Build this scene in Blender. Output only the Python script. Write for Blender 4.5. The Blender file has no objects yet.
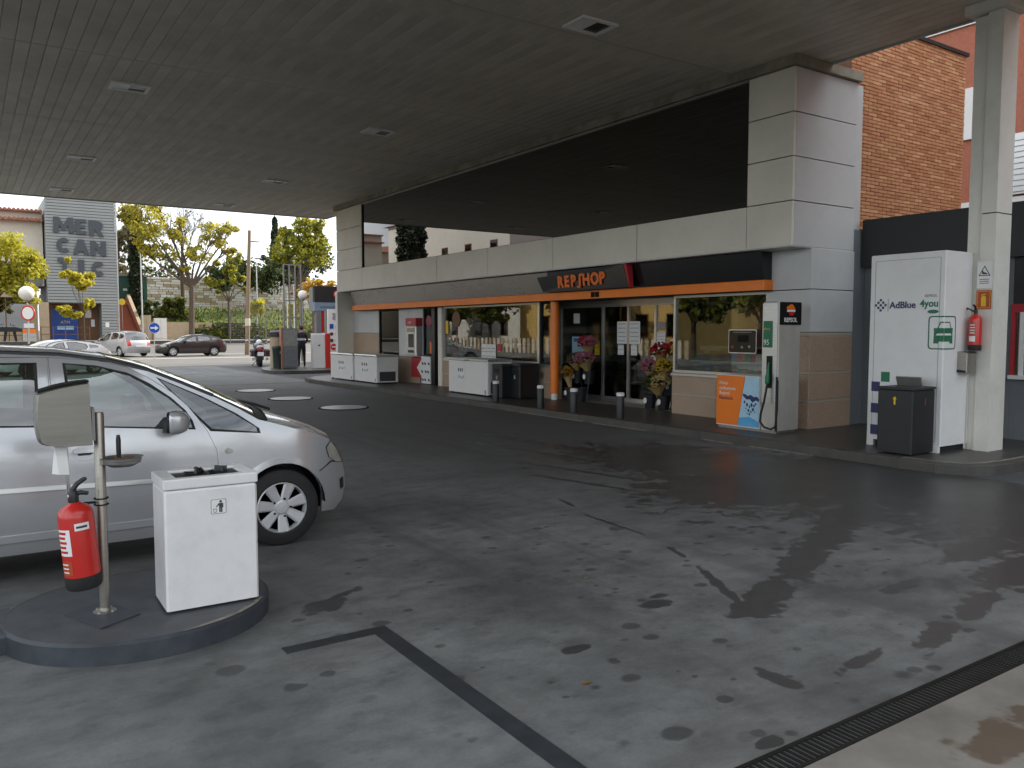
import bpy, bmesh, math, random
import numpy as np
from mathutils import Vector, Matrix
from mathutils.geometry import delaunay_2d_cdt
random.seed(7)
scene = bpy.context.scene
COL = scene.collection
R = math.radians
PI = math.pi

# ------------------------------------------------------------------ camera, light, exposure
cam_d = bpy.data.cameras.new('camera')
cam = bpy.data.objects.new('camera', cam_d)
COL.objects.link(cam)
cam.location = (0, 0, 1.72)
cam.rotation_euler = (R(90 - 3.79), 0, R(-33.86))
cam_d.sensor_width = 36
cam_d.lens = 815 / 1024 * 36
cam_d.clip_start = 0.05
cam_d.clip_end = 3000
scene.camera = cam

SUN_AZ, SUN_EL = R(78), R(34)          # azimuth measured from +Y towards +X
world = bpy.data.worlds.new('World')
scene.world = world
world.use_nodes = True
wn, wl = world.node_tree.nodes, world.node_tree.links
wn.clear()
sky = wn.new('ShaderNodeTexSky')
sky.sky_type = 'NISHITA'
sky.sun_disc = False
sky.sun_elevation = SUN_EL
sky.sun_rotation = SUN_AZ
sky.dust_density = 2.5
tc = wn.new('ShaderNodeTexCoord')
mp = wn.new('ShaderNodeMapping')
mp.inputs['Scale'].default_value = (1.0, 1.0, 3.0)
nz = wn.new('ShaderNodeTexNoise')
nz.inputs['Scale'].default_value = 2.2
nz.inputs['Detail'].default_value = 7
nz.inputs['Roughness'].default_value = 0.6
rp = wn.new('ShaderNodeValToRGB')
rp.color_ramp.elements[0].position = 0.36
rp.color_ramp.elements[1].position = 0.60
rp.color_ramp.elements[0].color = (0.25, 0.25, 0.25, 1)
rp.color_ramp.elements[1].color = (0.95, 0.95, 0.95, 1)
mx = wn.new('ShaderNodeMixRGB')
mx.inputs[2].default_value = (13.5, 14.0, 14.6, 1)
bg = wn.new('ShaderNodeBackground')
bg.inputs['Strength'].default_value = 0.12
wo = wn.new('ShaderNodeOutputWorld')
wl.new(tc.outputs['Generated'], mp.inputs[0])
wl.new(mp.outputs[0], nz.inputs['Vector'])
wl.new(nz.outputs['Fac'], rp.inputs[0])
wl.new(rp.outputs[0], mx.inputs[0])
wl.new(sky.outputs[0], mx.inputs[1])
wl.new(mx.outputs[0], bg.inputs[0])
wl.new(bg.outputs[0], wo.inputs[0])

sun_d = bpy.data.lights.new('sun', 'SUN')
sun = bpy.data.objects.new('sun', sun_d)
COL.objects.link(sun)
sun_d.energy = 4.5
sun_d.angle = R(0.5)
sun_d.color = (1.0, 0.93, 0.82)
sv = Vector((math.sin(SUN_AZ) * math.cos(SUN_EL), math.cos(SUN_AZ) * math.cos(SUN_EL), math.sin(SUN_EL)))
sun.rotation_euler = sv.to_track_quat('Z', 'Y').to_euler()
sun.location = (40, 20, 60)
scene.view_settings.view_transform = 'Standard'
scene.view_settings.look = 'None'
scene.view_settings.exposure = 0.45
scene.view_settings.gamma = 1
scene.view_settings.use_curve_mapping = False
scene.cycles.use_denoising = True
scene.cycles.max_bounces = 8
scene.cycles.diffuse_bounces = 4
scene.cycles.glossy_bounces = 4
scene.cycles.transparent_max_bounces = 12
scene.cycles.sample_clamp_indirect = 8
scene.cycles.caustics_reflective = False
scene.cycles.caustics_refractive = False

# ------------------------------------------------------------------ materials
def lin(c):
    def f(u):
        u /= 255.0
        return u / 12.92 if u <= 0.04045 else ((u + 0.055) / 1.055) ** 2.4
    return tuple(f(u) for u in c)

def ramp(nt, stops):
    r = nt.nodes.new('ShaderNodeValToRGB')
    e = r.color_ramp.elements
    while len(e) < len(stops):
        e.new(0.5)
    for k, (p, c) in enumerate(stops):
        e[k].position = p
        e[k].color = (*c, 1) if len(c) == 3 else c
    return r

def M(name, c, rough=0.6, metal=0.0, var=0.12, scale=6.0, bump=0.0, coat=0.0, spec=0.5, grime=0.0, gscale=1.3, stretch=(1, 1, 1), trans=0.0):
    """procedural material: base colour broken up by noise, optional blotchy grime and fine bump"""
    m = bpy.data.materials.new(name)
    m.use_nodes = True
    nt = m.node_tree
    b = nt.nodes['Principled BSDF']
    L = nt.links
    t = nt.nodes.new('ShaderNodeTexCoord')
    mpn = nt.nodes.new('ShaderNodeMapping')
    mpn.inputs['Scale'].default_value = stretch
    L.new(t.outputs['Object'], mpn.inputs[0])
    n = nt.nodes.new('ShaderNodeTexNoise')
    n.inputs['Scale'].default_value = scale
    n.inputs['Detail'].default_value = 6
    n.inputs['Roughness'].default_value = 0.62
    L.new(mpn.outputs[0], n.inputs['Vector'])
    lo = tuple(max(0, x * (1 - var)) for x in c)
    hi = tuple(min(1, x * (1 + var)) for x in c)
    r = ramp(nt, [(0.3, lo), (0.7, hi)])
    L.new(n.outputs['Fac'], r.inputs[0])
    out = r.outputs[0]
    if grime:
        g = nt.nodes.new('ShaderNodeTexNoise')
        g.inputs['Scale'].default_value = gscale
        g.inputs['Detail'].default_value = 8
        g.inputs['Roughness'].default_value = 0.7
        L.new(t.outputs['Object'], g.inputs['Vector'])
        gr = ramp(nt, [(0.45, (0, 0, 0)), (0.72, (grime,) * 3)])
        L.new(g.outputs['Fac'], gr.inputs[0])
        mxn = nt.nodes.new('ShaderNodeMixRGB')
        mxn.inputs[2].default_value = (c[0] * 0.35 + 0.01, c[1] * 0.33 + 0.008, c[2] * 0.3 + 0.005, 1)
        L.new(gr.outputs[0], mxn.inputs[0])
        L.new(out, mxn.inputs[1])
        out = mxn.outputs[0]
    L.new(out, b.inputs['Base Color'])
    rr = nt.nodes.new('ShaderNodeMapRange')
    rr.inputs['To Min'].default_value = max(0.02, rough - 0.07)
    rr.inputs['To Max'].default_value = min(1, rough + 0.07)
    L.new(n.outputs['Fac'], rr.inputs['Value'])
    L.new(rr.outputs[0], b.inputs['Roughness'])
    b.inputs['Metallic'].default_value = metal
    b.inputs['Specular IOR Level'].default_value = spec
    b.inputs['Coat Weight'].default_value = coat
    b.inputs['Coat Roughness'].default_value = 0.04
    if bump:
        bn = nt.nodes.new('ShaderNodeBump')
        bn.inputs['Strength'].default_value = bump
        bn.inputs['Distance'].default_value = 0.02
        L.new(n.outputs['Fac'], bn.inputs['Height'])
        L.new(bn.outputs[0], b.inputs['Normal'])
    if trans:
        tr = nt.nodes.new('ShaderNodeBsdfTranslucent')
        L.new(out, tr.inputs['Color'])
        ms = nt.nodes.new('ShaderNodeMixShader')
        ms.inputs[0].default_value = trans
        L.new(b.outputs[0], ms.inputs[1])
        L.new(tr.outputs[0], ms.inputs[2])
        L.new(ms.outputs[0], nt.nodes['Material Output'].inputs[0])
    return m

def glass(name, tint, gain=1.0, base=0.03, rough=0.01):
    m = bpy.data.materials.new(name)
    m.use_nodes = True
    nt = m.node_tree
    nt.nodes.remove(nt.nodes['Principled BSDF'])
    L = nt.links
    fr = nt.nodes.new('ShaderNodeFresnel')
    fr.inputs['IOR'].default_value = 1.52
    ma = nt.nodes.new('ShaderNodeMath')
    ma.operation = 'MULTIPLY_ADD'
    ma.use_clamp = True
    ma.inputs[1].default_value = gain
    ma.inputs[2].default_value = base
    L.new(fr.outputs[0], ma.inputs[0])
    tr = nt.nodes.new('ShaderNodeBsdfTransparent')
    tr.inputs[0].default_value = (*tint, 1)
    gl = nt.nodes.new('ShaderNodeBsdfGlossy')
    gl.inputs['Roughness'].default_value = rough
    n = nt.nodes.new('ShaderNodeTexNoise')
    n.inputs['Scale'].default_value = 0.6
    bn = nt.nodes.new('ShaderNodeBump')
    bn.inputs['Strength'].default_value = 0.02
    L.new(n.outputs['Fac'], bn.inputs['Height'])
    L.new(bn.outputs[0], gl.inputs['Normal'])
    ms = nt.nodes.new('ShaderNodeMixShader')
    L.new(ma.outputs[0], ms.inputs[0])
    L.new(tr.outputs[0], ms.inputs[1])
    L.new(gl.outputs[0], ms.inputs[2])
    L.new(ms.outputs[0], nt.nodes['Material Output'].inputs[0])
    return m

mt = {}
mt['ceil_a'] = M('ceiling slat paint', (0.63, 0.585, 0.49), 0.55, var=0.10, scale=1.2, grime=0.35, gscale=0.5)
mt['ceil_b'] = M('ceiling slat paint worn', (0.59, 0.545, 0.455), 0.55, var=0.12, scale=1.1, grime=0.4, gscale=0.6)
mt['canopy_edge'] = M('canopy fascia', (0.55, 0.54, 0.5), 0.5, grime=0.3)
mt['clad'] = M('beige metal cladding', (0.80, 0.765, 0.67), 0.55, metal=0.0, var=0.05, scale=1.0, grime=0.18, gscale=0.7)
mt['clad_grey'] = M('pale grey cladding', (0.60, 0.615, 0.61), 0.55, var=0.05, scale=1.0, grime=0.2, gscale=0.7)
mt['joint'] = M('black joint', (0.012, 0.012, 0.012), 0.8)
mt['cornice'] = M('weathered concrete cornice', (0.30, 0.28, 0.22), 0.8, var=0.25, scale=3, grime=0.8, gscale=1.6, bump=0.2)
mt['granite'] = M('pink granite', (0.44, 0.32, 0.235), 0.45, var=0.3, scale=60, grime=0.25, gscale=1.2)
mt['granite_band'] = M('pale granite band', (0.45, 0.40, 0.34), 0.5, var=0.2, scale=50)
mt['fascia'] = M('brushed dark fascia', (0.26, 0.25, 0.24), 0.28, metal=0.85, var=0.15, scale=0.5, stretch=(1, 0.4, 1))
mt['black'] = M('black plastic', (0.014, 0.015, 0.017), 0.42, var=0.2)
mt['black_gloss'] = M('black gloss panel', (0.01, 0.01, 0.011), 0.16, var=0.2)
mt['rubber'] = M('rubber', (0.018, 0.018, 0.018), 0.75, var=0.25, scale=14, bump=0.1)
mt['orange'] = M('orange enamel', (0.88, 0.21, 0.015), 0.35, var=0.08, scale=2)
mt['orange_text'] = M('orange letter acrylic', (0.85, 0.16, 0.02), 0.3, var=0.05)
mt['alu'] = M('brushed aluminium', (0.55, 0.55, 0.53), 0.35, metal=0.85, var=0.08, scale=4, stretch=(1, 1, 12))
mt['steel'] = M('brushed stainless steel', (0.36, 0.34, 0.30), 0.36, metal=0.9, var=0.1, scale=5, stretch=(1, 1, 16), grime=0.15)
mt['steel_box'] = M('weathered brushed steel', (0.29, 0.28, 0.25), 0.42, metal=0.75, var=0.12, scale=3, stretch=(1, 1, 10), grime=0.2)
mt['steel_tower'] = M('pump tower steel', (0.55, 0.53, 0.48), 0.5, metal=0.3, var=0.1, scale=4, stretch=(1, 1, 0.3), grime=0.2)
mt['band_blue'] = M('blue grey header', (0.20, 0.27, 0.36), 0.5)
mt['rust_apron'] = M('rust stain', (0.12, 0.075, 0.04), 0.8, var=0.4, scale=18)
mt['wheel_silver'] = M('silver wheel cover', (0.62, 0.63, 0.64), 0.32, metal=0.35, var=0.04)
mt['light_frame'] = M('pale light frame', (0.88, 0.88, 0.86), 0.4, var=0.04)
mt['steel_d'] = M('dull grey steel', (0.28, 0.28, 0.27), 0.42, metal=0.6, var=0.15, scale=7)
mt['white'] = M('white enamel', (0.78, 0.78, 0.77), 0.35, var=0.03, scale=2, grime=0.12, gscale=2.2)
mt['white_bin'] = M('scuffed white enamel', (0.80, 0.80, 0.79), 0.32, var=0.03, scale=3, grime=0.16, gscale=5)
mt['paper'] = M('white paper', (0.8, 0.8, 0.78), 0.8, var=0.04)
mt['print'] = M('dark print', (0.05, 0.05, 0.055), 0.7, var=0.1)
mt['print_blue'] = M('blue print', (0.05, 0.18, 0.42), 0.5, var=0.1)
mt['print_navy'] = M('navy print', (0.022, 0.022, 0.11), 0.45, var=0.1)
mt['print_green'] = M('green print', (0.01, 0.16, 0.075), 0.45, var=0.1)
mt['print_grey'] = M('grey print', (0.3, 0.3, 0.3), 0.6)
mt['red'] = M('red enamel', (0.55, 0.022, 0.016), 0.3, var=0.1, scale=3, coat=0.3)
mt['red_matt'] = M('red plastic', (0.45, 0.03, 0.04), 0.5, var=0.1)
mt['sign_orange'] = M('faded red sign', (0.42, 0.07, 0.02), 0.5, var=0.12)
mt['yellow'] = M('yellow plastic', (0.75, 0.50, 0.02), 0.5, var=0.08)
mt['lightblue'] = M('pale blue print', (0.42, 0.66, 0.82), 0.4, var=0.12, scale=3)
mt['skyblue'] = M('blue print', (0.10, 0.40, 0.70), 0.4, var=0.15, scale=3)
mt['blue_sign'] = M('blue road sign', (0.01, 0.08, 0.42), 0.4, var=0.08)
mt['concrete'] = M('pavement concrete', (0.062, 0.058, 0.052), 0.42, var=0.25, scale=5, grime=0.5, gscale=0.8, bump=0.15)
mt['kerb'] = M('kerb stone', (0.075, 0.071, 0.064), 0.7, var=0.2, scale=6, grime=0.4, bump=0.15)
mt['kerb_paint'] = M('chipped kerb paint', (0.22, 0.20, 0.16), 0.7, var=0.4, scale=14)
mt['island'] = M('dark painted island', (0.075, 0.08, 0.086), 0.55, var=0.35, scale=4, grime=0.3, gscale=3, bump=0.1)
mt['island_edge'] = M('blue grey kerb paint', (0.045, 0.053, 0.064), 0.5, var=0.25, scale=8, bump=0.1)
mt['pillar'] = M('white painted pillar', (0.74, 0.73, 0.66), 0.5, var=0.06, scale=1.5, grime=0.25, gscale=1.4)
mt['grey_wall'] = M('blue grey render', (0.17, 0.19, 0.205), 0.7, var=0.08, scale=2, grime=0.2)
mt['dark_wall'] = M('charcoal panel', (0.025, 0.026, 0.028), 0.55, var=0.1, scale=1)
mt['mortar'] = M('mortar', (0.20, 0.10, 0.06), 0.9, var=0.2, scale=20)
for k, c in enumerate([(0.56, 0.265, 0.13), (0.50, 0.22, 0.105), (0.64, 0.34, 0.175), (0.44, 0.185, 0.09)]):
    mt['brick%d' % k] = M('orange brick %d' % k, c, 0.85, var=0.10, scale=9, bump=0.2)
mt['brick_far'] = M('red brick far', (0.36, 0.12, 0.07), 0.85, var=0.15, scale=10)
mt['plaster'] = M('cream plaster', (0.66, 0.60, 0.51), 0.85, var=0.06, scale=1, grime=0.2, gscale=0.4)
mt['plaster_white'] = M('white render', (0.72, 0.70, 0.66), 0.85, var=0.05, scale=1, grime=0.12, gscale=0.3)
mt['plaster_yellow'] = M('yellow render', (0.62, 0.42, 0.14), 0.85, var=0.08, scale=1)
mt['tan'] = M('tan stone', (0.42, 0.33, 0.22), 0.8, var=0.1, scale=3)
mt['tile'] = M('terracotta tile', (0.40, 0.17, 0.11), 0.8, var=0.3, scale=4)
mt['siding'] = M('grey metal siding', (0.30, 0.315, 0.31), 0.5, var=0.06, scale=0.7)
mt['siding_d'] = M('grey siding shadow gap', (0.20, 0.21, 0.21), 0.6, var=0.1)
mt['letter_grey'] = M('slate letter', (0.060, 0.070, 0.080), 0.55, var=0.08)
mt['wood'] = M('brown wood', (0.16, 0.075, 0.035), 0.6, var=0.3, scale=4, stretch=(1, 1, 6))
mt['pole_wood'] = M('weathered pole wood', (0.23, 0.17, 0.11), 0.8, var=0.3, scale=3, stretch=(3, 3, 0.4))
mt['bark'] = M('bark', (0.09, 0.065, 0.045), 0.9, var=0.4, scale=8, bump=0.4)
mt['asphalt'] = M('asphalt', (0.075, 0.078, 0.08), 0.85, var=0.22, scale=3, grime=0.25, gscale=0.25, bump=0.08)
mt['road'] = M('worn street asphalt', (0.145, 0.138, 0.128), 0.9, var=0.2, scale=0.8, grime=0.2, gscale=0.2)
mt['sidewalk'] = M('sidewalk paving', (0.33, 0.30, 0.26), 0.85, var=0.15, scale=1.5)
mt['road_paint'] = M('white road paint', (0.62, 0.60, 0.55), 0.7, var=0.2, scale=4)
mt['dark_paint'] = M('dark line paint', (0.028, 0.032, 0.036), 0.6, var=0.3, scale=8)
mt['cover'] = M('painted tank cover', (0.25, 0.285, 0.33), 0.30, var=0.12, scale=3, grime=0.3, gscale=2)
mt['apron'] = M('pale apron concrete', (0.19, 0.18, 0.16), 0.75, var=0.2, scale=2.5, grime=0.4, gscale=1.4, bump=0.12)
mt['iron'] = M('cast iron', (0.016, 0.015, 0.013), 0.85, metal=0.0, spec=0.2, var=0.3, scale=12)
mt['grass'] = M('grass', (0.085, 0.115, 0.02), 0.9, var=0.35, scale=1.2)
mt['leaf_y'] = M('yellow autumn leaves', (0.56, 0.50, 0.05), 0.6, var=0.3, scale=0.9, trans=0.5)
mt['leaf_yg'] = M('yellow green leaves', (0.34, 0.34, 0.035), 0.6, var=0.4, scale=0.8, trans=0.5)
mt['leaf_g'] = M('green leaves', (0.10, 0.14, 0.025), 0.6, var=0.4, scale=0.9, trans=0.4)
mt['leaf_o'] = M('orange autumn leaves', (0.46, 0.22, 0.02), 0.6, var=0.3, scale=0.9, trans=0.35)
mt['leaf_d'] = M('dark evergreen leaves', (0.022, 0.036, 0.014), 0.7, var=0.4, scale=1.0)
mt['leaf_b'] = M('brown dry leaves', (0.16, 0.11, 0.06), 0.8, var=0.3, scale=1.0, trans=0.2)
mt['car_silver'] = M('silver car paint', (0.50, 0.51, 0.52), 0.24, metal=0.45, var=0.0, scale=4, coat=0.7)
mt['car_white'] = M('white car paint', (0.80, 0.80, 0.79), 0.25, var=0.02, coat=0.8)
mt['car_pale'] = M('pale silver car paint', (0.50, 0.51, 0.53), 0.3, metal=0.3, var=0.02, coat=0.8)
mt['car_brown'] = M('dark brown car paint', (0.035, 0.026, 0.026), 0.25, metal=0.3, var=0.05, coat=0.9)
mt['moto_paint'] = M('plum motorcycle paint', (0.03, 0.022, 0.035), 0.2, coat=0.9, var=0.1)
mt['seat_cloth'] = M('grey seat cloth', (0.07, 0.075, 0.08), 0.9, var=0.2, scale=20)
mt['lamp_clear'] = M('clear lamp lens', (0.42, 0.41, 0.36), 0.10, metal=0.2, var=0.2, scale=10, coat=0.6)
mt['lamp_red'] = M('red lamp lens', (0.5, 0.02, 0.02), 0.2, coat=0.6)
mt['globe'] = M('opal lamp globe', (0.78, 0.75, 0.68), 0.25, var=0.03)
mt['skin'] = M('skin', (0.48, 0.28, 0.2), 0.6, var=0.05)
mt['navy'] = M('navy jacket', (0.012, 0.015, 0.035), 0.85, var=0.2)
mt['trousers'] = M('black trousers', (0.012, 0.012, 0.014), 0.85, var=0.2)
mt['reflective'] = M('pale reflective stripe', (0.5, 0.52, 0.55), 0.6)
mt['hair'] = M('dark hair', (0.015, 0.011, 0.008), 0.7, var=0.3)
mt['container_green'] = M('green container paint', (0.03, 0.11, 0.075), 0.6, var=0.1)
mt['bin_green'] = M('dark green bin plastic', (0.012, 0.028, 0.022), 0.5, var=0.2)
mt['grille_grey'] = M('grey slatted metal', (0.20, 0.21, 0.23), 0.45, metal=0.4, var=0.1)
mt['shop_floor'] = M('shop floor tile', (0.30, 0.28, 0.26), 0.4, var=0.08)
mt['shop_wall'] = M('shop interior wall', (0.42, 0.38, 0.30), 0.8, var=0.08)
for k, c in enumerate([(0.5, 0.05, 0.04), (0.05, 0.2, 0.45), (0.6, 0.45, 0.06), (0.08, 0.3, 0.12), (0.6, 0.58, 0.55), (0.5, 0.2, 0.04)]):
    mt['prod%d' % k] = M('packaging %d' % k, c, 0.5, var=0.2, scale=9)
mt['flower_pink'] = M('pink petals', (0.45, 0.13, 0.19), 0.7, var=0.4, scale=30, trans=0.2)
mt['flower_yellow'] = M('yellow petals', (0.6, 0.40, 0.02), 0.7, var=0.3, scale=30, trans=0.2)
mt['flower_red'] = M('red petals', (0.40, 0.015, 0.02), 0.7, var=0.3, scale=30, trans=0.2)
mt['wrap'] = M('kraft flower wrap', (0.42, 0.30, 0.12), 0.7, var=0.2, scale=12)
mt['hood_dark'] = mt['black']
mt['win_mirror'] = glass('smoked reflective glazing', (0.006, 0.006, 0.006), 1.5, 0.08)
mt['win_shop'] = glass('shop window glass', (0.86, 0.88, 0.86), 0.9, 0.01)
mt['win_far'] = glass('far window glass', (0.05, 0.06, 0.06), 1.3, 0.10)
mt['win_car'] = glass('tinted car glass', (0.60, 0.73, 0.67), 1.9, 0.12)
mt['win_far_blue'] = M('blue booth panel', (0.01, 0.07, 0.33), 0.4, var=0.25, scale=1.5)

def forecourt_material():
    m = bpy.data.materials.new('stained forecourt concrete')
    m.use_nodes = True
    nt = m.node_tree
    N, L = nt.nodes, nt.links
    b = N['Principled BSDF']
    geo = N.new('ShaderNodeNewGeometry')
    P = geo.outputs['Position']
    def noise(scale, det=6, rough=0.6, st=(1, 1, 1), dist=0.0):
        mp_ = N.new('ShaderNodeMapping')
        mp_.inputs['Scale'].default_value = st
        L.new(P, mp_.inputs[0])
        n = N.new('ShaderNodeTexNoise')
        n.inputs['Scale'].default_value = scale
        n.inputs['Detail'].default_value = det
        n.inputs['Roughness'].default_value = rough
        n.inputs['Distortion'].default_value = dist
        L.new(mp_.outputs[0], n.inputs['Vector'])
        return n.outputs['Fac']
    def math_(op, a, c, d=None, clamp=False):
        n = N.new('ShaderNodeMath')
        n.operation = op
        n.use_clamp = clamp
        for k, v in enumerate((a, c, d)):
            if v is None:
                continue
            if isinstance(v, (int, float)):
                n.inputs[k].default_value = v
            else:
                L.new(v, n.inputs[k])
        return n.outputs[0]
    def smooth(v, a, c):
        n = N.new('ShaderNodeMapRange')
        n.interpolation_type = 'SMOOTHSTEP'
        L.new(v, n.inputs['Value'])
        n.inputs['From Min'].default_value = a
        n.inputs['From Max'].default_value = c
        return n.outputs[0]
    def blob(x, y, rx, ry, ang=0.0):
        mp_ = N.new('ShaderNodeMapping')
        mp_.vector_type = 'TEXTURE'
        mp_.inputs['Location'].default_value = (x, y, 0)
        mp_.inputs['Rotation'].default_value = (0, 0, ang)
        mp_.inputs['Scale'].default_value = (rx, ry, 1)
        L.new(P, mp_.inputs[0])
        ln = N.new('ShaderNodeVectorMath')
        ln.operation = 'LENGTH'
        L.new(mp_.outputs[0], ln.inputs[0])
        return math_('SUBTRACT', 1.0, ln.outputs['Value'], clamp=False)
    base = ramp(nt, [(0.32, (0.080, 0.085, 0.084)), (0.5, (0.142, 0.149, 0.147)), (0.68, (0.20, 0.208, 0.204))])
    n1 = noise(0.8, 10, 0.62)
    L.new(n1, base.inputs[0])
    # grit
    n2 = noise(55, 3, 0.5)
    n5 = noise(4.5, 6, 0.68, (0.8, 1.2, 1))
    mot = ramp(nt, [(0.32, (0.72, 0.72, 0.715)), (0.5, (1.0, 1.0, 1.0)), (0.68, (1.16, 1.165, 1.16))])
    L.new(n5, mot.inputs[0])
    grit = ramp(nt, [(0.3, (0.93, 0.93, 0.93)), (0.7, (1.05, 1.05, 1.05))])
    L.new(n2, grit.inputs[0])
    mul = N.new('ShaderNodeMixRGB')
    mul.blend_type = 'MULTIPLY'
    mul.inputs[0].default_value = 1
    L.new(base.outputs[0], mul.inputs[1])
    L.new(grit.outputs[0], mul.inputs[2])
    mul2 = N.new('ShaderNodeMixRGB')
    mul2.blend_type = 'MULTIPLY'
    mul2.inputs[0].default_value = 1
    L.new(mul.outputs[0], mul2.inputs[1])
    L.new(mot.outputs[0], mul2.inputs[2])
    mul = mul2
    # long tyre rubber streaks along the drive direction
    n3 = noise(0.55, 5, 0.55, (3.2, 0.22, 1))
    st = smooth(n3, 0.50, 0.72)
    mixs = N.new('ShaderNodeMixRGB')
    mixs.inputs[2].default_value = (0.085, 0.083, 0.082, 1)
    L.new(math_('MULTIPLY', st, 0.75), mixs.inputs[0])
    L.new(mul.outputs[0], mixs.inputs[1])
    # darker band along the lane by the shop, canopy shade put into the colour
    lane_shade = math_('MULTIPLY', smooth(math_('ADD', blob(7.2, 15.0, 4.6, 14.0), math_('MULTIPLY_ADD', n1, 0.9, -0.45)), 0.0, 0.75), 0.72)
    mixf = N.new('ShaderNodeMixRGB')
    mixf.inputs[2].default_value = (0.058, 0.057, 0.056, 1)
    L.new(lane_shade, mixf.inputs[0])
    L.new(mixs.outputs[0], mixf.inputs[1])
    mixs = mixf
    # brownish old oil shadows and scuffs across the lane
    sc_n = noise(0.9, 8, 0.7, (0.5, 1.6, 1), 0.8)
    mixo = N.new('ShaderNodeMixRGB')
    mixo.inputs[2].default_value = (0.075, 0.070, 0.064, 1)
    L.new(math_('MULTIPLY', smooth(sc_n, 0.50, 0.70), 0.55), mixo.inputs[0])
    L.new(mixs.outputs[0], mixo.inputs[1])
    mixs = mixo
    # wet patches: wiggly union of ellipses
    w = None
    for e in BLOBS:
        o = blob(*e)
        w = o if w is None else math_('MAXIMUM', w, o)
    wig = math_('MULTIPLY_ADD', noise(3.0, 4, 0.6, (0.9, 1.1, 1), 0.5), 1.7, -0.92)
    wig2 = math_('MULTIPLY_ADD', noise(10.0, 4, 0.6), 1.5, -0.75)
    wet = smooth(math_('ADD', math_('ADD', w, wig), wig2), -0.05, 0.17)
    # drops of several sizes
    drop = None
    for (vs_, rmin, rmax, dens, off) in ((3.0, 0.08, 0.34, 0.8, 0.0), (5.0, 0.10, 0.38, 0.95, 3.7), (9.0, 0.14, 0.42, 0.7, 9.1)):
        vo = N.new('ShaderNodeTexVoronoi')
        vo.inputs['Scale'].default_value = vs_
        mpv = N.new('ShaderNodeMapping')
        mpv.inputs['Scale'].default_value = (0.85, 1.1, 0)
        mpv.inputs['Location'].default_value = (off, off * 1.7, 0)
        L.new(P, mpv.inputs[0])
        nd = N.new('ShaderNodeTexNoise')
        nd.inputs['Scale'].default_value = vs_ * 2
        L.new(P, nd.inputs['Vector'])
        addv = N.new('ShaderNodeMixRGB')
        addv.blend_type = 'LINEAR_LIGHT'
        addv.inputs[0].default_value = 0.10 / vs_
        L.new(mpv.outputs[0], addv.inputs[1])
        L.new(nd.outputs['Color'], addv.inputs[2])
        L.new(addv.outputs[0], vo.inputs['Vector'])
        sep = N.new('ShaderNodeSeparateColor')
        L.new(vo.outputs['Color'], sep.inputs[0])
        rad = math_('MULTIPLY_ADD', math_('MULTIPLY', sep.outputs[0], sep.outputs[0]), rmax - rmin, rmin)
        dz = math_('MAXIMUM', math_('MAXIMUM', blob(5.0, 4.2, 4.5, 3.4), blob(2.6, 2.8, 2.6, 1.6)), 0.0)
        has = math_('LESS_THAN', sep.outputs[1], math_('MULTIPLY_ADD', dz, dens, 0.035))
        d_ = math_('MULTIPLY', smooth(math_('SUBTRACT', rad, vo.outputs['Distance']), -0.02, 0.09), has)
        d_ = math_('MULTIPLY', d_, math_('MULTIPLY_ADD', sep.outputs[2], 0.55, 0.22))
        drop = d_ if drop is None else math_('MAXIMUM', drop, d_)
    allwet = math_('MAXIMUM', math_('MULTIPLY', wet, 0.9), drop)
    mixw = N.new('ShaderNodeMixRGB')
    mixw.inputs[2].default_value = (0.034, 0.034, 0.034, 1)
    L.new(math_('MULTIPLY', allwet, 0.9), mixw.inputs[0])
    L.new(mixs.outputs[0], mixw.inputs[1])
    L.new(mixw.outputs[0], b.inputs['Base Color'])
    ro = math_('MULTIPLY_ADD', math_('MAXIMUM', wet, math_('MULTIPLY', drop, 0.5)), -0.34, 0.72)
    ro = math_('MULTIPLY_ADD', math_('SUBTRACT', n1, 0.5), 0.3, ro)
    L.new(ro, b.inputs['Roughness'])
    b.inputs['Specular IOR Level'].default_value = 0.45
    bn = N.new('ShaderNodeBump')
    bn.inputs['Strength'].default_value = 0.12
    bn.inputs['Distance'].default_value = 0.01
    L.new(math_('ADD', n2, n1), bn.inputs['Height'])
    L.new(bn.outputs[0], b.inputs['Normal'])
    return m

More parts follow.
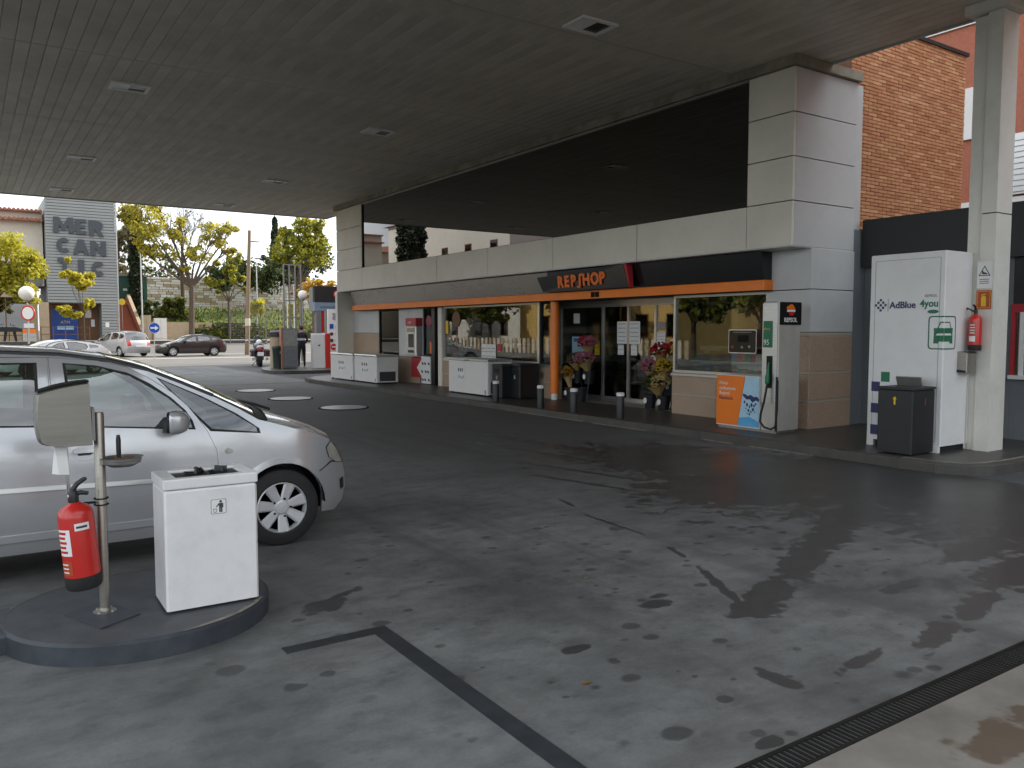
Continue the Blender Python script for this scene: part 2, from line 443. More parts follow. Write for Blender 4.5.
# wet areas on the concrete: (x, y, rx, ry, angle)
BLOBS = [(8.7, 5.5, 2.8, 2.1, 0), (7.9, 7.4, 1.5, 2.3, R(10)), (6.9, 6.0, 1.4, 1.1, R(20)), (8.6, 3.9, 2.2, 1.0, 0), (7.6, 3.2, 1.2, 0.42, R(8)), (3.97, 3.24, 0.20, 0.17, 0), (4.35, 3.42, 0.42, 0.15, R(25)),
         (5.05, 3.72, 0.65, 0.18, R(27)), (5.95, 4.1, 0.75, 0.22, R(22)), (6.9, 4.5, 0.9, 0.36, R(15)), (4.18, 3.72, 0.42, 0.05, R(62)), (4.52, 4.45, 0.20, 0.035, R(72)), (4.71, 5.35, 0.42, 0.03, R(87)),
         (4.92, 6.35, 0.25, 0.025, R(75)), (6.1, 2.75, 0.7, 0.20, R(10)), (5.2, 2.52, 0.45, 0.10, R(12)), (4.5, 2.40, 0.40, 0.09, R(14)), (5.2, 3.0, 0.30, 0.07, R(5)), (3.8, 2.42, 0.24, 0.05, R(5)), (6.6, 3.2, 0.7, 0.18, R(5)),
         (3.53, 3.66, 0.13, 0.075, 0), (3.68, 3.76, 0.08, 0.04, 0), (2.7, 3.37, 0.12, 0.055, 0), (1.82, 4.80, 0.19, 0.11, R(30)), (2.02, 4.95, 0.14, 0.06, R(20)), (3.27, 2.52, 0.06, 0.15, 0), (2.72, 2.14, 0.09, 0.04, 0),
         (6.2, 7.6, 0.07, 1.4, R(12)), (6.7, 8.8, 0.08, 1.8, R(9)), (7.3, 9.6, 0.10, 2.0, R(6)), (5.7, 7.2, 0.05, 1.0, R(14))]
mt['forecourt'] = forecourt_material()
def apron_material():
    m = M('stained apron concrete', (0.21, 0.195, 0.17), 0.75, var=0.22, scale=2.5, grime=0.45, gscale=1.4, bump=0.12)
    nt = m.node_tree
    N, L = nt.nodes, nt.links
    b_ = N['Principled BSDF']
    src = b_.inputs['Base Color'].links[0].from_socket
    g = N.new('ShaderNodeNewGeometry')
    acc = None
    for (x, y, rx, ry, a) in ((2.95, 1.52, 0.35, 0.10, R(-4)), (3.6, 1.62, 0.40, 0.13, R(3)), (4.4, 1.55, 0.6, 0.14, 0)):
        mp_ = N.new('ShaderNodeMapping'); mp_.vector_type = 'TEXTURE'
        mp_.inputs['Location'].default_value = (x, y, 0); mp_.inputs['Rotation'].default_value = (0, 0, a); mp_.inputs['Scale'].default_value = (rx, ry, 1)
        L.new(g.outputs['Position'], mp_.inputs[0])
        ln = N.new('ShaderNodeVectorMath'); ln.operation = 'LENGTH'
        L.new(mp_.outputs[0], ln.inputs[0])
        sb_ = N.new('ShaderNodeMath'); sb_.operation = 'SUBTRACT'; sb_.inputs[0].default_value = 1.0
        L.new(ln.outputs['Value'], sb_.inputs[1])
        if acc is None: acc = sb_.outputs[0]
        else:
            mm = N.new('ShaderNodeMath'); mm.operation = 'MAXIMUM'
            L.new(acc, mm.inputs[0]); L.new(sb_.outputs[0], mm.inputs[1]); acc = mm.outputs[0]
    nz_ = N.new('ShaderNodeTexNoise'); nz_.inputs['Scale'].default_value = 6; nz_.inputs['Detail'].default_value = 7
    L.new(g.outputs['Position'], nz_.inputs['Vector'])
    ma = N.new('ShaderNodeMath'); ma.operation = 'MULTIPLY_ADD'; ma.inputs[1].default_value = 2.6; ma.inputs[2].default_value = -1.3
    L.new(nz_.outputs['Fac'], ma.inputs[0])
    ad = N.new('ShaderNodeMath'); ad.operation = 'ADD'
    L.new(acc, ad.inputs[0]); L.new(ma.outputs[0], ad.inputs[1])
    mr = N.new('ShaderNodeMapRange'); mr.interpolation_type = 'SMOOTHSTEP'
    mr.inputs['From Min'].default_value = 0.0; mr.inputs['From Max'].default_value = 0.35; mr.inputs['To Max'].default_value = 0.8
    L.new(ad.outputs[0], mr.inputs['Value'])
    mx_ = N.new('ShaderNodeMixRGB'); mx_.inputs[2].default_value = (0.085, 0.055, 0.03, 1)
    L.new(mr.outputs[0], mx_.inputs[0]); L.new(src, mx_.inputs[1])
    L.new(mx_.outputs[0], b_.inputs['Base Color'])
    return m
mt['apron'] = apron_material()

# ------------------------------------------------------------------ mesh helpers
WORLD = {}
def place(o, parent):
    if parent is not None:
        o.parent = parent
        if parent.name in WORLD:
            o.matrix_parent_inverse = Matrix.Translation(-Vector(WORLD[parent.name]))

def tag(o, label=None, cat=None, group=None, kind=None):
    if label: o['label'] = label
    if cat: o['category'] = cat
    if group: o['group'] = group
    if kind: o['kind'] = kind
    return o

def thing(name, label, cat, loc, rz=0.0, group=None, world=False):
    o = bpy.data.objects.new(name, None)
    o.empty_display_size = 0.2
    COL.objects.link(o)
    o.location = loc
    o.rotation_euler = (0, 0, rz)
    if world:
        WORLD[o.name] = tuple(loc)
    return tag(o, label, cat, group)

def dup(root, loc, rz, label, group=None, swap=None):
    r = root.copy()
    COL.objects.link(r)
    r.location = loc
    r.rotation_euler = (0, 0, rz)
    r['label'] = label
    if group: r['group'] = group
    def kids(a, bb):
        for ch in a.children:
            c = ch.copy()
            COL.objects.link(c)
            c.parent = bb
            kids(ch, c)
    kids(root, r)
    return r

class MB:
    def __init__(s):
        s.v, s.f, s.m = [], [], []
        s.cur = 0
    def add(s, vs, fs, mi=None):
        o = len(s.v)
        s.v += [tuple(p) for p in vs]
        for f in fs:
            s.f.append(tuple(o + i for i in f))
            s.m.append(s.cur if mi is None else mi)
        return s
    def box(s, x0, x1, y0, y1, z0, z1, mi=None, T=None):
        x0, x1 = min(x0, x1), max(x0, x1); y0, y1 = min(y0, y1), max(y0, y1); z0, z1 = min(z0, z1), max(z0, z1)
        vs = [(x, y, z) for z in (z0, z1) for y in (y0, y1) for x in (x0, x1)]
        if T is not None: vs = [tuple(T @ Vector(p)) for p in vs]
        return s.add(vs, [(0, 2, 3, 1), (4, 5, 7, 6), (0, 1, 5, 4), (2, 6, 7, 3), (0, 4, 6, 2), (1, 3, 7, 5)], mi)
    def bbox(s, x0, x1, y0, y1, z0, z1, b=0.01, mi=None, T=None):
        """box with chamfered vertical and top edges"""
        x0, x1 = min(x0, x1), max(x0, x1); y0, y1 = min(y0, y1), max(y0, y1); z0, z1 = min(z0, z1), max(z0, z1)
        def ring(i, z):
            return [(x0 + b + i, y0 + i, z), (x1 - b - i, y0 + i, z), (x1 - i, y0 + b + i, z), (x1 - i, y1 - b - i, z),
                    (x1 - b - i, y1 - i, z), (x0 + b + i, y1 - i, z), (x0 + i, y1 - b - i, z), (x0 + i, y0 + b + i, z)]
        vs = ring(0, z0) + ring(0, z1 - b) + ring(b * 0.6, z1)
        fs = [tuple(reversed(range(8))), tuple(range(16, 24))]
        for k in range(2):
            for i in range(8):
                j = (i + 1) % 8
                fs.append((k * 8 + i, k * 8 + j, k * 8 + 8 + j, k * 8 + 8 + i))
        if T is not None: vs = [tuple(T @ Vector(p)) for p in vs]
        return s.add(vs, fs, mi)
    def tube(s, pts, rad, n=10, mi=None, caps=True):
        pts = [Vector(p) for p in pts]
        if isinstance(rad, (int, float)): rad = [rad] * len(pts)
        vs, fs = [], []
        prev = None
        for i, p in enumerate(pts):
            d = (pts[min(i + 1, len(pts) - 1)] - pts[max(i - 1, 0)])
            d = d.normalized() if d.length > 1e-9 else Vector((0, 0, 1))
            if prev is None:
                a = Vector((1, 0, 0)) if abs(d.x) < 0.8 else Vector((0, 1, 0))
                u = d.cross(a).normalized()
            else:
                u = (prev - d * prev.dot(d))
                u = u.normalized() if u.length > 1e-6 else d.cross(Vector((0, 1, 0.3))).normalized()
            prev = u
            w = d.cross(u)
            for k in range(n):
                a = 2 * PI * k / n
                vs.append(p + (u * math.cos(a) + w * math.sin(a)) * rad[i])
        for i in range(len(pts) - 1):
            for k in range(n):
                k2 = (k + 1) % n
                fs.append((i * n + k, i * n + k2, (i + 1) * n + k2, (i + 1) * n + k))
        if caps:
            fs.append(tuple(reversed(range(n))))
            fs.append(tuple((len(pts) - 1) * n + k for k in range(n)))
        return s.add(vs, fs, mi)
    def lathe(s, prof, T=None, n=24, mi=None):
        """prof: (r, z) pairs round the local z axis"""
        vs, fs = [], []
        for r, z in prof:
            for k in range(n):
                a = 2 * PI * k / n
                vs.append((r * math.cos(a), r * math.sin(a), z))
        for i in range(len(prof) - 1):
            for k in range(n):
                k2 = (k + 1) % n
                fs.append((i * n + k, i * n + k2, (i + 1) * n + k2, (i + 1) * n + k))
        if prof[0][0] > 1e-6: fs.append(tuple(reversed(range(n))))
        if prof[-1][0] > 1e-6: fs.append(tuple((len(prof) - 1) * n + k for k in range(n)))
        if T is not None: vs = [tuple(T @ Vector(p)) for p in vs]
        return s.add(vs, fs, mi)
    def prism(s, poly, d, T=None, mi=None):
        """2D outline in local xy, extruded from z=0 to z=d"""
        n = len(poly)
        vs = [(x, y, 0) for x, y in poly] + [(x, y, d) for x, y in poly]
        fs = [tuple(reversed(range(n))), tuple(range(n, 2 * n))]
        for i in range(n):
            j = (i + 1) % n
            fs.append((i, j, n + j, n + i))
        if T is not None: vs = [tuple(T @ Vector(p)) for p in vs]
        return s.add(vs, fs, mi)
    def ellipsoid(s, c, r, n=16, m=10, mi=None):
        prof = [(max(0.0, math.sin(PI * i / m)), -math.cos(PI * i / m)) for i in range(m + 1)]
        T = Matrix.Translation(c) @ Matrix.Diagonal((r[0], r[1], r[2], 1))
        prof[0] = (1e-4, -1); prof[-1] = (1e-4, 1)
        return s.lathe(prof, T, n, mi)
    def obj(s, name, mats, parent=None, label=None, cat=None, group=None, kind=None, smooth=False, recenter=True, bevel=0.0):
        me = bpy.data.meshes.new(name)
        vs = s.v
        off = None
        if parent is None and recenter and kind not in ('structure',):
            a = np.array(vs)
            off = Vector(((a[:, 0].min() + a[:, 0].max()) / 2, (a[:, 1].min() + a[:, 1].max()) / 2, a[:, 2].min()))
            vs = [(p[0] - off.x, p[1] - off.y, p[2] - off.z) for p in vs]
        me.from_pydata(vs, [], s.f)
        if not isinstance(mats, (list, tuple)): mats = [mats]
        for k in mats: me.materials.append(mt[k] if isinstance(k, str) else k)
        me.polygons.foreach_set('material_index', s.m)
        if smooth:
            me.polygons.foreach_set('use_smooth', [True] * len(me.polygons))
            me.set_sharp_from_angle(angle=R(38))
        me.update()
        o = bpy.data.objects.new(name, me)
        COL.objects.link(o)
        if off is not None: o.location = off
        place(o, parent)
        if bevel:
            bm_ = o.modifiers.new('bevel', 'BEVEL')
            bm_.width = bevel; bm_.segments = 2; bm_.limit_method = 'ANGLE'
        return tag(o, label, cat, group, kind)

def frame(o, x, y):
    """matrix with local x along x, local y along y, z = x cross y, origin o"""
    x, y = Vector(x).normalized(), Vector(y).normalized()
    z = x.cross(y)
    m = Matrix((x, y, z)).transposed().to_4x4()
    m.translation = Vector(o)
    return m
def FX(x, y, z): return frame((x, y, z), (0, -1, 0), (0, 0, 1))     # face towards -X
def FY(x, y, z): return frame((x, y, z), (1, 0, 0), (0, 0, 1))      # face towards -Y

def text(s, size, mat, parent, T, name='lettering', extrude=0.0015, align='LEFT', offset=0.0, sx=1.0, space=1.0, **kw):
    cu = bpy.data.curves.new(name, 'FONT')
    cu.body = s
    cu.size = size
    cu.align_x = align
    cu.extrude = extrude
    cu.offset = offset
    cu.space_character = space
    cu.resolution_u = 3
    tmp = bpy.data.objects.new('tmp_text', cu)
    COL.objects.link(tmp)
    dg = bpy.context.evaluated_depsgraph_get()
    me = bpy.data.meshes.new_from_object(tmp.evaluated_get(dg))
    bpy.data.objects.remove(tmp)
    bpy.data.curves.remove(cu)
    me.transform(T @ Matrix.Diagonal((sx, 1, 1, 1)))
    me.materials.clear()
    me.materials.append(mt[mat])
    o = bpy.data.objects.new(name, me)
    me.name = name
    COL.objects.link(o)
    place(o, parent)
    return tag(o, **kw)

def circle(r, n=24, cx=0, cy=0, a0=0, a1=2 * PI, sy=1.0):
    full = abs(a1 - a0 - 2 * PI) < 1e-6
    m = n if full else n + 1
    return [(cx + r * math.cos(a0 + (a1 - a0) * i / n), cy + sy * r * math.sin(a0 + (a1 - a0) * i / n)) for i in range(m)]
def rrect(w, h, r, n=5, cx=0, cy=0):
    p = []
    for (sx, sy, a) in ((1, 1, 0), (-1, 1, 90), (-1, -1, 180), (1, -1, 270)):
        for k in range(n + 1):
            t = R(a + 90 * k / n)
            p.append((cx + sx * (w / 2 - r) + r * math.cos(t), cy + sy * (h / 2 - r) + r * math.sin(t)))
    return p

def zg(y):
    t = min(1, max(0, (y - 57) / 20.0))
    return 0.78 * t * t * (3 - 2 * t)

# ------------------------------------------------------------------ ground and paving
def sheet(name, xs, ys, zf, mat, kind='structure', **kw):
    b = MB()
    vs = [(x, y, zf(x, y)) for y in ys for x in xs]
    nx = len(xs)
    fs = [(j * nx + i, j * nx + i + 1, (j + 1) * nx + i + 1, (j + 1) * nx + i) for j in range(len(ys) - 1) for i in range(nx - 1)]
    b.add(vs, fs)
    return b.obj(name, mat, kind=kind, smooth=True, **kw)
ysg = [-1500, -400, -100, -30, 0, 20, 40, 50, 56, 58, 60, 62, 64, 66, 68, 70, 72, 74, 76, 77.5, 80, 100, 160, 500, 1500]
sheet('ground', [-1500, -400, -100, -40, 0, 20, 40, 100, 400, 1500], ysg, lambda x, y: zg(y), 'asphalt')
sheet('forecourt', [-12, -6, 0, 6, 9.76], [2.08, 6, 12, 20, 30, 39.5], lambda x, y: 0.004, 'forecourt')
sheet('road', [-80, -30, 0, 10, 20, 30, 60], [39.5, 45, 50, 56, 58, 60, 62, 64, 66, 68, 70.5], lambda x, y: zg(y) + 0.004, 'road')
b = MB()
b.box(-60, 70, 71.0, 77.3, 0.3, 0.86)
b.obj('sidewalk', 'sidewalk', kind='structure')
b = MB()
b.box(-60, 70, 70.7, 71.0, 0.2, 0.85)
b.obj('kerb', 'kerb', kind='structure')
sheet('road_marking', [-20, 0, 12, 26], [59.2, 59.35], lambda x, y: zg(y) + 0.010, 'road_paint')
sheet('road_marking', [3, 8, 15.5], [52.0, 52.5], lambda x, y: 0.009, 'road_paint')
# pale apron this side of the drain
b = MB(); b.box(-6, 12, -8, 1.93, -0.2, 0.006)
b.obj('apron', 'apron', kind='structure')
# slotted drain
dr = thing('drainage_channel', 'long narrow black slotted drain let into the concrete', 'drain', (3.5, 2.0, 0), world=True)
b = MB(); b.box(-6, 12, 1.93, 2.08, -0.12, -0.02); b.obj('channel', 'iron', dr)
for y0 in (1.932, 2.062):
    b = MB(); b.box(-6, 12, y0, y0 + 0.016, -0.03, 0.009); b.obj('edge_rail', 'iron', dr)
b = MB()
x = 1.8
while x < 7.5:
    b.box(x, x + 0.017, 1.949, 2.061, -0.02, 0.004)
    x += 0.032
b.obj('grate_bars', 'iron', dr, kind='stuff')
# dark L-shaped line on the concrete
b = MB()
b.box(1.36, 1.965, 4.17, 4.26, 0.004, 0.0085); b.box(1.865, 1.965, 2.09, 4.168, 0.004, 0.0085)
b.obj('road_marking', 'dark_paint', kind='structure')
# expansion joint in the concrete
for (x0, x1, y0, y1) in ((-6, 9.7, 26.0, 26.012),):
    b = MB(); b.box(x0, x1, y0, y1, 0.0045, 0.0075); b.obj('expansion_joint', 'iron', kind='structure')
# fallen leaves
for (x, y, r, mk) in ((3.52, 4.32, 0.03, 'leaf_y'), (2.45, 3.0, 0.035, 'leaf_o'), (3.0, 3.5, 0.016, 'leaf_y')):
    b = MB()
    b.add([(-r, 0, 0.004), (0, -r * .5, 0.012), (r, 0, 0.006), (0, r * .55, 0.002)], [(0, 1, 2, 3)])
    b.v = [(p[0] + x, p[1] + y, p[2] + 0.004) for p in b.v]
    lab = {0.03: 'pale dry leaf lying on the wet stain', 0.035: 'orange dry leaf lying on the concrete by the drain', 0.016: 'tiny pale leaf scrap on the bare concrete'}[r]
    b.obj('fallen_leaf', mk, label=lab, cat='leaf', group='fallen leaves')
# tank covers
for k, (x, y, lab) in enumerate(((6.9, 16.95, 'round pale tank cover nearest the freezer'), (6.72, 19.95, 'round pale tank cover in the middle of the row of three'), (6.78, 23.1, 'round pale tank cover farthest towards the street'))):
    t = thing('tank_cover', lab + ' on the forecourt', 'manhole cover', (x, y, 0.004), 0, 'round tank covers')
    MB().lathe([(0.55, 0), (0.55, 0.012), (0.50, 0.014)], n=32).obj('rim', 'iron', t)
    MB().lathe([(0.50, 0.002), (0.50, 0.016), (0.001, 0.02)], n=32).obj('lid', 'cover', t)

# shop pavement with rounded ends
def offset_in(p, d):
    c = Vector((sum(q[0] for q in p) / len(p), sum(q[1] for q in p) / len(p)))
    return p
pav = [(12.9, 4.86), (12.2, 4.85), (11.0, 4.85), (10.45, 4.86), (10.1, 4.9), (9.88, 5.02), (9.76, 5.25), (9.73, 5.7), (9.75, 6.5), (9.75, 8), (9.72, 14), (9.6, 20), (9.45, 22.5), (9.4, 25.6), (9.6, 26.6), (10.1, 27.4), (10.9, 27.9), (12.9, 28)]
b = MB()
b.prism(pav, 0.115, Matrix.Translation((0, 0, 0)))
b.obj('pavement', 'concrete', kind='structure')
def kerbrun(pts, w, h, name, mat, parent=None, gap=0.0015, z0=0.0, kind='structure'):
    out = []
    for i in range(len(pts) - 1):
        a, c = Vector((*pts[i], 0)), Vector((*pts[i + 1], 0))
        ln = (c - a).length
        n = max(1, round(ln / 1.0))
        for k in range(n):
            p, q = a.lerp(c, k / n), a.lerp(c, (k + 1) / n)
            d = (q - p).normalized()
            nrm = Vector((d.y, -d.x, 0))
            p = p + d * gap
            mb = MB()
            l = (q - p).length
            T = frame(p, d, Vector((-d.y, d.x, 0)))
            e_ = 0.05 if ln < 0.9 else 0.0
            mb.bbox(-e_, l + e_, -w, 0.0, z0, h + 0.0015 * ((i + k) % 3), 0.008, T=T)
            out.append(mb.obj(name, mat, parent, kind=kind if parent is None else None))
    return out
kp = list(reversed(pav[1:-1]))
kerbrun(kp, 0.14, 0.121, 'kerb_stone', 'kerb')
# chipped paint line along the bottom of the kerb
b = MB()
for (y0, y1) in ((6.9, 8.0), (8.3, 8.9), (10.2, 11.6), (11.9, 14.0), (14.3, 14.9), (18.5, 20.0)):
    b.box(9.57, 9.60, y0, y1, 0.004, 0.012)
for i in range(1, 7):
    (xa, ya), (xb, yb) = pav[i], pav[i + 1]
    d_ = Vector((xb - xa, yb - ya, 0)).normalized()
    T_ = frame((xa, ya, 0.1235), d_, (-d_.y, d_.x, 0))
    b.box(0, Vector((xb - xa, yb - ya)).length, -.05 - .02 * (i % 2), .0, 0, .003, T=T_)
b.obj('kerb_line', 'kerb_paint', kind='structure')

# ------------------------------------------------------------------ canopy
CX0, CX1, CY0, CY1, CZ = -2.8, 11.62, 1.2, 30.0, 5.95
can = thing('canopy', 'wide flat canopy with grey slatted soffit over the forecourt', 'canopy', (2.7, 15.6, CZ), world=True)
b = MB(); b.box(CX0 + .02, CX1 - .02, CY0 + .02, CY1 - .02, CZ + 0.032, CZ + 0.62); b.obj('roof_deck', 'canopy_edge', can)
for (x0, x1, y0, y1) in ((CX0, CX0 + .02, CY0, CY1), (CX1 - .02, CX1, CY0, CY1), (CX0 + .02, CX1 - .02, CY0, CY0 + .02), (CX0 + .02, CX1 - .02, CY1 - .02, CY1)):
    b = MB(); b.box(x0, x1, y0, y1, CZ - 0.03, CZ + 0.65); b.obj('fascia', 'canopy_edge', can)
segs = [CY0 + .03, 4.70, 9.45, 14.2, 18.95, 23.7, CY1 - .03]
SW = 0.2
n = int((CX1 - CX0 - 0.06) / SW)
proto = {}
stuff = MB()
cnt = 0
for i in range(n):
    x = CX1 - 0.04 - SW * (i + 1)
    for j in range(len(segs) - 1):
        y0, y1 = segs[j] + 0.012, segs[j + 1] - 0.012
        if i < 58 and j >= 1 and cnt < 296:
            key = (j, (i * 7 + j * 3) % 5 < 2)
            if key not in proto:
                mb = MB()
                mb.add([(0.003, y0, 0.008), (0.012, y0, 0), (SW - 0.012, y0, 0), (SW - 0.003, y0, 0.008), (SW - 0.003, y0, 0.03), (0.003, y0, 0.03),
                        (0.003, y1, 0.008), (0.012, y1, 0), (SW - 0.012, y1, 0), (SW - 0.003, y1, 0.008), (SW - 0.003, y1, 0.03), (0.003, y1, 0.03)],
                       [(0, 1, 7, 6), (1, 2, 8, 7), (2, 3, 9, 8), (3, 4, 10, 9), (4, 5, 11, 10), (5, 0, 6, 11), (5, 4, 3, 2, 1, 0), (6, 7, 8, 9, 10, 11)])
                o = mb.obj('ceiling_slat', 'ceil_a' if key[1] else 'ceil_b', can)
                proto[key] = o
            else:
                o = proto[key].copy(); COL.objects.link(o)
            o.location = (x, 0, CZ)
            o.parent = can
            o.matrix_parent_inverse = Matrix.Translation(-Vector(WORLD[can.name]))
            cnt += 1
        else:
            stuff.box(x + .003, x + SW - .003, y0, y1, CZ, CZ + .03)
stuff.obj('ceiling_slats', 'ceil_a', can, kind='stuff')

def ceil_light(x, y, lab):
    t = thing('ceiling_light', lab, 'ceiling light', (x, y, CZ), 0, 'recessed canopy lights')
    b = MB()
    w, d = 0.31, 0.24
    for (x0, x1, y0, y1) in ((-w, w, -d, -d + .05), (-w, w, d - .05, d), (-w, -w + .05, -d + .05, d - .05), (w - .05, w, -d + .05, d - .05)):
        b.box(x0, x1, y0, y1, -0.03, 0.012)
    b.obj('frame', 'light_frame', t)
    MB().box(-w + .05, 0.0, -d + .05, d - .05, -0.014, 0.01).obj('reflector', 'light_frame', t)
    MB().box(0.003, w - .05, -d + .05, d - .05, -0.006, 0.01).obj('lamp_glass', 'black_gloss', t)
names = ['beside the dark glass strip', 'at the street end of the canopy']
for (x, y, lab) in ((7.38, 9.05, 'square recessed canopy light nearest the camera, glass half dark'), (7.5, 16.3, 'second recessed canopy light in the row above the shop side'),
                    (7.5, 23.3, 'third recessed canopy light in the row above the shop side'), (7.45, 28.6, 'canopy light closest to the far edge on the shop side'),
                    (2.55, 15.75, 'bright framed canopy light above the silver car bonnet'), (2.55, 22.8, 'middle canopy light of the row above the car'),
                    (2.6, 28.2, 'canopy light closest to the far edge above the grey tower')):
    ceil_light(x, y, lab)

# ------------------------------------------------------------------ canopy pillar
pil = thing('pillar', 'square white painted pillar holding the canopy corner at right', 'pillar', (11.3, 5.5, 0.115), world=True)
b = MB(); b.box(11.16, 11.56, 5.37, 5.56, 0.1, 3.235); b.obj('lower_shaft', 'pillar', pil)
b = MB(); b.box(11.16, 11.56, 5.37, 5.56, 3.25, 5.82); b.obj('upper_shaft', 'pillar', pil)
b = MB(); b.box(11.19, 11.52, 5.563, 5.74, 0.1, 5.80); b.obj('side_cover', 'pillar', pil)
b = MB(); b.box(11.06, 11.60, 5.28, 5.82, 5.825, 5.945); b.obj('capital', 'pillar', pil)
b = MB(); b.box(11.175, 11.55, 5.385, 5.55, 3.23, 3.255); b.obj('joint', 'joint', pil)
pp = MB(); pp.tube([(11.13, 5.66, 0.13), (11.13, 5.66, 1.55)], 0.018, 8); pp.tube([(11.13, 5.715, 0.13), (11.13, 5.715, 1.5)], 0.012, 8)
pp.obj('cable_conduit', 'alu', label='two thin vertical conduits running up the side of the white pillar', cat='pipe')

# ------------------------------------------------------------------ shop
shop = thing('shop_building', 'long single storey fuel station shop with beige panels and dark upper glazing', 'shop', (11.3, 17.6, 0.115), world=True)
def part(name, mat, x0, x1, y0, y1, z0, z1, parent=shop, b=0, **kw):
    m = MB()
    if b: m.bbox(x0, x1, y0, y1, z0, z1, b)
    else: m.box(x0, x1, y0, y1, z0, z1)
    return m.obj(name, mat, parent, **kw)
G = 0.008
# upper box core
part('upper_core', 'joint', 10.86, 12.45, 8.31, 26.94, 3.10, 5.80)
zr = [3.05, 3.745, 4.43, 5.11, 5.80]
# sill panels
js = [9.15, 11.8, 14.5, 17.2, 19.8, 22.4, 24.85]
for i in range(len(js) - 1):
    part('cladding_panel', 'clad', 10.80, 10.858, js[i] + G, js[i + 1] - G, zr[0], zr[1] - G, b=0.008)
# corner columns, front and side
for k in range(4):
    part('cladding_panel', 'clad', 10.80, 10.858, 8.25, 9.15 - G, zr[k] + (G if k else 0), zr[k + 1] - G, b=0.006)
    part('cladding_panel', 'clad', 10.80, 10.858, 24.85 + G, 27.0, zr[k] + (G if k else 0), zr[k + 1] - G, b=0.006)
    part('cladding_panel', 'clad_grey', 10.862, 12.43, 8.25, 8.308, zr[k] + (G if k else 0), zr[k + 1] - G, b=0.006)
    part('cladding_panel', 'clad', 10.862, 12.5, 26.942, 27.0, zr[k] + (G if k else 0), zr[k + 1] - G, b=0.006)
part('soffit', 'clad_grey', 10.80, 12.45, 8.26, 26.99, 3.03, 3.048)
# dark glazing band, seven panes
gy_ = np.linspace(9.17, 24.80, 8)
for i in range(7):
    part('glass_pane', 'win_mirror', 10.845, 10.857, gy_[i] + 0.001, gy_[i + 1] - 0.001, 3.75, 5.765)
part('window_frame', 'joint', 10.815, 10.86, 24.80, 24.85, 3.745, 5.79)
part('window_frame', 'alu', 10.80, 10.858, 9.16, 24.80, 5.77, 5.797)
# cornice
part('cornice', 'cornice', 10.72, 10.86, 8.17, 27.05, 5.802, 5.948)
part('cornice', 'cornice', 10.862, 12.46, 8.17, 8.32, 5.802, 5.948)
# near pier: granite courses and grey panels
for (z0, z1, mk) in ((0.1, 0.54, 'granite'), (0.585, 1.0, 'granite'), (1.045, 1.62, 'granite')):
    part('granite_block', mk, 11.29, 12.43, 8.23, 9.10, z0, z1, b=0.01)
for z0, z1 in ((0.545, 0.58), (1.005, 1.04), (1.625, 1.68)):
    part('granite_band', 'granite_band', 11.295, 12.425, 8.235, 9.10, z0, z1)
part('pier_panel', 'clad_grey', 11.29, 12.43, 8.23, 9.10, 1.69, 2.37, b=0.008)
part('pier_panel', 'clad_grey', 11.29, 12.43, 8.23, 9.10, 2.385, 3.03, b=0.008)
# wall under the right window
def low_wall(y0, y1, n, x0=11.35):
    ys = np.linspace(y0, y1, n + 1)
    for k in range(n):
        part('granite_block', 'granite', x0, x0 + .2, ys[k] + .003, ys[k + 1] - .003, 0.1, 0.465, b=0.004)
        part('granite_block', 'granite', x0, x0 + .2, ys[k] + .003, ys[k + 1] - .003, 0.505, 0.845, b=0.004)
    part('granite_band', 'granite_band', x0 + .006, x0 + .2, y0, y1, 0.468, 0.502)
    part('window_sill', 'alu', x0 - .04, x0 + .2, y0, y1, 0.85, 0.90, b=0.006)
low_wall(9.11, 11.36, 2)
low_wall(15.12, 20.45, 4)
def window(y0, y1, z0, z1, x=11.40, nm=1, frames='alu', pane='win_shop', f=0.05):
    w = MB()
    w.box(x - .035, x + .03, y0, y0 + f, z0, z1); w.box(x - .035, x + .03, y1 - f, y1, z0, z1)
    w.box(x - .033, x + .03, y0 + f, y1 - f, z1 - f, z1); w.box(x - .033, x + .03, y0 + f, y1 - f, z0, z0 + f)
    fr = w.obj('window_frame', frames, shop)
    part('glass_pane', pane, x - .004, x + .004, y0 + f, y1 - f, z0 + f, z1 - f, parent=fr)
    return fr
window(9.12, 11.35, 0.905, 2.38)
window(15.8, 20.45, 0.905, 2.38)
window(15.14, 15.74, 0.905, 2.38, frames='joint')
part('mullion', 'alu', 11.34, 11.43, 15.74, 15.80, 0.1, 2.38)
# entrance recess: side returns, glazed door screen set back
part('return_wall', 'shop_wall', 11.56, 12.42, 16.22, 16.30, 0.1, 2.98)
part('return_glass', 'win_shop', 11.42, 12.33, 11.37, 11.38, 0.14, 2.38)
DX = 12.35
dj = [11.40, 12.85, 13.72, 14.60, 16.2]
part('door_header', 'alu', DX - .05, DX + .05, 11.40, 16.2, 2.30, 2.40)
for k in range(4):
    d = MB()
    y0, y1 = dj[k], dj[k + 1]
    d.box(DX - .025, DX + .025, y0 + .002, y0 + .03, 0.115, 2.295); d.box(DX - .025, DX + .025, y1 - .03, y1 - .002, 0.115, 2.295)
    d.box(DX - .024, DX + .024, y0 + .03, y1 - .03, 0.115, 0.19); d.box(DX - .024, DX + .024, y0 + .03, y1 - .03, 2.25, 2.295)
    do = d.obj('sliding_door', 'alu', shop)
    part('glass_pane', 'win_shop', DX - .004, DX + .004, y0 + .03, y1 - .03, 0.19, 2.25, parent=do)
part('threshold', 'alu', DX - .2, DX + .05, 11.40, 16.2, 0.113, 0.122)
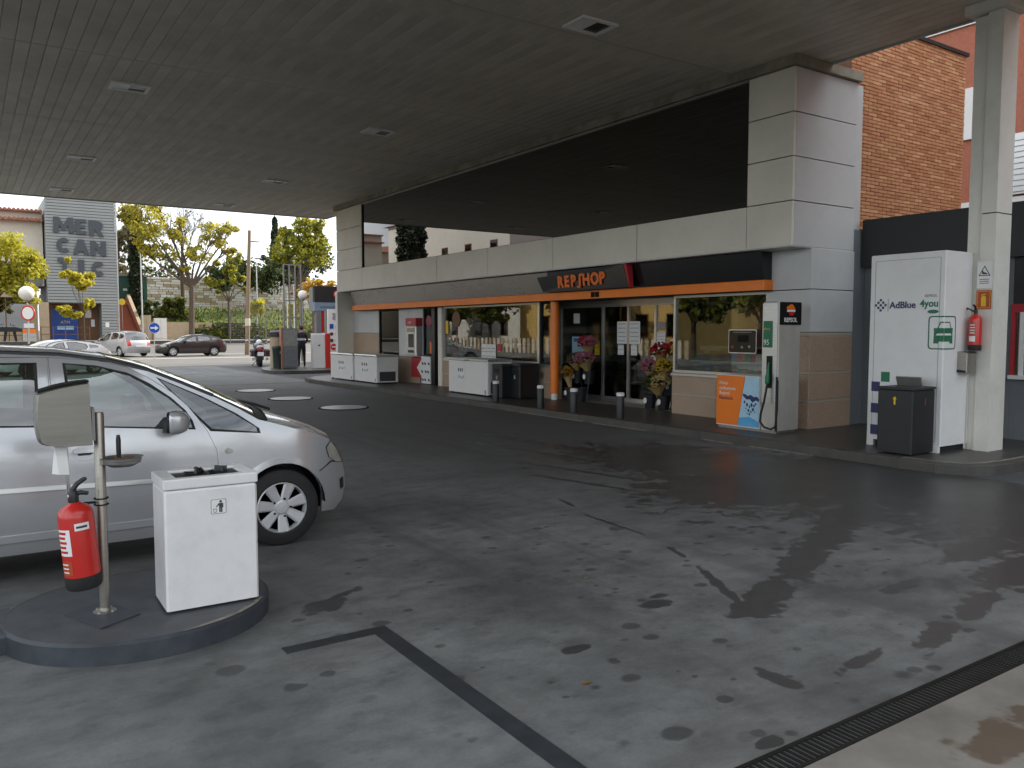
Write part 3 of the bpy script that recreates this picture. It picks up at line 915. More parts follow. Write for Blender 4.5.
# orange corner column
oc = MB().lathe([(0.10, 0.26), (0.10, 2.38)], Matrix.Translation((11.28, 15.05, 0)), 24)
oco = oc.obj('entrance_column', 'orange', shop, smooth=True)
MB().lathe([(0.075, 0.116), (0.075, 0.258)], Matrix.Translation((11.28, 15.05, 0)), 20).obj('column_foot', 'white', oco, smooth=True)
# fascia strips: dark metal, sloping a little, orange band below
fz = [(11.10, 2.56), (10.98, 3.02)]
for k, (y0, y1) in enumerate(((9.0, 12.0), (12.0, 15.0), (15.0, 18.0), (18.0, 21.0), (21.0, 23.7), (23.7, 26.3))):
    b = MB()
    b.add([(11.10, y0 + .003, 2.56), (11.10, y1 - .003, 2.56), (11.02, y1 - .003, 3.02), (11.02, y0 + .003, 3.02),
           (11.30, y0 + .003, 2.56), (11.30, y1 - .003, 2.56), (11.30, y1 - .003, 3.02), (11.30, y0 + .003, 3.02)],
          [(0, 3, 2, 1), (4, 5, 6, 7), (0, 1, 5, 4), (3, 7, 6, 2), (0, 4, 7, 3), (1, 2, 6, 5)])
    b.obj('fascia_panel', 'black_gloss' if y0 < 14 else 'fascia', shop)
part('orange_band', 'orange', 11.06, 11.32, 8.98, 26.3, 2.385, 2.555, b=0.012)
part('fascia_backing', 'dark_wall', 11.33, 11.6, 9.1, 26.9, 2.385, 3.02)
part('dark_reveal', 'joint', 11.10, 11.32, 8.97, 26.3, 2.372, 2.384)
# far end: granite and grey panel, narrow window, machine bay, notice bay, black column
part('granite_block', 'granite', 11.35, 11.55, 24.80, 26.9, 0.1, 0.85, b=0.006)
part('granite_block', 'granite', 11.35, 11.55, 24.80, 26.9, 0.856, 1.62, b=0.006)
part('wall_panel', 'clad_grey', 11.35, 11.55, 24.80, 26.9, 1.63, 2.38, b=0.006)
part('wall_panel', 'clad_grey', 11.35, 11.55, 22.72, 23.30, 0.9, 2.38, b=0.006)
part('granite_block', 'granite', 11.35, 11.55, 21.9, 24.79, 0.1, 0.88, b=0.006)
window(23.32, 24.78, 0.89, 2.36, frames='joint', f=0.04)
window(21.08, 21.66, 0.97, 2.36, frames='joint', f=0.04)
part('wall_panel', 'clad_grey', 11.35, 11.55, 21.68, 22.71, 0.9, 2.38)
part('black_column', 'black', 11.30, 11.55, 20.86, 21.06, 0.1, 2.38)
part('cream_post', 'clad', 11.31, 11.55, 20.47, 20.70, 0.1, 2.38, b=0.02)
part('fin_wall', 'clad', 10.80, 11.60, 26.905, 27.1, 0.1, 3.02)
part('corner_strip', 'white', 10.77, 10.797, 26.9, 27.1, 0.1, 3.02)
# interior
part('recess_soffit', 'dark_wall', 11.58, 12.42, 11.40, 16.2, 2.405, 2.45)
part('floor_slab', 'shop_floor', 11.56, 20.0, 9.2, 26.9, 0.09, 0.118)
part('back_wall', 'shop_wall', 19.9, 20.1, 8.4, 27.0, 0.1, 3.02)
part('side_wall', 'shop_wall', 12.62, 19.9, 8.42, 8.6, 0.1, 3.02)
part('side_wall', 'shop_wall', 11.62, 19.9, 26.7, 26.9, 0.1, 3.02)
part('interior_ceiling', 'shop_wall', 11.62, 19.9, 8.6, 26.7, 2.98, 3.02)
part('flat_roof', 'dark_wall', 12.46, 20.1, 8.32, 27.0, 3.021, 3.2)
# upper storey set back behind the glazing band
part('parapet_wall', 'clad_grey', 12.5, 12.7, 8.33, 26.9, 3.2, 5.8)
def rack(x, y, lab, ln=2.4, h=1.45, rows=4, along='y'):
    t = thing('display_shelf', lab, 'shelf', (x, y, 0.118), 0, 'shelves of goods inside the shop')
    b = MB(); b.box(-.25, .25, 0, ln, 0, 0.08); b.box(-.02, .02, 0, ln, 0.08, h)
    b.obj('carcass', 'white', t)
    for r in range(rows):
        z = 0.1 + r * (h - .1) / rows
        MB().box(-.27, .27, 0, ln, z, z + .025).obj('shelf_board', 'white', t)
    g = MB()
    for r in range(rows):
        z = 0.127 + r * (h - .1) / rows
        y_ = 0.02
        while y_ < ln - .1:
            w = random.choice((0.09, 0.12, 0.16))
            c = random.randrange(6)
            hh = random.uniform(.12, .24)
            g.box(-.25, -.05, y_, y_ + w * .92, z, z + hh, c)
            g.box(.05, .25, y_, y_ + w * .92, z, z + hh, (c + 2) % 6)
            y_ += w
    g.obj('goods', ['prod%d' % k for k in range(6)], label=lab.replace('shelf', 'goods on the shelf'), cat='goods', kind='stuff', recenter=False).location = (x, y, 0.118)
rack(12.75, 16.5, 'low white shelf of bright packets just inside the wide shop window', 3.6, 1.1, 3)
rack(11.80, 16.35, 'narrow rack of bright packets right behind the wide shop window', 1.7, 1.25, 4)
rack(11.78, 18.1, 'narrow rack of small packets behind the far half of the wide window', 2.2, 1.2, 4)
rack(11.85, 9.4, 'low rack of packets right behind the small window by the pump', 1.7, 1.3, 4)
rack(14.2, 9.6, 'tall shelf of packets behind the small window by the pump', 2.6, 1.7)
rack(14.6, 15.6, 'tall white shelf of packets deep inside the shop behind the window', 4.5, 1.7)
rack(15.5, 11.4, 'tall shelf of packets facing the entrance doors', 3.0, 1.7)
t = thing('counter', 'long brown shop counter deep inside behind the doors', 'counter', (17.5, 13, 0.118))
MB().box(-.35, .35, -3, 3, 0, 0.95).obj('front_panel', 'wood', t)
MB().box(-.4, .4, -3.05, 3.05, 0.952, 1.0).obj('top', 'granite_band', t)

# shop sign
sg = thing('shop_sign', 'tilted black shop sign with orange letters on the dark fascia', 'sign', (10.95, 13.4, 2.6), world=True)
b = MB()
sp = [(14.98, 2.57), (12.12, 2.57), (12.24, 3.03), (15.15, 2.90)]
pts = [(10.90, sp[0][0], sp[0][1]), (10.90, sp[1][0], sp[1][1]), (10.84, sp[2][0], sp[2][1]), (10.84, sp[3][0], sp[3][1])]
bk = [(11.02, p[1], p[2]) for p in pts]
b.add(pts + bk, [(0, 3, 2, 1), (4, 5, 6, 7), (0, 1, 5, 4), (1, 2, 6, 5), (2, 3, 7, 6), (3, 0, 4, 7)])
b.obj('panel', 'black_gloss', sg)
b = MB()
b.add([(10.895, 12.11, 2.57), (10.895, 12.09, 2.57), (10.84, 12.14, 3.05), (10.84, 12.23, 3.05), (11.0, 12.11, 2.57), (11.0, 12.09, 2.57), (11.0, 12.14, 3.05), (11.0, 12.23, 3.05)],
      [(0, 3, 2, 1), (4, 5, 6, 7), (0, 1, 5, 4), (1, 2, 6, 5), (2, 3, 7, 6), (3, 0, 4, 7)])
b.obj('side_stripe', 'red_matt', sg)
tilt = frame((10.872, 14.38, 2.655), (0, -1, 0.012), (-0.10, 0, 1))
xx = 0.0
for ch, adv in zip('REPSHOP', (.245, .225, .225, .175, .265, .28, .24)):
    T = tilt @ Matrix.Translation((xx, 0, 0.004))
    if ch == 'S':
        T = T @ Matrix.Translation((0.03, 0, 0)) @ Matrix.Shear('XY', 4, (0.35, 0)) if False else T
        b = MB()
        b.prism([(0.0, -0.055), (0.07, -0.055), (0.115, -0.03), (0.13, 0.18), (0.145, 0.195), (0.185, 0.195), (0.185, 0.25), (0.12, 0.25), (0.075, 0.22), (0.062, 0.02), (0.045, 0.0), (0.0, 0.0)], 0.02, T)
        b.obj('letter', 'orange_text', sg)
    else:
        text(ch, 0.33, 'orange_text', sg, T, 'letter', 0.012, offset=0.016, sx=1.0)
    xx += adv
# two dark marks on the orange band
for y in (13.36, 13.22):
    b = MB(); b.box(11.045, 11.06, y, y + .11, 2.41, 2.52); b.obj('band_mark', 'iron', shop)

# ------------------------------------------------------------------ things in front of the shop
# fuel dispenser: orange poster cabinet and steel tower
fp = thing('fuel_pump', 'tall steel fuel pump with orange and blue poster cabinet at the shop corner', 'fuel pump', (10.6, 8.7, 0.115), world=True)
part('cabinet', 'white', 10.36, 10.86, 8.44, 9.34, 0.16, 0.99, parent=fp, b=0.015)
part('plinth', 'steel_d', 10.38, 10.84, 8.14, 9.30, 0.115, 0.158, parent=fp)
tw = MB().bbox(10.34, 10.88, 8.10, 8.40, 0.16, 2.16, 0.02).obj('tower', 'steel_tower', fp)
part('header_panel', 'black_gloss', 10.36, 10.875, 8.09, 8.099, 1.80, 2.15, parent=fp)
part('front_trim', 'alu', 10.33, 10.339, 8.11, 8.39, 0.6, 2.13, parent=fp)
part('price_panel', 'print_green', 10.322, 10.329, 8.20, 8.37, 1.45, 1.86, parent=fp)
text('95', 0.12, 'paper', fp, FX(10.321, 8.36, 1.49), sx=0.9)
text('efitec', 0.055, 'yellow', fp, FX(10.321, 8.365, 1.72))
part('nozzle_recess', 'joint', 10.324, 10.329, 8.19, 8.30, 0.82, 1.32, parent=fp)
# poster
b = MB()
T = FX(10.352, 9.33, 0.17)
b.prism([(0.01, 0.01), (0.46, 0.01), (0.60, 0.81), (0.01, 0.81)], 0.005, T); b.obj('poster_orange', 'orange', fp)
b = MB()
b.prism([(0.468, 0.01), (0.88, 0.01), (0.88, 0.81), (0.608, 0.81)], 0.005, T); b.obj('poster_blue', 'lightblue', fp)
b = MB()
b.prism([(0.468, 0.01), (0.88, 0.01), (0.88, 0.10), (0.70, 0.17), (0.49, 0.14)], 0.007, T); b.obj('poster_water', 'skyblue', fp)
b = MB()
wv = [(0.555, 0.52), (0.60, 0.53), (0.66, 0.50), (0.72, 0.52), (0.78, 0.49), (0.84, 0.50), (0.88, 0.47), (0.88, 0.42), (0.82, 0.44), (0.76, 0.40), (0.70, 0.45), (0.64, 0.44), (0.575, 0.49)]
b.prism(wv, 0.008, T)
for (x, y, r) in ((.60, .40, .016), (.65, .36, .02), (.70, .33, .014), (.74, .36, .022), (.79, .35, .016), (.68, .27, .018), (.73, .25, .013), (.77, .29, .02), (.82, .38, .014), (.63, .30, .01), (.70, .21, .015), (.66, .22, .009), (.80, .25, .009)):
    b.prism(circle(r, 8, x, y, sy=1.5), 0.008, T)
b.obj('poster_splash', 'print_navy', fp)
for s, yy, mk in (('Nous', 0.66, 'paper'), ('carburants', 0.575, 'paper'), ('Repsol', 0.495, 'paper'), ('Neotech', 0.415, 'print_navy')):
    text(s, 0.085, mk, fp, T @ Matrix.Translation((0.07, yy, 0.007)), sx=0.95)
# emblem and lettering on the black header
T = FY(10.61, 8.086, 2.02)
b = MB(); b.prism([(-.105, .035), (-.085, .015), (.1, .015), (.085, .05), (.06, .075), (.03, .1), (-.02, .095), (-.05, .075), (-.085, .065)], 0.004, T); b.obj('emblem', 'orange', fp)
b = MB(); b.prism([(-.095, -.02), (.105, -.02), (.1, .013), (-.085, .013)], 0.004, T); b.obj('emblem', 'paper', fp)
b = MB(); b.prism([(-.03, -.075), (.03, -.082), (.075, -.06), (.09, -.022), (-.06, -.022)], 0.004, T); b.obj('emblem', 'red', fp)
text('REPSOL', 0.092, 'paper', fp, T @ Matrix.Translation((0.0, -.175, 0)), align='CENTER', offset=0.002)
# nozzle and hose
nz_ = MB()
nz_.tube([(10.30, 8.235, 1.22), (10.285, 8.235, 1.10), (10.27, 8.235, 0.98), (10.27, 8.235, 0.90)], [0.012, 0.02, 0.036, 0.03], 10)
nz_.tube([(10.32, 8.235, 1.02), (10.24, 8.235, 1.0), (10.235, 8.235, 0.90), (10.27, 8.235, 0.88)], 0.012, 8)
nz_.obj('nozzle', 'print_green', fp, smooth=True)
h = MB()
h.tube([(10.27, 8.235, 0.90), (10.25, 8.235, 0.78), (10.22, 8.25, 0.60), (10.20, 8.29, 0.42), (10.20, 8.30, 0.30), (10.225, 8.24, 0.22), (10.27, 8.15, 0.19), (10.30, 8.09, 0.24), (10.315, 8.075, 0.5), (10.315, 8.075, 0.95)], 0.017, 8)
h.obj('hose', 'rubber', fp, smooth=True)
part('hose_guard', 'black', 10.318, 10.338, 8.085, 8.115, 0.16, 1.0, parent=fp)
# pump display panel standing over the cabinet, reflected-looking black head on the window side
dp = thing('payment_display', 'small black framed display panel over the orange poster cabinet', 'display', (11.32, 9.65, 1.30), world=True)
b = MB(); b.prism(rrect(0.62, 0.42, 0.03, 3), 0.006, FX(11.316, 9.62, 1.52)); b.obj('bezel', 'alu', dp)
b = MB(); b.prism(rrect(0.585, 0.385, 0.025, 3), 0.004, FX(11.308, 9.62, 1.52)); b.obj('screen', 'black_gloss', dp)
b = MB(); b.prism(rrect(0.24, 0.12, 0.01, 3), 0.003, FX(11.303, 9.60, 1.57)); b.obj('readout', 'iron', dp)
for (y, z, mk) in ((9.83, 1.42, 'red'), (9.62, 1.42, 'print_grey'), (9.46, 1.43, 'print_grey')):
    b = MB(); b.prism(circle(0.025, 10), 0.003, FX(11.303, y, z)); b.obj('button', mk, dp)
b = MB(); b.prism([(-.2, 0), (.2, 0), (.2, .012), (-.2, .012)], 0.003, FX(11.303, 9.62, 1.675)); b.obj('caption_line', 'print_grey', dp)

# white diesel fluid cabinet
ab = thing('fluid_cabinet', 'big white dispensing cabinet with green car symbol under the dark canopy', 'cabinet', (10.85, 6.18, 0.115), world=True)
part('body', 'white', 10.51, 11.18, 5.65, 6.70, 0.2, 2.745, parent=ab, b=0.012)
part('plinth', 'joint', 10.55, 11.14, 5.69, 6.66, 0.115, 0.198, parent=ab)
for y in (5.72, 6.63):
    part('foot', 'white', 10.49, 10.545, y - .05, y + .05, 0.115, 0.20, parent=ab)
b = MB()
for (z0, z1, y0, y1) in ((2.66, 2.665, 5.72, 6.62), (0.26, 0.265, 5.72, 6.62), (0.265, 2.66, 5.715, 5.72), (0.265, 2.66, 6.62, 6.625)):
    b.box(10.5065, 10.509, y0, y1, z0, z1)
b.obj('door_gap', 'print_grey', ab)
T = FX(10.506, 6.62, 2.06)
b = MB()
q = 0.026
for i in range(5):
    for j in range(5):
        if (i + j) % 2 == 0 and abs(i - 2) + abs(j - 2) <= 2:
            b.prism([((i - 2) * q * 1.35 + .085 - q * .6, (j - 2) * q * 1.35 - q * .6), ((i - 2) * q * 1.35 + .085 + q * .6, (j - 2) * q * 1.35 - q * .6), ((i - 2) * q * 1.35 + .085 + q * .6, (j - 2) * q * 1.35 + q * .6), ((i - 2) * q * 1.35 + .085 - q * .6, (j - 2) * q * 1.35 + q * .6)], 0.002, T)
b.obj('emblem', 'print_navy', ab)
b = MB(); b.prism([(.19, -.09), (.196, -.09), (.196, .09), (.19, .09)], 0.002, T); b.obj('divider', 'print_grey', ab)
text('AdBlue', 0.125, 'print_navy', ab, T @ Matrix.Translation((.215, -.045, 0)), offset=0.003)
text('4you', 0.135, 'print_green', ab, T @ Matrix.Translation((.64, -.035, 0)), offset=0.003, sx=0.92)
text('REPSOL', 0.05, 'print_grey', ab, T @ Matrix.Translation((.70, .092, 0)))
b = MB(); b.prism(circle(.075, 16, .82, -.10, sy=.33), 0.002, T); b.obj('swoosh', 'print_green', ab)
for (y0, z0, mk) in ((6.50, 1.01, 'print_green'), (6.64, 0.87, 'print_navy'), (6.64, 0.57, 'print_navy'), (6.64, 0.27, 'print_navy'), (6.40, 0.72, 'print_navy')):
    b = MB(); b.box(10.5055, 10.5085, y0 - .125, y0, z0, z0 + .135); b.obj('colour_square', mk, ab)
# green car symbol wrapped round the corner
def wrap(u, v, d):
    """u runs along the front towards the corner (u=0.16 is the corner) then along the side"""
    cu = 0.165
    if u <= cu: return (10.509 - d, 5.65 + (cu - u), 1.485 + v)
    return (10.511 + (u - cu), 5.649 - d, 1.485 + v)
def wrap_poly(bm, outer, d):
    cu = 0.165
    for side in (0, 1):
        # clip
        out = []
        n_ = len(outer)
        for i in range(n_):
            a, c = outer[i], outer[(i + 1) % n_]
            ina, inc = (a[0] <= cu) == (side == 0), (c[0] <= cu) == (side == 0)
            if ina: out.append(a)
            if ina != inc:
                t_ = (cu - a[0]) / (c[0] - a[0])
                e = 1e-4 if side else -1e-4
                out.append((cu + e, a[1] + t_ * (c[1] - a[1])))
        if len(out) > 2:
            bm.add([wrap(p[0], p[1], d) for p in out], [tuple(range(len(out)))])
def wrap_stroke(bm, pts, w, d, closed=True):
    n_ = len(pts)
    for i in range(n_ if closed else n_ - 1):
        a, c = Vector(pts[i]), Vector(pts[(i + 1) % n_])
        dd = (c - a).normalized(); nn = Vector((-dd.y, dd.x)) * w / 2
        wrap_poly(bm, [tuple(a - nn - dd * w * .3), tuple(c - nn + dd * w * .3), tuple(c + nn + dd * w * .3), tuple(a + nn - dd * w * .3)], d)
b = MB()
wrap_stroke(b, rrect(0.47, 0.42, 0.04, 3, cx=0.20, cy=0.20), 0.016, 0.0025)
wrap_stroke(b, [(.085, .26), (.12, .335), (.29, .335), (.325, .26)], 0.014, 0.0025, closed=False)
wrap_poly(b, [(.03, .26), (.37, .26), (.365, .20), (.37, .06), (.30, .06), (.30, .085), (.10, .085), (.10, .06), (.03, .06), (.035, .20)], 0.0025)
b.obj('car_symbol', 'print_green', ab)
b = MB(); wrap_poly(b, [(.06, .165), (.34, .165), (.32, .19), (.08, .19)], 0.004); b.obj('car_symbol_light', 'paper', ab)

# black waste bin in front of it
wb = thing('waste_bin', 'dark square waste bin with raised grey flap before the white cabinet', 'waste bin', (10.2, 5.95, 0.115), world=True)
part('body', 'black', 9.94, 10.46, 5.71, 6.19, 0.135, 0.955, parent=wb, b=0.015)
part('lid', 'dark_wall', 9.93, 10.47, 5.70, 6.20, 0.957, 0.985, parent=wb, b=0.008)
b = MB(); T = Matrix.Translation((10.32, 5.97, 0.985)) @ Matrix.Rotation(R(-22), 4, 'Y'); b.box(-.012, .012, -.17, .17, 0, .13, T=T); b.obj('flap', 'steel_d', wb)
b = MB(); b.prism([(-.012, -.06), (.012, -.06), (.012, 0.01), (.028, 0.01), (0, .05), (-.028, 0.01), (-.012, 0.01)], 0.003, FX(9.938, 5.95, 0.82)); b.obj('hand_symbol', 'yellow', wb)
b = MB(); b.prism([(-.012, -.05), (.012, -.04), (.02, .05), (0.0, .04)], 0.003, FY(10.22, 5.708, 0.80)); b.obj('sticker', 'wood', wb)

# towel dispenser on the pillar
td = thing('towel_dispenser', 'steel paper towel dispenser fixed to the white pillar conduit', 'dispenser', (11.0, 5.68, 1.15), world=True)
b = MB(); b.prism([(-.17, .02), (.17, 0), (.17, .27), (.10, .29), (-.12, .285), (-.17, .22)], 0.24, FX(11.10, 5.69, 1.15)); b.obj('housing', 'steel', td, bevel=0.012)
b = MB(); b.prism([(-.155, .015), (.155, .0), (.155, .03), (-.155, .05)], 0.004, FX(10.858, 5.69, 1.16)); b.obj('slot', 'joint', td)

def extinguisher(name, lab, loc, rx=0.0, ry=0.0, rz=0.0, r=0.085, hgt=0.42):
    t = thing(name, lab, 'fire extinguisher', loc)
    t.rotation_euler = (rx, ry, rz)
    MB().lathe([(r * .9, 0), (r * 1.0, 0.015), (r * 1.0, 0.075)], n=24).obj('foot_ring', 'rubber', t, smooth=True)
    MB().lathe([(r * .985, 0.0755), (r * .985, hgt), (r * .93, hgt + .028), (r * .72, hgt + .055), (r * .35, hgt + .072), (r * .3, hgt + .078)], n=28).obj('cylinder', 'red', t, smooth=True)
    v = MB(); v.lathe([(r * .28, hgt + .079), (r * .30, hgt + .12), (.02, hgt + .14), (.012, hgt + .15)], n=14)
    v.obj('valve', 'black', t, smooth=True)
    g = MB()
    g.tube([(0, 0, hgt + .12), (.035, 0, hgt + .125), (.075, 0, hgt + .115)], [.014, .013, .010], 8)
    g.tube([(-.005, 0, hgt + .14), (.025, 0, hgt + .175), (.06, 0, hgt + .195), (.075, 0, hgt + .198)], [.014, .014, .012, .008], 8)
    g.obj('handle', 'black', t, smooth=True)
    MB().lathe([(.016, 0), (.016, .02)], frame((-.028, 0, hgt + .115), (0, 1, 0), (0, 0, 1)), 12).obj('gauge', 'alu', t)
    return t
def curved_label(t, r, a0, a1, z0, z1, mat, name='label_print', d=0.0012):
    """sticker following the cylinder"""
    b_ = MB(); n_ = max(2, int((a1 - a0) / 0.12))
    vs = []
    for i in range(n_ + 1):
        a = a0 + (a1 - a0) * i / n_
        for z in (z0, z1): vs.append(((r + d) * math.cos(a), (r + d) * math.sin(a), z))
    b_.add(vs, [(2 * i, 2 * i + 2, 2 * i + 3, 2 * i + 1) for i in range(n_)])
    return b_.obj(name, mat, t, smooth=True)

ex = extinguisher('fire_extinguisher', 'red fire extinguisher hung on the white pillar under the red sign', (11.05, 5.53, 1.45), rz=R(180), r=0.08, hgt=0.40)
h = MB(); h.tube([(0.0, 0.0, .50), (0.0, -.11, .56), (-.02, -.17, .46), (-.03, -.16, .30), (-.03, -.13, .16)], [.011] * 5, 8); h.obj('hose', 'rubber', ex, smooth=True)
curved_label(ex, .079, -0.5, 0.5, .12, .19, 'paper'); curved_label(ex, .079, -0.5, 0.5, .21, .36, 'sign_orange')
for k in range(4): curved_label(ex, .079, -0.42, 0.42, .225 + k * .035, .238 + k * .035, 'paper', d=0.002)
def wallsign(name, lab, loc, w, h_, back, cat='sign'):
    t = thing(name, lab, cat, loc, world=True)
    b_ = MB(); b_.prism(rrect(w, h_, .008, 2), 0.006, FX(*loc)); b_.obj('board', back, t)
    return t
PX_ = 11.153
s1 = wallsign('warning_sign', 'white warning sign with black triangle high on the pillar', (PX_, 5.485, 2.44), 0.19, 0.35, 'paper')
b = MB()
def ring_poly(bm, outer, k, d, T):
    c = Vector((sum(p[0] for p in outer) / len(outer), sum(p[1] for p in outer) / len(outer)))
    inn = [tuple(c + (Vector(p) - c) * k) for p in outer]
    n_ = len(outer)
    for i in range(n_):
        j = (i + 1) % n_
        bm.prism([outer[i], outer[j], inn[j], inn[i]], d, T)
T = FX(PX_ - .0065, 5.485, 2.48)
ring_poly(b, [(-.075, -.05), (.075, -.05), (0, .085)], .78, 0.002, T)
b.prism([(-.03, -.03), (.035, -.03), (.03, -.015), (-.01, .0), (-.03, .025)], 0.002, T)
for k in range(3): b.prism([(-.06, -.10 - k * .025), (.06, -.10 - k * .025), (.06, -.092 - k * .025), (-.06, -.092 - k * .025)], 0.002, T)
b.obj('symbol', 'print', s1)
s2 = wallsign('extinguisher_sign', 'red square sign with pale extinguisher symbol on the white pillar', (PX_, 5.485, 2.12), 0.19, 0.25, 'sign_orange')
T = FX(PX_ - .0065, 5.485, 2.11)
b = MB(); b.prism([(-.03, -.08), (.03, -.08), (.03, .04), (.012, .06), (-.012, .06), (-.03, .04)], 0.002, T); b.prism([(-.03, .065), (.03, .075), (.03, .085), (-.03, .078)], 0.002, T)
ring_poly(b, rrect(.165, .225, .006, 2, cy=.01), .94, 0.002, T)
b.obj('symbol', 'yellow', s2)

# ------------------------------------------------------------------ dark side canopy, brick wall, buildings at right
sc_ = thing('dark_canopy', 'long black fascia of a low side canopy behind the white cabinet', 'canopy', (13.5, 4, 2.8), world=True)
part('fascia', 'dark_wall', 12.62, 12.75, 5.62, 8.22, 2.78, 3.56, parent=sc_)
part('fascia', 'dark_wall', 12.62, 12.75, -3.0, 5.61, 2.78, 3.56, parent=sc_)
part('soffit', 'dark_wall', 12.76, 16.5, -3.0, 8.21, 2.82, 2.9, parent=sc_)
cb = thing('workshop_wall', 'blue grey wall with red framed window behind the white pillar', 'wall', (12.9, 3, 0.1), world=True)
part('lower_wall', 'grey_wall', 12.78, 13.0, -3.0, 5.87, 0.0, 1.0, parent=cb)
part('side_return', 'grey_wall', 12.432, 13.0, 8.26, 8.40, 0.0, 3.4, parent=cb)
part('upper_wall', 'grey_wall', 12.78, 13.0, 5.95, 8.255, 0.0, 2.815, parent=cb)
part('upper_wall', 'grey_wall', 12.78, 13.0, 5.872, 5.948, 0.0, 2.815, parent=cb)
part('window_sill', 'white', 12.70, 13.0, -3, 5.87, 1.003, 1.06, parent=cb)
part('window_frame', 'red_matt', 12.75, 12.80, 5.82, 5.87, 1.062, 2.10, parent=cb)
part('window_frame', 'red_matt', 12.75, 12.80, -3, 5.818, 1.98, 2.10, parent=cb)
part('window_frame', 'white', 12.752, 12.79, 5.70, 5.75, 1.062, 1.978, parent=cb)
part('glass_pane', 'win_shop', 12.80, 12.81, -3, 5.81, 1.062, 1.978, parent=cb)
part('transom_panel', 'dark_wall', 12.79, 12.95, -3, 5.87, 2.102, 2.815, parent=cb)
part('inner_wall', 'shop_wall', 14.5, 14.6, -3, 5.5, 0, 2.8, parent=cb)
cam_ = MB(); cam_.ellipsoid((12.60, 7.75, 2.42), (.05, .05, .05), 12, 8); cam_.tube([(12.60, 7.75, 2.42), (12.77, 7.75, 2.44)], .018, 8)
cam_.obj('security_camera', 'black', label='small black dome camera on the grey wall beside the white cabinet', cat='camera', smooth=True)

bw = thing('brick_building', 'orange brick block wall rising behind the shop corner', 'building', (14.5, 9.5, 3), world=True)
part('mortar_core', 'mortar', 12.47, 16.08, 8.42, 11.5, 0.0, 6.92, parent=bw)
part('coping', 'dark_wall', 12.52, 16.14, 8.37, 11.55, 6.925, 6.99, parent=bw)
protos = []
for k in range(4):
    protos.append(MB().box(0, .238, -.018, .03, 0, .05).obj('brick', 'brick%d' % k, None, recenter=False))
cnt = 0
bst = MB()
first = [True] * 4
z = 3.45
row = 0
bricks = []
while z < 6.90:
    x = 12.48 - (0.125 if row % 2 else 0)
    while x < 16.07:
        x0, x1 = max(x, 12.48), min(x + .238, 16.085)
        if x1 - x0 > .05: bricks.append((x0, x1, z, row))
        x += .25
    z += .0605
    row += 1
mid = len(bricks) // 2
for i, (x0, x1, z, row) in enumerate(bricks):
    k = random.choice((0, 0, 0, 1, 1, 2, 3, 0, 1))
    dy = random.uniform(-.004, .003)
    if abs(x1 - x0 - .238) < 1e-3 and cnt < 290 and x0 < 14.6 and z < 5.5:
        if first[k]:
            o = protos[k]; first[k] = False
        else:
            o = protos[k].copy(); COL.objects.link(o)
        o.parent = bw
        o.matrix_parent_inverse = Matrix.Translation(-Vector(WORLD[bw.name]))
        o.location = (x0, 8.42 + dy, z)
        cnt += 1
    else:
        bst.box(x0, x1, 8.402 + dy, 8.45, z, z + .05, k)
bst.obj('bricks', ['brick%d' % k for k in range(4)], bw, kind='stuff')

ap = thing('apartment_block', 'tall red brick apartment block with white bands behind the brick wall', 'building', (30, 10, 0), world=True)
part('wall', 'brick_far', 22, 40, -26, 44, 0, 16.5, parent=ap)  # wall extended unseen beyond its visible corner to block sun from the forecourt
part('coping', 'plaster_white', 21.9, 40.1, -26.1, 44.1, 16.503, 16.8, parent=ap)
for (z0, z1) in ((9.62, 10.0), (4.55, 5.05), (13.6, 14.0)):
    part('white_band', 'plaster_white', 21.94, 21.998, -26, 44, z0, z1, parent=ap)
for z0 in (6.68, 11.2):
    for k in range(12):
        y1 = 12.05 - k * 2.9 + 5.8
        w_ = part('window_surround', 'plaster_white', 21.93, 21.998, y1 - 1.5, y1, z0, z0 + 1.32, parent=ap)
        if k != 2: part('pane', 'win_far', 21.915, 21.928, y1 - 1.38, y1 - .12, z0 + .12, z0 + 1.2, parent=w_)
for k in range(5):
    y1 = 10.25 - k * 2.9
    lv = part('louvre_frame', 'alu', 21.90, 21.998, y1 - 1.3, y1, 5.1, 6.6, parent=ap)
    for m_ in range(10): part('louvre_slat', 'alu', 21.86, 21.898, y1 - 1.26, y1 - .04, 5.16 + m_ * .14, 5.26 + m_ * .14, parent=lv)

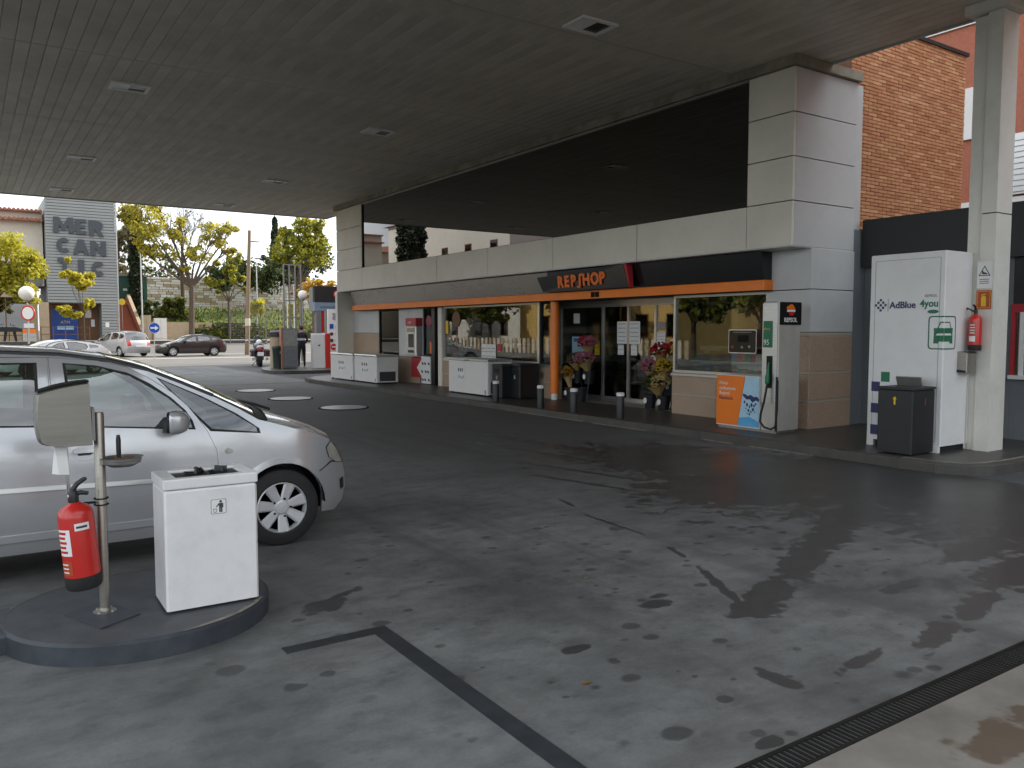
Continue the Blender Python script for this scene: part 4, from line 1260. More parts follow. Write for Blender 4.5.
# ------------------------------------------------------------------ freezers, machine, bins, bollards, flowers, notices
def freezer(lab, x, y0, y1, depth=0.72, h_=0.86, notes=((.35, .35, .34),)):
    t = thing('chest_freezer', lab, 'freezer', (x, (y0 + y1) / 2, 0.115), 0, 'white chest freezers by the shop wall')
    L_ = y1 - y0
    MB().bbox(0, depth, -L_ / 2, L_ / 2, 0.04, h_ - .06, 0.02).obj('body', 'white', t)
    MB().bbox(-.012, depth + .01, -L_ / 2 - .012, L_ / 2 + .012, h_ - .05, h_, 0.02).obj('lid', 'alu', t)
    MB().box(.002, depth - .002, -L_ / 2 + .002, L_ / 2 - .002, h_ - .059, h_ - .051).obj('seal', 'rubber', t)
    MB().box(-.03, -.013, -.10, .10, h_ - .05, h_ - .025).obj('handle', 'steel_d', t)
    g = MB(); g.box(.10, depth - .1, -L_ / 2 - .006, -L_ / 2 + .001, .08, .36); g.obj('vent_grille', 'print', t)
    s = MB(); s.box(-.004, .0, -L_ / 2 + .06, -L_ / 2 + .12, .06, .16); s.obj('badge', 'print_grey', t)
    for k in range(4):
        for sx in (.06, depth - .06): pass
    f_ = MB()
    for sx in (.06, depth - .06):
        for sy in (-L_ / 2 + .06, L_ / 2 - .06): f_.box(sx - .03, sx + .03, sy - .03, sy + .03, 0, .039)
    f_.obj('feet', 'rubber', t)
    for (v, z0, w) in notes:
        n_ = thing('paper_notice', 'handwritten white notice taped to ' + lab, 'notice', (x - .004, (y0 + y1) / 2 + v, 0.115 + z0), 0, 'notices taped on the freezers')
        b_ = MB(); b_.box(-.002, 0, -w / 2, w / 2, -.2, .2); b_.obj('sheet', 'paper', n_)
        b_ = MB()
        for k in range(3):
            yy = w * .34 - k * w * .26
            b_.box(-.0035, -.0025, yy - w * .06, yy + w * .06, .04, .13)
            b_.box(-.0035, -.0025, yy - w * .1, yy + w * .04, .075, .09)
        b_.obj('writing', 'print', n_)
        b_ = MB()
        for k in range(4): b_.box(-.0035, -.0025, w * .32 - k * w * .2 - w * .08, w * .32 - k * w * .2, -.14 + .02 * (k % 2), -.05 - .015 * (k % 3))
        b_.obj('blue_writing', 'print_blue', n_)
freezer('white chest freezer nearest the street end of the shop', 10.08, 24.0, 25.85, notes=((-.05, .48, .62),))
freezer('white chest freezer between the end freezer and the cash machine', 10.12, 22.3, 23.95, notes=((0.0, .48, .62),))
freezer('white chest freezer standing alone under the wide window', 10.36, 16.5, 18.38, h_=0.90, notes=((.30, .52, .36),))

# cash machine
cm = thing('cash_machine', 'grey cash machine with red top panel set in the shop wall', 'cash machine', (11.25, 22.05, 0.9), world=True)
part('body', 'alu', 11.13, 11.35, 21.72, 22.36, 0.95, 1.84, parent=cm, b=0.02)
part('header', 'red_matt', 11.12, 11.35, 21.70, 22.38, 1.846, 2.08, parent=cm, b=0.01)
part('screen', 'black_gloss', 11.122, 11.129, 21.86, 22.2, 1.20, 1.60, parent=cm)
part('keypad', 'print', 11.11, 11.129, 21.86, 22.2, 1.04, 1.12, parent=cm)
part('slot_panel', 'steel_d', 11.122, 11.129, 21.80, 22.28, 1.66, 1.78, parent=cm)
text('caixa', 0.11, 'paper', cm, FX(11.118, 22.22, 1.92))
rp_ = thing('arrow_panel', 'red panel with white arrow below the cash machine', 'sign', (11.32, 22.05, 0.12), world=True)
part('board', 'red_matt', 11.31, 11.345, 21.70, 22.38, 0.30, 0.88, parent=rp_)
b = MB(); b.prism([(.36, .29), (.67, .54), (.67, .04)], 0.003, FX(11.308, 22.37, 0.30)); b.obj('arrow', 'paper', rp_)
bd = thing('info_board', 'white board of small dark symbols between cash machine and black column', 'sign', (11.28, 21.37, 0.115), world=True)
part('board', 'paper', 11.28, 11.31, 21.10, 21.66, 0.14, 0.94, parent=bd)
part('back_panel', 'dark_wall', 11.312, 11.348, 21.065, 21.672, 0.115, 0.958, parent=bd)
for k in range(9):
    b = MB(); yy, zz = 21.18 + .19 * (k % 3) + .04 * (k % 2), .24 + .24 * (k // 3)
    b.prism(circle(.05, 8, sy=.7), 0.003, FX(11.279, yy, zz)); b.box(11.276, 11.279, yy + .02, yy + .07, zz + .01, zz + .05)
    b.obj('symbol', 'print', bd)
for (y, z, r, mk, lab) in ((21.37, 1.98, .17, 'flower_pink', 'round pink sticker on the narrow glass beside the black column'), (21.18, 1.20, .16, 'orange', 'orange square sticker low on the narrow glass beside the black column')):
    b = MB(); b.prism(circle(r, 20) if mk != 'orange' else rrect(.26, .34, .01, 2), 0.004, FX(11.384, y, z)); b.obj('sticker', mk, label=lab, cat='sticker')
b = MB(); b.box(11.37, 11.38, 20.80 - 2.33, 18.9, 1.0, 1.36)
# sheets of paper in the wide window
wp = thing('window_notice', 'block of six white price sheets at the foot of the wide window', 'notice', (11.385, 18.2, 1.0), world=True)
for i in range(3):
    for j in range(2):
        part('sheet', 'paper', 11.383, 11.386, 17.72 + i * .235, 17.945 + i * .235, .96 + j * .20, 1.15 + j * .20, parent=wp)
for i in range(3):
    for j in range(2):
        part('print_block', 'print_grey', 11.380, 11.3825, 17.75 + i * .235, 17.92 + i * .235, 1.03 + j * .20, 1.05 + j * .20, parent=wp)
MB().box(11.383, 11.386, 17.45, 17.66, 1.18, 1.36).obj('window_sticker', 'red_matt', label='small red sticker beside the white price sheets', cat='sticker')
# emblem sticker top left of the wide window, on a leaning stick like a paddle sign
b = MB(); b.prism(circle(.22, 20), 0.004, FX(11.384, 19.75, 2.02)); b.box(11.382, 11.386, 19.74, 19.76, 1.3, 1.8); b.obj('round_poster', 'wood', label='round brown red poster high in the corner of the wide window', cat='poster')
b = MB(); b.box(11.382, 11.386, 20.2, 20.36, 1.62, 1.98); b.obj('window_sticker', 'yellow', label='yellow strip sticker at the far end of the wide window', cat='sticker')

# notices on the doors
def sheet_on(y, z, w, h_, mk, lab, x=DX - .0065, lines=5, cat='notice', ink='print_grey', grp=None):
    t = thing('door_notice', lab, cat, (x, y, z), group=grp)
    MB().box(-.002, 0, -w / 2, w / 2, 0, h_).obj('sheet', mk, t)
    if lines:
        b_ = MB()
        for k in range(lines):
            zz = h_ * (.12 + .76 * k / max(1, lines - 1))
            ww = w * random.uniform(.28, .42)
            b_.box(-.004, -.0025, -ww, w * .4, zz, zz + h_ * .03)
        b_.obj('writing', ink, t)
sheet_on(13.93, 1.41, .34, .50, 'paper', 'large white notice left of the door gap, printed lines')
sheet_on(13.52, 1.41, .36, .50, 'paper', 'large white notice right of the door gap, printed lines')
sheet_on(13.97, 1.16, .20, .23, 'paper', 'small white and blue sticker below the notice left of the door gap', lines=3, ink='print_blue')
sheet_on(13.53, 1.16, .20, .23, 'paper', 'small white and blue sticker below the notice right of the door gap', lines=3, ink='print_blue')
sheet_on(12.70, 1.42, .28, .26, 'paper', 'white square notice on the last door pane by the flower buckets', lines=4)
sheet_on(12.69, 1.72, .26, .18, 'print_grey', 'grey and red sticker above the square notice on the last pane', lines=2, ink='red')
part_p = thing('blue_poster', 'pale blue poster on the left door pane behind the flowers', 'poster', (DX - .03, 14.95, .5), world=True)
part('sheet', 'lightblue', DX - .036, DX - .03, 15.05, 15.72, .95, 1.56, parent=part_p)
part('lower_sheet', 'print_blue', DX - .042, DX - .037, 15.25, 15.65, 1.44, 1.52, parent=part_p)
sheet_on(14.80, 1.14, .18, .32, 'yellow', 'yellow hanging sign on the left door pane beside the blue poster', lines=3, ink='print')
sheet_on(15.58, 1.88, .24, .24, 'paper', 'plain white sheet high on the left door pane', lines=0)

# black bins by the freezer
for (x, y, w, h_, lab) in ((10.62, 16.15, .44, .80, 'black litter bin close against the lone freezer'), (10.95, 15.80, .55, .82, 'wider black litter bin beside the freezer, partly behind the other bin')):
    t = thing('litter_bin', lab, 'litter bin', (x, y, .115), 0, 'black litter bins by the freezer')
    MB().bbox(-w / 2, w / 2, -.21, .21, 0.02, h_ - .05, .02).obj('body', 'black', t)
    MB().bbox(-w / 2 - .01, w / 2 + .01, -.22, .22, h_ - .048, h_, .02).obj('lid', 'dark_wall', t)
    MB().box(-w / 2 - .004, -w / 2, -.12, .12, h_ - .2, h_ - .1).obj('flap', 'joint', t)
    MB().box(-w / 2 - .004, -w / 2, -.03, .03, h_ - .36, h_ - .27).obj('sticker', 'print_grey', t)
# bollards
for k, (x, y, lab) in enumerate(((9.80, 15.25, 'short dark bollard in front of the black bins'), (9.80, 13.55, 'short dark bollard before the granite wall left of the orange column'),
                                 (9.80, 12.45, 'short dark bollard before the flower buckets left of the doors'), (9.85, 11.15, 'short dark bollard before the middle of the glass doors'))):
    t = thing('bollard', lab, 'bollard', (x, y, .115), 0, 'bollards along the shop kerb')
    MB().lathe([(.072, 0), (.072, .40), (.068, .41)], n=20).obj('post', 'black', t, smooth=True)
    MB().lathe([(.074, .411), (.074, .46), (.06, .475), (.001, .48)], n=20).obj('cap', 'white', t, smooth=True)
# flower racks and bouquets
def petals(b_, c, r, n_, s, mi=0):
    for _ in range(n_):
        u, v = random.uniform(0, 2 * PI), random.uniform(-.2, 1)
        q_ = math.sqrt(max(0, 1 - v * v))
        p = Vector(c) + Vector((q_ * math.cos(u) * r[0], q_ * math.sin(u) * r[1], v * r[2])) * random.uniform(.8, 1.05)
        e = s * random.uniform(.7, 1.3)
        vs = [p + Vector(d) * e for d in ((1, 0, 0), (-1, 0, 0), (0, 1, 0), (0, -1, 0), (0, 0, .7), (0, 0, -.7))]
        b_.add(vs, [(0, 2, 4), (2, 1, 4), (1, 3, 4), (3, 0, 4), (2, 0, 5), (1, 2, 5), (3, 1, 5), (0, 3, 5)], mi)
def bouquet(lab, x, y, z, cols, r=.19, tilt=(-.25, 0)):
    t = thing('bouquet', lab, 'bouquet', (x, y, z), 0, 'bouquets at the shop entrance')
    t.rotation_euler = (tilt[1], tilt[0], 0)
    MB().lathe([(.035, -.12), (.06, 0), (r * .6, .13), (r * .85, .20), (r * .75, .19), (.03, .0)], n=9).obj('wrap', 'wrap', t)
    for k, cn in enumerate(cols):
        b_ = MB()
        off = (0, (k - (len(cols) - 1) / 2) * r * .9, .25)
        petals(b_, off, (r * .85, r * (.9 / len(cols) + .25), .17), 110, .034)
        b_.obj('flowers', cn, t)
    b_ = MB(); petals(b_, (0, 0, .22), (r * 1.0, r * 1.0, .09), 25, .03); b_.obj('leaves', 'leaf_d', t)
def flower_stand(lab, x, y, tiers):
    t = thing('flower_stand', lab, 'flower stand', (x, y, .115))
    f_ = MB()
    for sx in (-.2, .2):
        for sy in (-.36, .36): f_.tube([(sx, sy, 0), (sx + .15, sy, 1.0)], .012, 6)
    f_.obj('rack', 'black', t)
    for (dx, dy, dz) in tiers:
        MB().lathe([(.10, dz), (.145, dz + .30), (.15, dz + .30), (.13, dz + .28), (.09, dz + .02)], Matrix.Translation((dx, dy, 0)), 14).obj('bucket', 'black', t, smooth=True)
        b_ = MB(); b_.prism(circle(.05, 10, sy=1.2), .003, FX(dx - .14, dy, dz + .17)); b_.obj('bucket_label', 'paper', t)
flower_stand('black tiered rack of flower buckets left of the glass doors', 11.75, 14.58, ((-.22, -.2, .0), (-.22, .2, .0), (0, -.2, .38), (0, .2, .38), (.18, 0, .72)))
flower_stand('black tiered rack of flower buckets right of the glass doors', 11.85, 12.05, ((-.22, -.2, .0), (-.22, .2, .0), (0, -.2, .30), (0, .2, .30), (.18, -.2, .62), (.18, .2, .62)))
bouquet('pink and red bouquet topmost on the rack left of the doors', 11.93, 14.58, 1.18, ('flower_pink', 'flower_red'), .2)
bouquet('wide pink bouquet in brown wrap on the rack left of the doors', 11.72, 14.41, .82, ('flower_pink',), .25)
bouquet('kraft wrapped bouquet of brown leaves beside the wide pink one', 11.75, 14.81, .80, ('leaf_b',), .2)
bouquet('small orange brown bouquet lowest on the rack left of the doors', 11.55, 14.83, .48, ('leaf_o',), .14)
bouquet('deep red bouquet at the top of the rack right of the doors', 12.0, 12.3, 1.05, ('flower_red',), .2)
bouquet('red and yellow bouquet at the top nearest the granite wall', 12.0, 11.85, 1.07, ('flower_yellow', 'flower_red'), .2)
bouquet('pale pink bouquet in the middle of the rack right of the doors', 11.80, 12.36, .72, ('flower_pink',), .21)
bouquet('bright yellow bouquet beside the pale pink one', 11.80, 11.98, .72, ('flower_yellow',), .2)
bouquet('large kraft paper wrapped bouquet lowest on the rack right of the doors', 11.58, 11.95, .42, ('wrap', 'leaf_g'), .25)
# socket on the granite by the orange column
b = MB(); b.box(11.335, 11.348, 15.55, 15.67, .58, .72); b.obj('socket_plate', 'alu', label='small pale socket plate on the granite left of the orange column', cat='socket')

# ------------------------------------------------------------------ foreground island
isl = thing('pump_island', 'rounded dark painted kerb island carrying the white bin and the steel post', 'kerb island', (.82, 5.15, 0), world=True)
el = [(0.82 + .72 * math.cos(2 * PI * i / 48), 5.15 + .67 * math.sin(2 * PI * i / 48)) for i in range(48)]
b = MB()
vs, fs = [], []
for z, k in ((0.0, 1.0), (0.105, 1.0), (0.12, .975)):
    vs += [(0.82 + (p[0] - .82) * k, 5.15 + (p[1] - 5.15) * k, z) for p in el]
for r_ in range(2):
    for i in range(48):
        j = (i + 1) % 48
        fs.append((r_ * 48 + i, r_ * 48 + j, (r_ + 1) * 48 + j, (r_ + 1) * 48 + i))
b.add(vs, fs)
b.obj('kerb_edge', 'island_edge', isl, smooth=True)
b = MB(); b.add([(0.82 + (p[0] - .82) * .974, 5.15 + (p[1] - 5.15) * .974, .1195) for p in el], [tuple(range(48))]); b.obj('top_slab', 'island', isl)
b = MB()
a0 = [(0.82 + (p[0] - .82) * 1.004, 5.15 + (p[1] - 5.15) * 1.004) for p in el]
for i in range(37, 44):
    k1, k2 = random.uniform(.92, .972), random.uniform(.92, .972)
    p, q_ = el[i], el[i + 1]
    s_ = lambda P, k: (.82 + (P[0] - .82) * k, 5.15 + (P[1] - 5.15) * k)
    b.add([(*s_(p, k1), .1222), (*s_(q_, k2), .1222), (*s_(q_, .985), .1222), (*s_(p, .985), .1222)], [(0, 3, 2, 1)])
b.obj('chipped_edge', 'kerb_paint', isl)
nk = thing('kerb_island_neck', 'straight blue grey kerb running left from the rounded island', 'kerb', (-3, 5.2, 0), world=True)
part('kerb_edge', 'island_edge', -6, .20, 4.985, 5.10, 0, .112, parent=nk, b=.015)
part('top_slab', 'island', -6, .16, 5.104, 5.48, 0, .110, parent=nk)
b = MB(); b.prism([(0.41, 5.12), (.55, 4.77), (.765, 4.90), (.63, 5.26)], .008, Matrix.Translation((0, 0, .1195))); b.obj('inspection_plate', 'island_edge', isl)

# white bin
wbn = thing('litter_bin', 'white square litter bin with tidy person sticker on the dark island', 'litter bin', (1.15, 4.985, .1205), R(-1))
b = MB(); b.bbox(-.257, .257, -.185, .185, .015, .70, .012); b.obj('body', 'white_bin', wbn, smooth=False)
b = MB(); b.box(-.235, .235, -.165, .165, 0, .014); b.obj('base', 'black', wbn)
# lid with a real opening
b = MB()
z0, z1 = .704, .765
for (x0, x1, y0, y1) in ((-.262, .262, -.19, -.13), (-.262, .262, .12, .19), (-.262, -.18, -.13, .12), (.19, .262, -.13, .12)):
    b.box(x0, x1, y0, y1, z0, z1)
b.obj('lid_rim', 'white_bin', wbn, bevel=.008)
b = MB(); b.box(-.179, .189, -.129, .119, z0, z0 + .046); b.obj('liner', 'black', wbn)
b = MB()
for _ in range(7):
    c = Vector((random.uniform(-.11, .12), random.uniform(-.07, .08), z0 + .05))
    e = random.uniform(.02, .038)
    T = Matrix.Translation(c) @ Matrix.Rotation(random.uniform(0, 3), 4, Vector((random.random(), random.random(), random.random() + .1)))
    b.box(-e, e, -e * .7, e * .7, -.008, .008, random.randrange(3), T=T)
b.obj('litter', ['black', 'black', 'bin_green'], label='crumpled paper and wrappers in the white bin opening', cat='litter', kind='stuff', recenter=False).location = (1.16, 4.99, .1205)
T = FY(0.035, -.1855, .585)
b = MB(); b.prism(rrect(.085, .085, .008, 3), .001, T); b.obj('sticker', 'paper', wbn)
T = FY(0.035, -.1868, .585)
b = MB()
ring_poly(b, rrect(.085, .085, .008, 3), .95, .0006, T)
b.prism(circle(.0075, 10, .012, .028), .001, T)
b.prism([(.0, .019), (.024, .019), (.026, .016), (.026, -.008), (.021, -.008), (.021, -.034), (.013, -.034), (.013, -.01), (.011, -.01), (.011, -.034), (.003, -.034), (.003, .008), (-.012, -.004), (-.015, .0), (-.004, .012)], .001, T)
ring_poly(b, [(-.030, -.012), (-.010, -.012), (-.013, -.034), (-.027, -.034)], .75, .001, T)
b.obj('tidy_symbol', 'print', wbn)

# post with dispenser box, tray, extinguisher
po = thing('service_post', 'round steel post on the island holding dispenser and tray', 'post', (.607, 5.058, .1205))
MB().lathe([(.028, 0.0), (.028, 1.13), (.024, 1.14)], n=20).obj('tube', 'steel', po, smooth=True)
MB().lathe([(.062, 0), (.062, .008), (.034, .012), (.031, .03)], n=20).obj('base_flange', 'steel', po, smooth=True)
bl = MB()
for k in range(4):
    a = PI / 4 + k * PI / 2
    bl.lathe([(.009, .008), (.009, .018), (.003, .02)], Matrix.Translation((.048 * math.cos(a), .048 * math.sin(a), 0)), 6)
bl.obj('bolts', 'alu', po)
hk = MB()
for z in (.62, .655): hk.tube([(.036 * math.cos(a), .036 * math.sin(a), z) for a in np.linspace(0, 2 * PI, 17)], .004, 6)
hk.tube([(-.03, -.01, .637), (-.11, -.02, .64)], .007, 6)
hk.obj('bracket_clamp', 'iron', po)
bx = thing('towel_dispenser', 'bare steel paper dispenser box on top of the foreground post', 'dispenser', (.43, 5.05, 1.10))
def dispbox():
    b_ = MB()
    out = []
    prof = [(-.125, .045), (-.12, .02), (-.105, .008), (-.08, 0), (.0, -.012), (.135, -.012), (.125, .33), (.06, .322), (-.02, .308), (-.09, .29), (-.125, .278), (-.132, .20), (-.132, .1)]
    T = frame((0, 0, 0), (1, 0, 0), (0, 0, 1))
    n_ = len(prof)
    rings = []
    for (yy, k) in ((-.085, .955), (-.07, 1.0), (.10, 1.0)):
        cx_, cz_ = 0.13, .15
        rings.append([(cx_ + (p[0] - cx_) * k, yy, cz_ + (p[1] - cz_) * (k if k == 1 else .985)) for p in prof])
    vs_ = [p for r_ in rings for p in r_]
    fs_ = [tuple(range(n_))]
    for r_ in range(2):
        for i in range(n_):
            j = (i + 1) % n_
            fs_.append((r_ * n_ + i, (r_ + 1) * n_ + i, (r_ + 1) * n_ + j, r_ * n_ + j))
    fs_.append(tuple(reversed(range(2 * n_, 3 * n_))))
    b_.add(vs_, fs_)
    return b_
dispbox().obj('housing', 'steel_box', bx, smooth=True)
b = MB(); b.prism([(-.115, .2845), (-.02, .311), (.06, .325), (.128, .333), (.128, .345), (.05, .337), (-.03, .322), (-.118, .295)], -.14, frame((0, -.055, 0), (1, 0, 0), (0, 0, 1))); b.obj('top_lid', 'iron', bx)
MB().box(.137, .152, -.05, .07, .01, .19).obj('mount_plate', 'steel_d', bx)
tw_ = MB()
tw_.add([(-.045, -.02, .0), (.012, -.02, .0), (.02, -.03, -.17), (-.03, -.035, -.165), (-.045, -.012, .0), (.012, -.008, .0), (.022, -.015, -.168), (-.062, -.02, -.16)],
        [(0, 3, 2, 1), (4, 5, 6, 7), (0, 1, 5, 4), (3, 7, 6, 2), (0, 4, 7, 3), (1, 2, 6, 5)])
tp = tw_.obj('paper_towel', 'paper', label='white paper towel hanging out under the steel dispenser box', cat='paper towel', recenter=False)
tp.location = (.43, 5.05, 1.10)
tr_ = thing('squeegee_tray', 'shallow clear plastic tray of dirty water clipped to the post', 'tray', (.715, 5.03, .95))
b = MB()
def tray_ring(w, d, z): return [(w * math.cos(a) * (1 if abs(math.cos(a)) < .7 else 1), d * math.sin(a), z) for a in np.linspace(0, 2 * PI, 24, endpoint=False)]
vs = tray_ring(.06, .05, 0) + tray_ring(.10, .075, .02) + tray_ring(.105, .08, .05) + tray_ring(.115, .09, .055) + tray_ring(.098, .074, .05) + tray_ring(.06, .05, .012)
fs = [tuple(reversed(range(24)))]
for r_ in range(5):
    for i in range(24):
        j = (i + 1) % 24
        fs.append((r_ * 24 + i, r_ * 24 + j, (r_ + 1) * 24 + j, (r_ + 1) * 24 + i))
fs.append(tuple(range(120, 144)))
b.add(vs, fs); b.obj('dish', 'steel_d', tr_, smooth=True)
MB().lathe([(.09, .035), (.001, .036)], n=20).obj('water', 'black_gloss', tr_)
MB().box(-.112, -.075, -.02, .02, .02, .05).obj('clip', 'steel', tr_)
sq = thing('squeegee', 'black handled squeegee standing in the plastic tray', 'squeegee', (.70, 5.03, .98))
s_ = MB(); s_.tube([(0, 0, 0.0), (0, 0, .05), (0.0, 0, .12), (0.0, 0, .15)], [.010, .013, .013, .009], 10); s_.obj('handle', 'black', sq, smooth=True)
MB().box(-.03, .08, -.02, .02, .0, .022).obj('blade_holder', 'orange' if False else 'wood', sq)
fx = extinguisher('fire_extinguisher', 'large red fire extinguisher leaning against the foreground post', (.502, 4.99, .305), ry=R(-4.5), rz=0.0, r=.092, hgt=.40)
curved_label(fx, .0906, R(190), R(240), .20, .345, 'paper')
for k in range(5): curved_label(fx, .0906, R(193), R(226 - 4 * (k % 2)), .215 + k * .026, .229 + k * .026, 'red', d=.002)
curved_label(fx, .0906, R(192), R(236), .09, .17, 'sign_orange')
for k in range(3): curved_label(fx, .0906, R(194), R(222), .105 + k * .022, .112 + k * .022, 'paper', d=.002)
curved_label(fx, .0906, R(257), R(304), .335, .375, 'paper'); curved_label(fx, .0906, R(262), R(297), .348, .360, 'print', d=.002)

# ------------------------------------------------------------------ cars
def pip(p, poly):
    x, y = p; c = False
    n_ = len(poly)
    for i in range(n_):
        x1, y1 = poly[i]; x2, y2 = poly[(i + 1) % n_]
        if (y1 > y) != (y2 > y) and x < (x2 - x1) * (y - y1) / (y2 - y1) + x1: c = not c
    return c
def densify(poly, step):
    out = []
    n_ = len(poly)
    for i in range(n_):
        a, c = Vector(poly[i]), Vector(poly[(i + 1) % n_])
        k = max(1, int((c - a).length / step))
        for j in range(k): out.append(tuple(a.lerp(c, j / k)))
    return out
def round_poly(poly, r=.04, n=3):
    out = []
    n_ = len(poly)
    for i in range(n_):
        p, a, c = Vector(poly[i]), Vector(poly[i - 1]), Vector(poly[(i + 1) % n_])
        d1, d2 = (a - p), (c - p)
        k1, k2 = min(r, d1.length * .45), min(r, d2.length * .45)
        q0, q1 = p + d1.normalized() * k1, p + d2.normalized() * k2
        for j in range(n + 1):
            t = j / n
            out.append(tuple(q0 * (1 - t) ** 2 + p * 2 * t * (1 - t) + q1 * t * t))
    return out
def flat_panel(poly, holes, step):
    """triangulate a 2D outline with holes and inner points"""
    loops = [densify(poly, step)] + [densify(h_, step) for h_ in holes]
    vs, es = [], []
    for lp in loops:
        o = len(vs)
        vs += [Vector(p) for p in lp]
        es += [(o + i, o + (i + 1) % len(lp)) for i in range(len(lp))]
    xs = [p[0] for p in poly]; ys_ = [p[1] for p in poly]
    x = min(xs) + step / 2
    while x < max(xs):
        y = min(ys_) + step / 2
        while y < max(ys_):
            if pip((x, y), poly) and not any(pip((x, y), h_) for h_ in holes): vs.append(Vector((x, y)))
            y += step
        x += step
    v2, e2, f2, *_ = delaunay_2d_cdt(vs, es, [], 0, 1e-5)
    tri = []
    for f in f2:
        c = sum((v2[i] for i in f), Vector((0, 0))) / len(f)
        if pip(c, poly) and not any(pip(c, h_) for h_ in holes): tri.append(tuple(f))
    return [tuple(v) for v in v2], tri, loops

class Car:
    def __init__(s, spec, root, paint, step=.12, detail=True):
        s.p, s.root, s.paint, s.step, s.detail = spec, root, paint, step, detail
    def hw(s, x, z):
        p = s.p
        w = float(np.interp(z, p['wz'], p['ww']))
        if x > p['fx']: w -= p['fk'] * ((x - p['fx']) / (p['front'] - p['fx'])) ** 2.3
        if x < p['rx']: w -= p['rk'] * ((p['rx'] - x) / (p['rx'] - p['rear'])) ** 2.3
        return w
    def side(s, name, poly, mat, holes=(), parent=None, off=0.0, skirt=.02, sides=(-1, 1), step=None, smooth=True, **kw):
        v2, tri, loops = flat_panel(poly, list(holes), step or s.step)
        out = []
        for sd in sides:
            b_ = MB()
            vs = [(x, sd * (s.hw(x, z) + off), z) for x, z in v2]
            fs = [t if sd < 0 else t[::-1] for t in tri]
            # make normals point outward
            fs = [tuple(f) for f in fs]
            b_.add(vs, fs)
            if skirt:
                for lp in loops:
                    o = len(b_.v)
                    n_ = len(lp)
                    b_.v += [(x, sd * (s.hw(x, z) + off), z) for x, z in lp] + [(x, sd * (s.hw(x, z) + off - skirt), z) for x, z in lp]
                    for i in range(n_):
                        j = (i + 1) % n_
                        b_.f.append((o + i, o + j, o + n_ + j, o + n_ + i)); b_.m.append(0)
            ob = b_.obj(name, mat, parent if parent is not None and not isinstance(parent, dict) else (parent[sd] if isinstance(parent, dict) else s.root), smooth=smooth, **kw)
            out.append(ob)
        return dict(zip(sides, out))
    def strip(s, name, pts, mat, crown, nt=12, t0=-1, t1=1, off=0.0, parent=None):
        """surface spanning between both side edges along pts, bulged by crown (dx, dz) at the centre"""
        b_ = MB()
        vs, fs = [], []
        P = []
        for i in range(len(pts) - 1):
            a, c = pts[i], pts[i + 1]
            k = max(1, int(math.hypot(c[0] - a[0], c[1] - a[1]) / s.step))
            for j in range(k): P.append((a[0] + (c[0] - a[0]) * j / k, a[1] + (c[1] - a[1]) * j / k))
        P.append(pts[-1])
        for (x, z) in P:
            dx, dz = crown(x, z)
            for k in range(nt + 1):
                t = t0 + (t1 - t0) * k / nt
                q_ = 1 - t * t
                vs.append((x + dx * q_, t * (s.hw(x, z) - .001), z + dz * q_ + off))
        for i in range(len(P) - 1):
            for k in range(nt):
                a = i * (nt + 1) + k
                fs.append((a, a + 1, a + nt + 2, a + nt + 1))
        b_.add(vs, fs)
        return b_.obj(name, mat, parent or s.root, smooth=True)
    def wheel(s, x, sd, r, nsp=7, rimmat='wheel_silver'):
        y = sd * (s.hw(x, r) - .012)
        T = Matrix.Translation((x, y, r)) @ Matrix.Rotation(PI / 2 * (1 if sd < 0 else -1), 4, 'X')
        # local +z points outward
        w = MB().lathe([(r * .66, -.19), (r * .93, -.19), (r, -.17), (r, -.03), (r * .985, -.012), (r * .93, 0.0), (r * .70, .004), (r * .665, -.006), (r * .66, -.05)], T, 36)
        wo_ = w.obj('wheel', 'rubber', s.root, smooth=True)
        m_ = MB().lathe([(r * .655, -.10), (r * .665, -.004), (r * .64, .002), (r * .62, -.012), (r * .60, -.05)], T, 36)
        m_.obj('rim', rimmat, wo_, smooth=True)
        d_ = MB().lathe([(r * .60, -.055), (.001, -.055)], T, 24); d_.obj('brake_shadow_plate', 'iron', wo_)
        sp = MB()
        for k in range(nsp):
            a = 2 * PI * k / nsp + .3
            Tr = T @ Matrix.Rotation(a, 4, 'Z')
            q0, q1, w0, w1 = r * .12, r * .63, r * .10, r * .16
            vs_ = [(q0, -w0, -.028), (q0, w0, -.028), (q1, w1, -.014), (q1, -w1, -.014), (q0, -w0 * .5, -.016), (q0, w0 * .5, -.016), (q1, w1 * .75, -.004), (q1, -w1 * .75, -.004)]
            vs_ = [tuple(Tr @ Vector(p)) for p in vs_]
            sp.add(vs_, [(4, 5, 6, 7), (0, 4, 7, 3), (1, 2, 6, 5), (2, 3, 7, 6), (0, 1, 5, 4)])
        sp.lathe([(r * .2, -.03), (r * .2, -.016), (r * .15, -.008), (.001, -.006)], T, 20)
        sp.obj('spokes', rimmat, wo_)
        if s.detail:
            nb = MB()
            for k in range(5):
                a = 2 * PI * k / 5
                nb.lathe([(r * .028, -.012), (r * .028, -.004), (.001, -.003)], T @ Matrix.Translation((r * .14 * math.cos(a) * 1.7, r * .14 * math.sin(a) * 1.7, 0)), 8)
            nb.obj('wheel_bolts', 'iron', wo_)

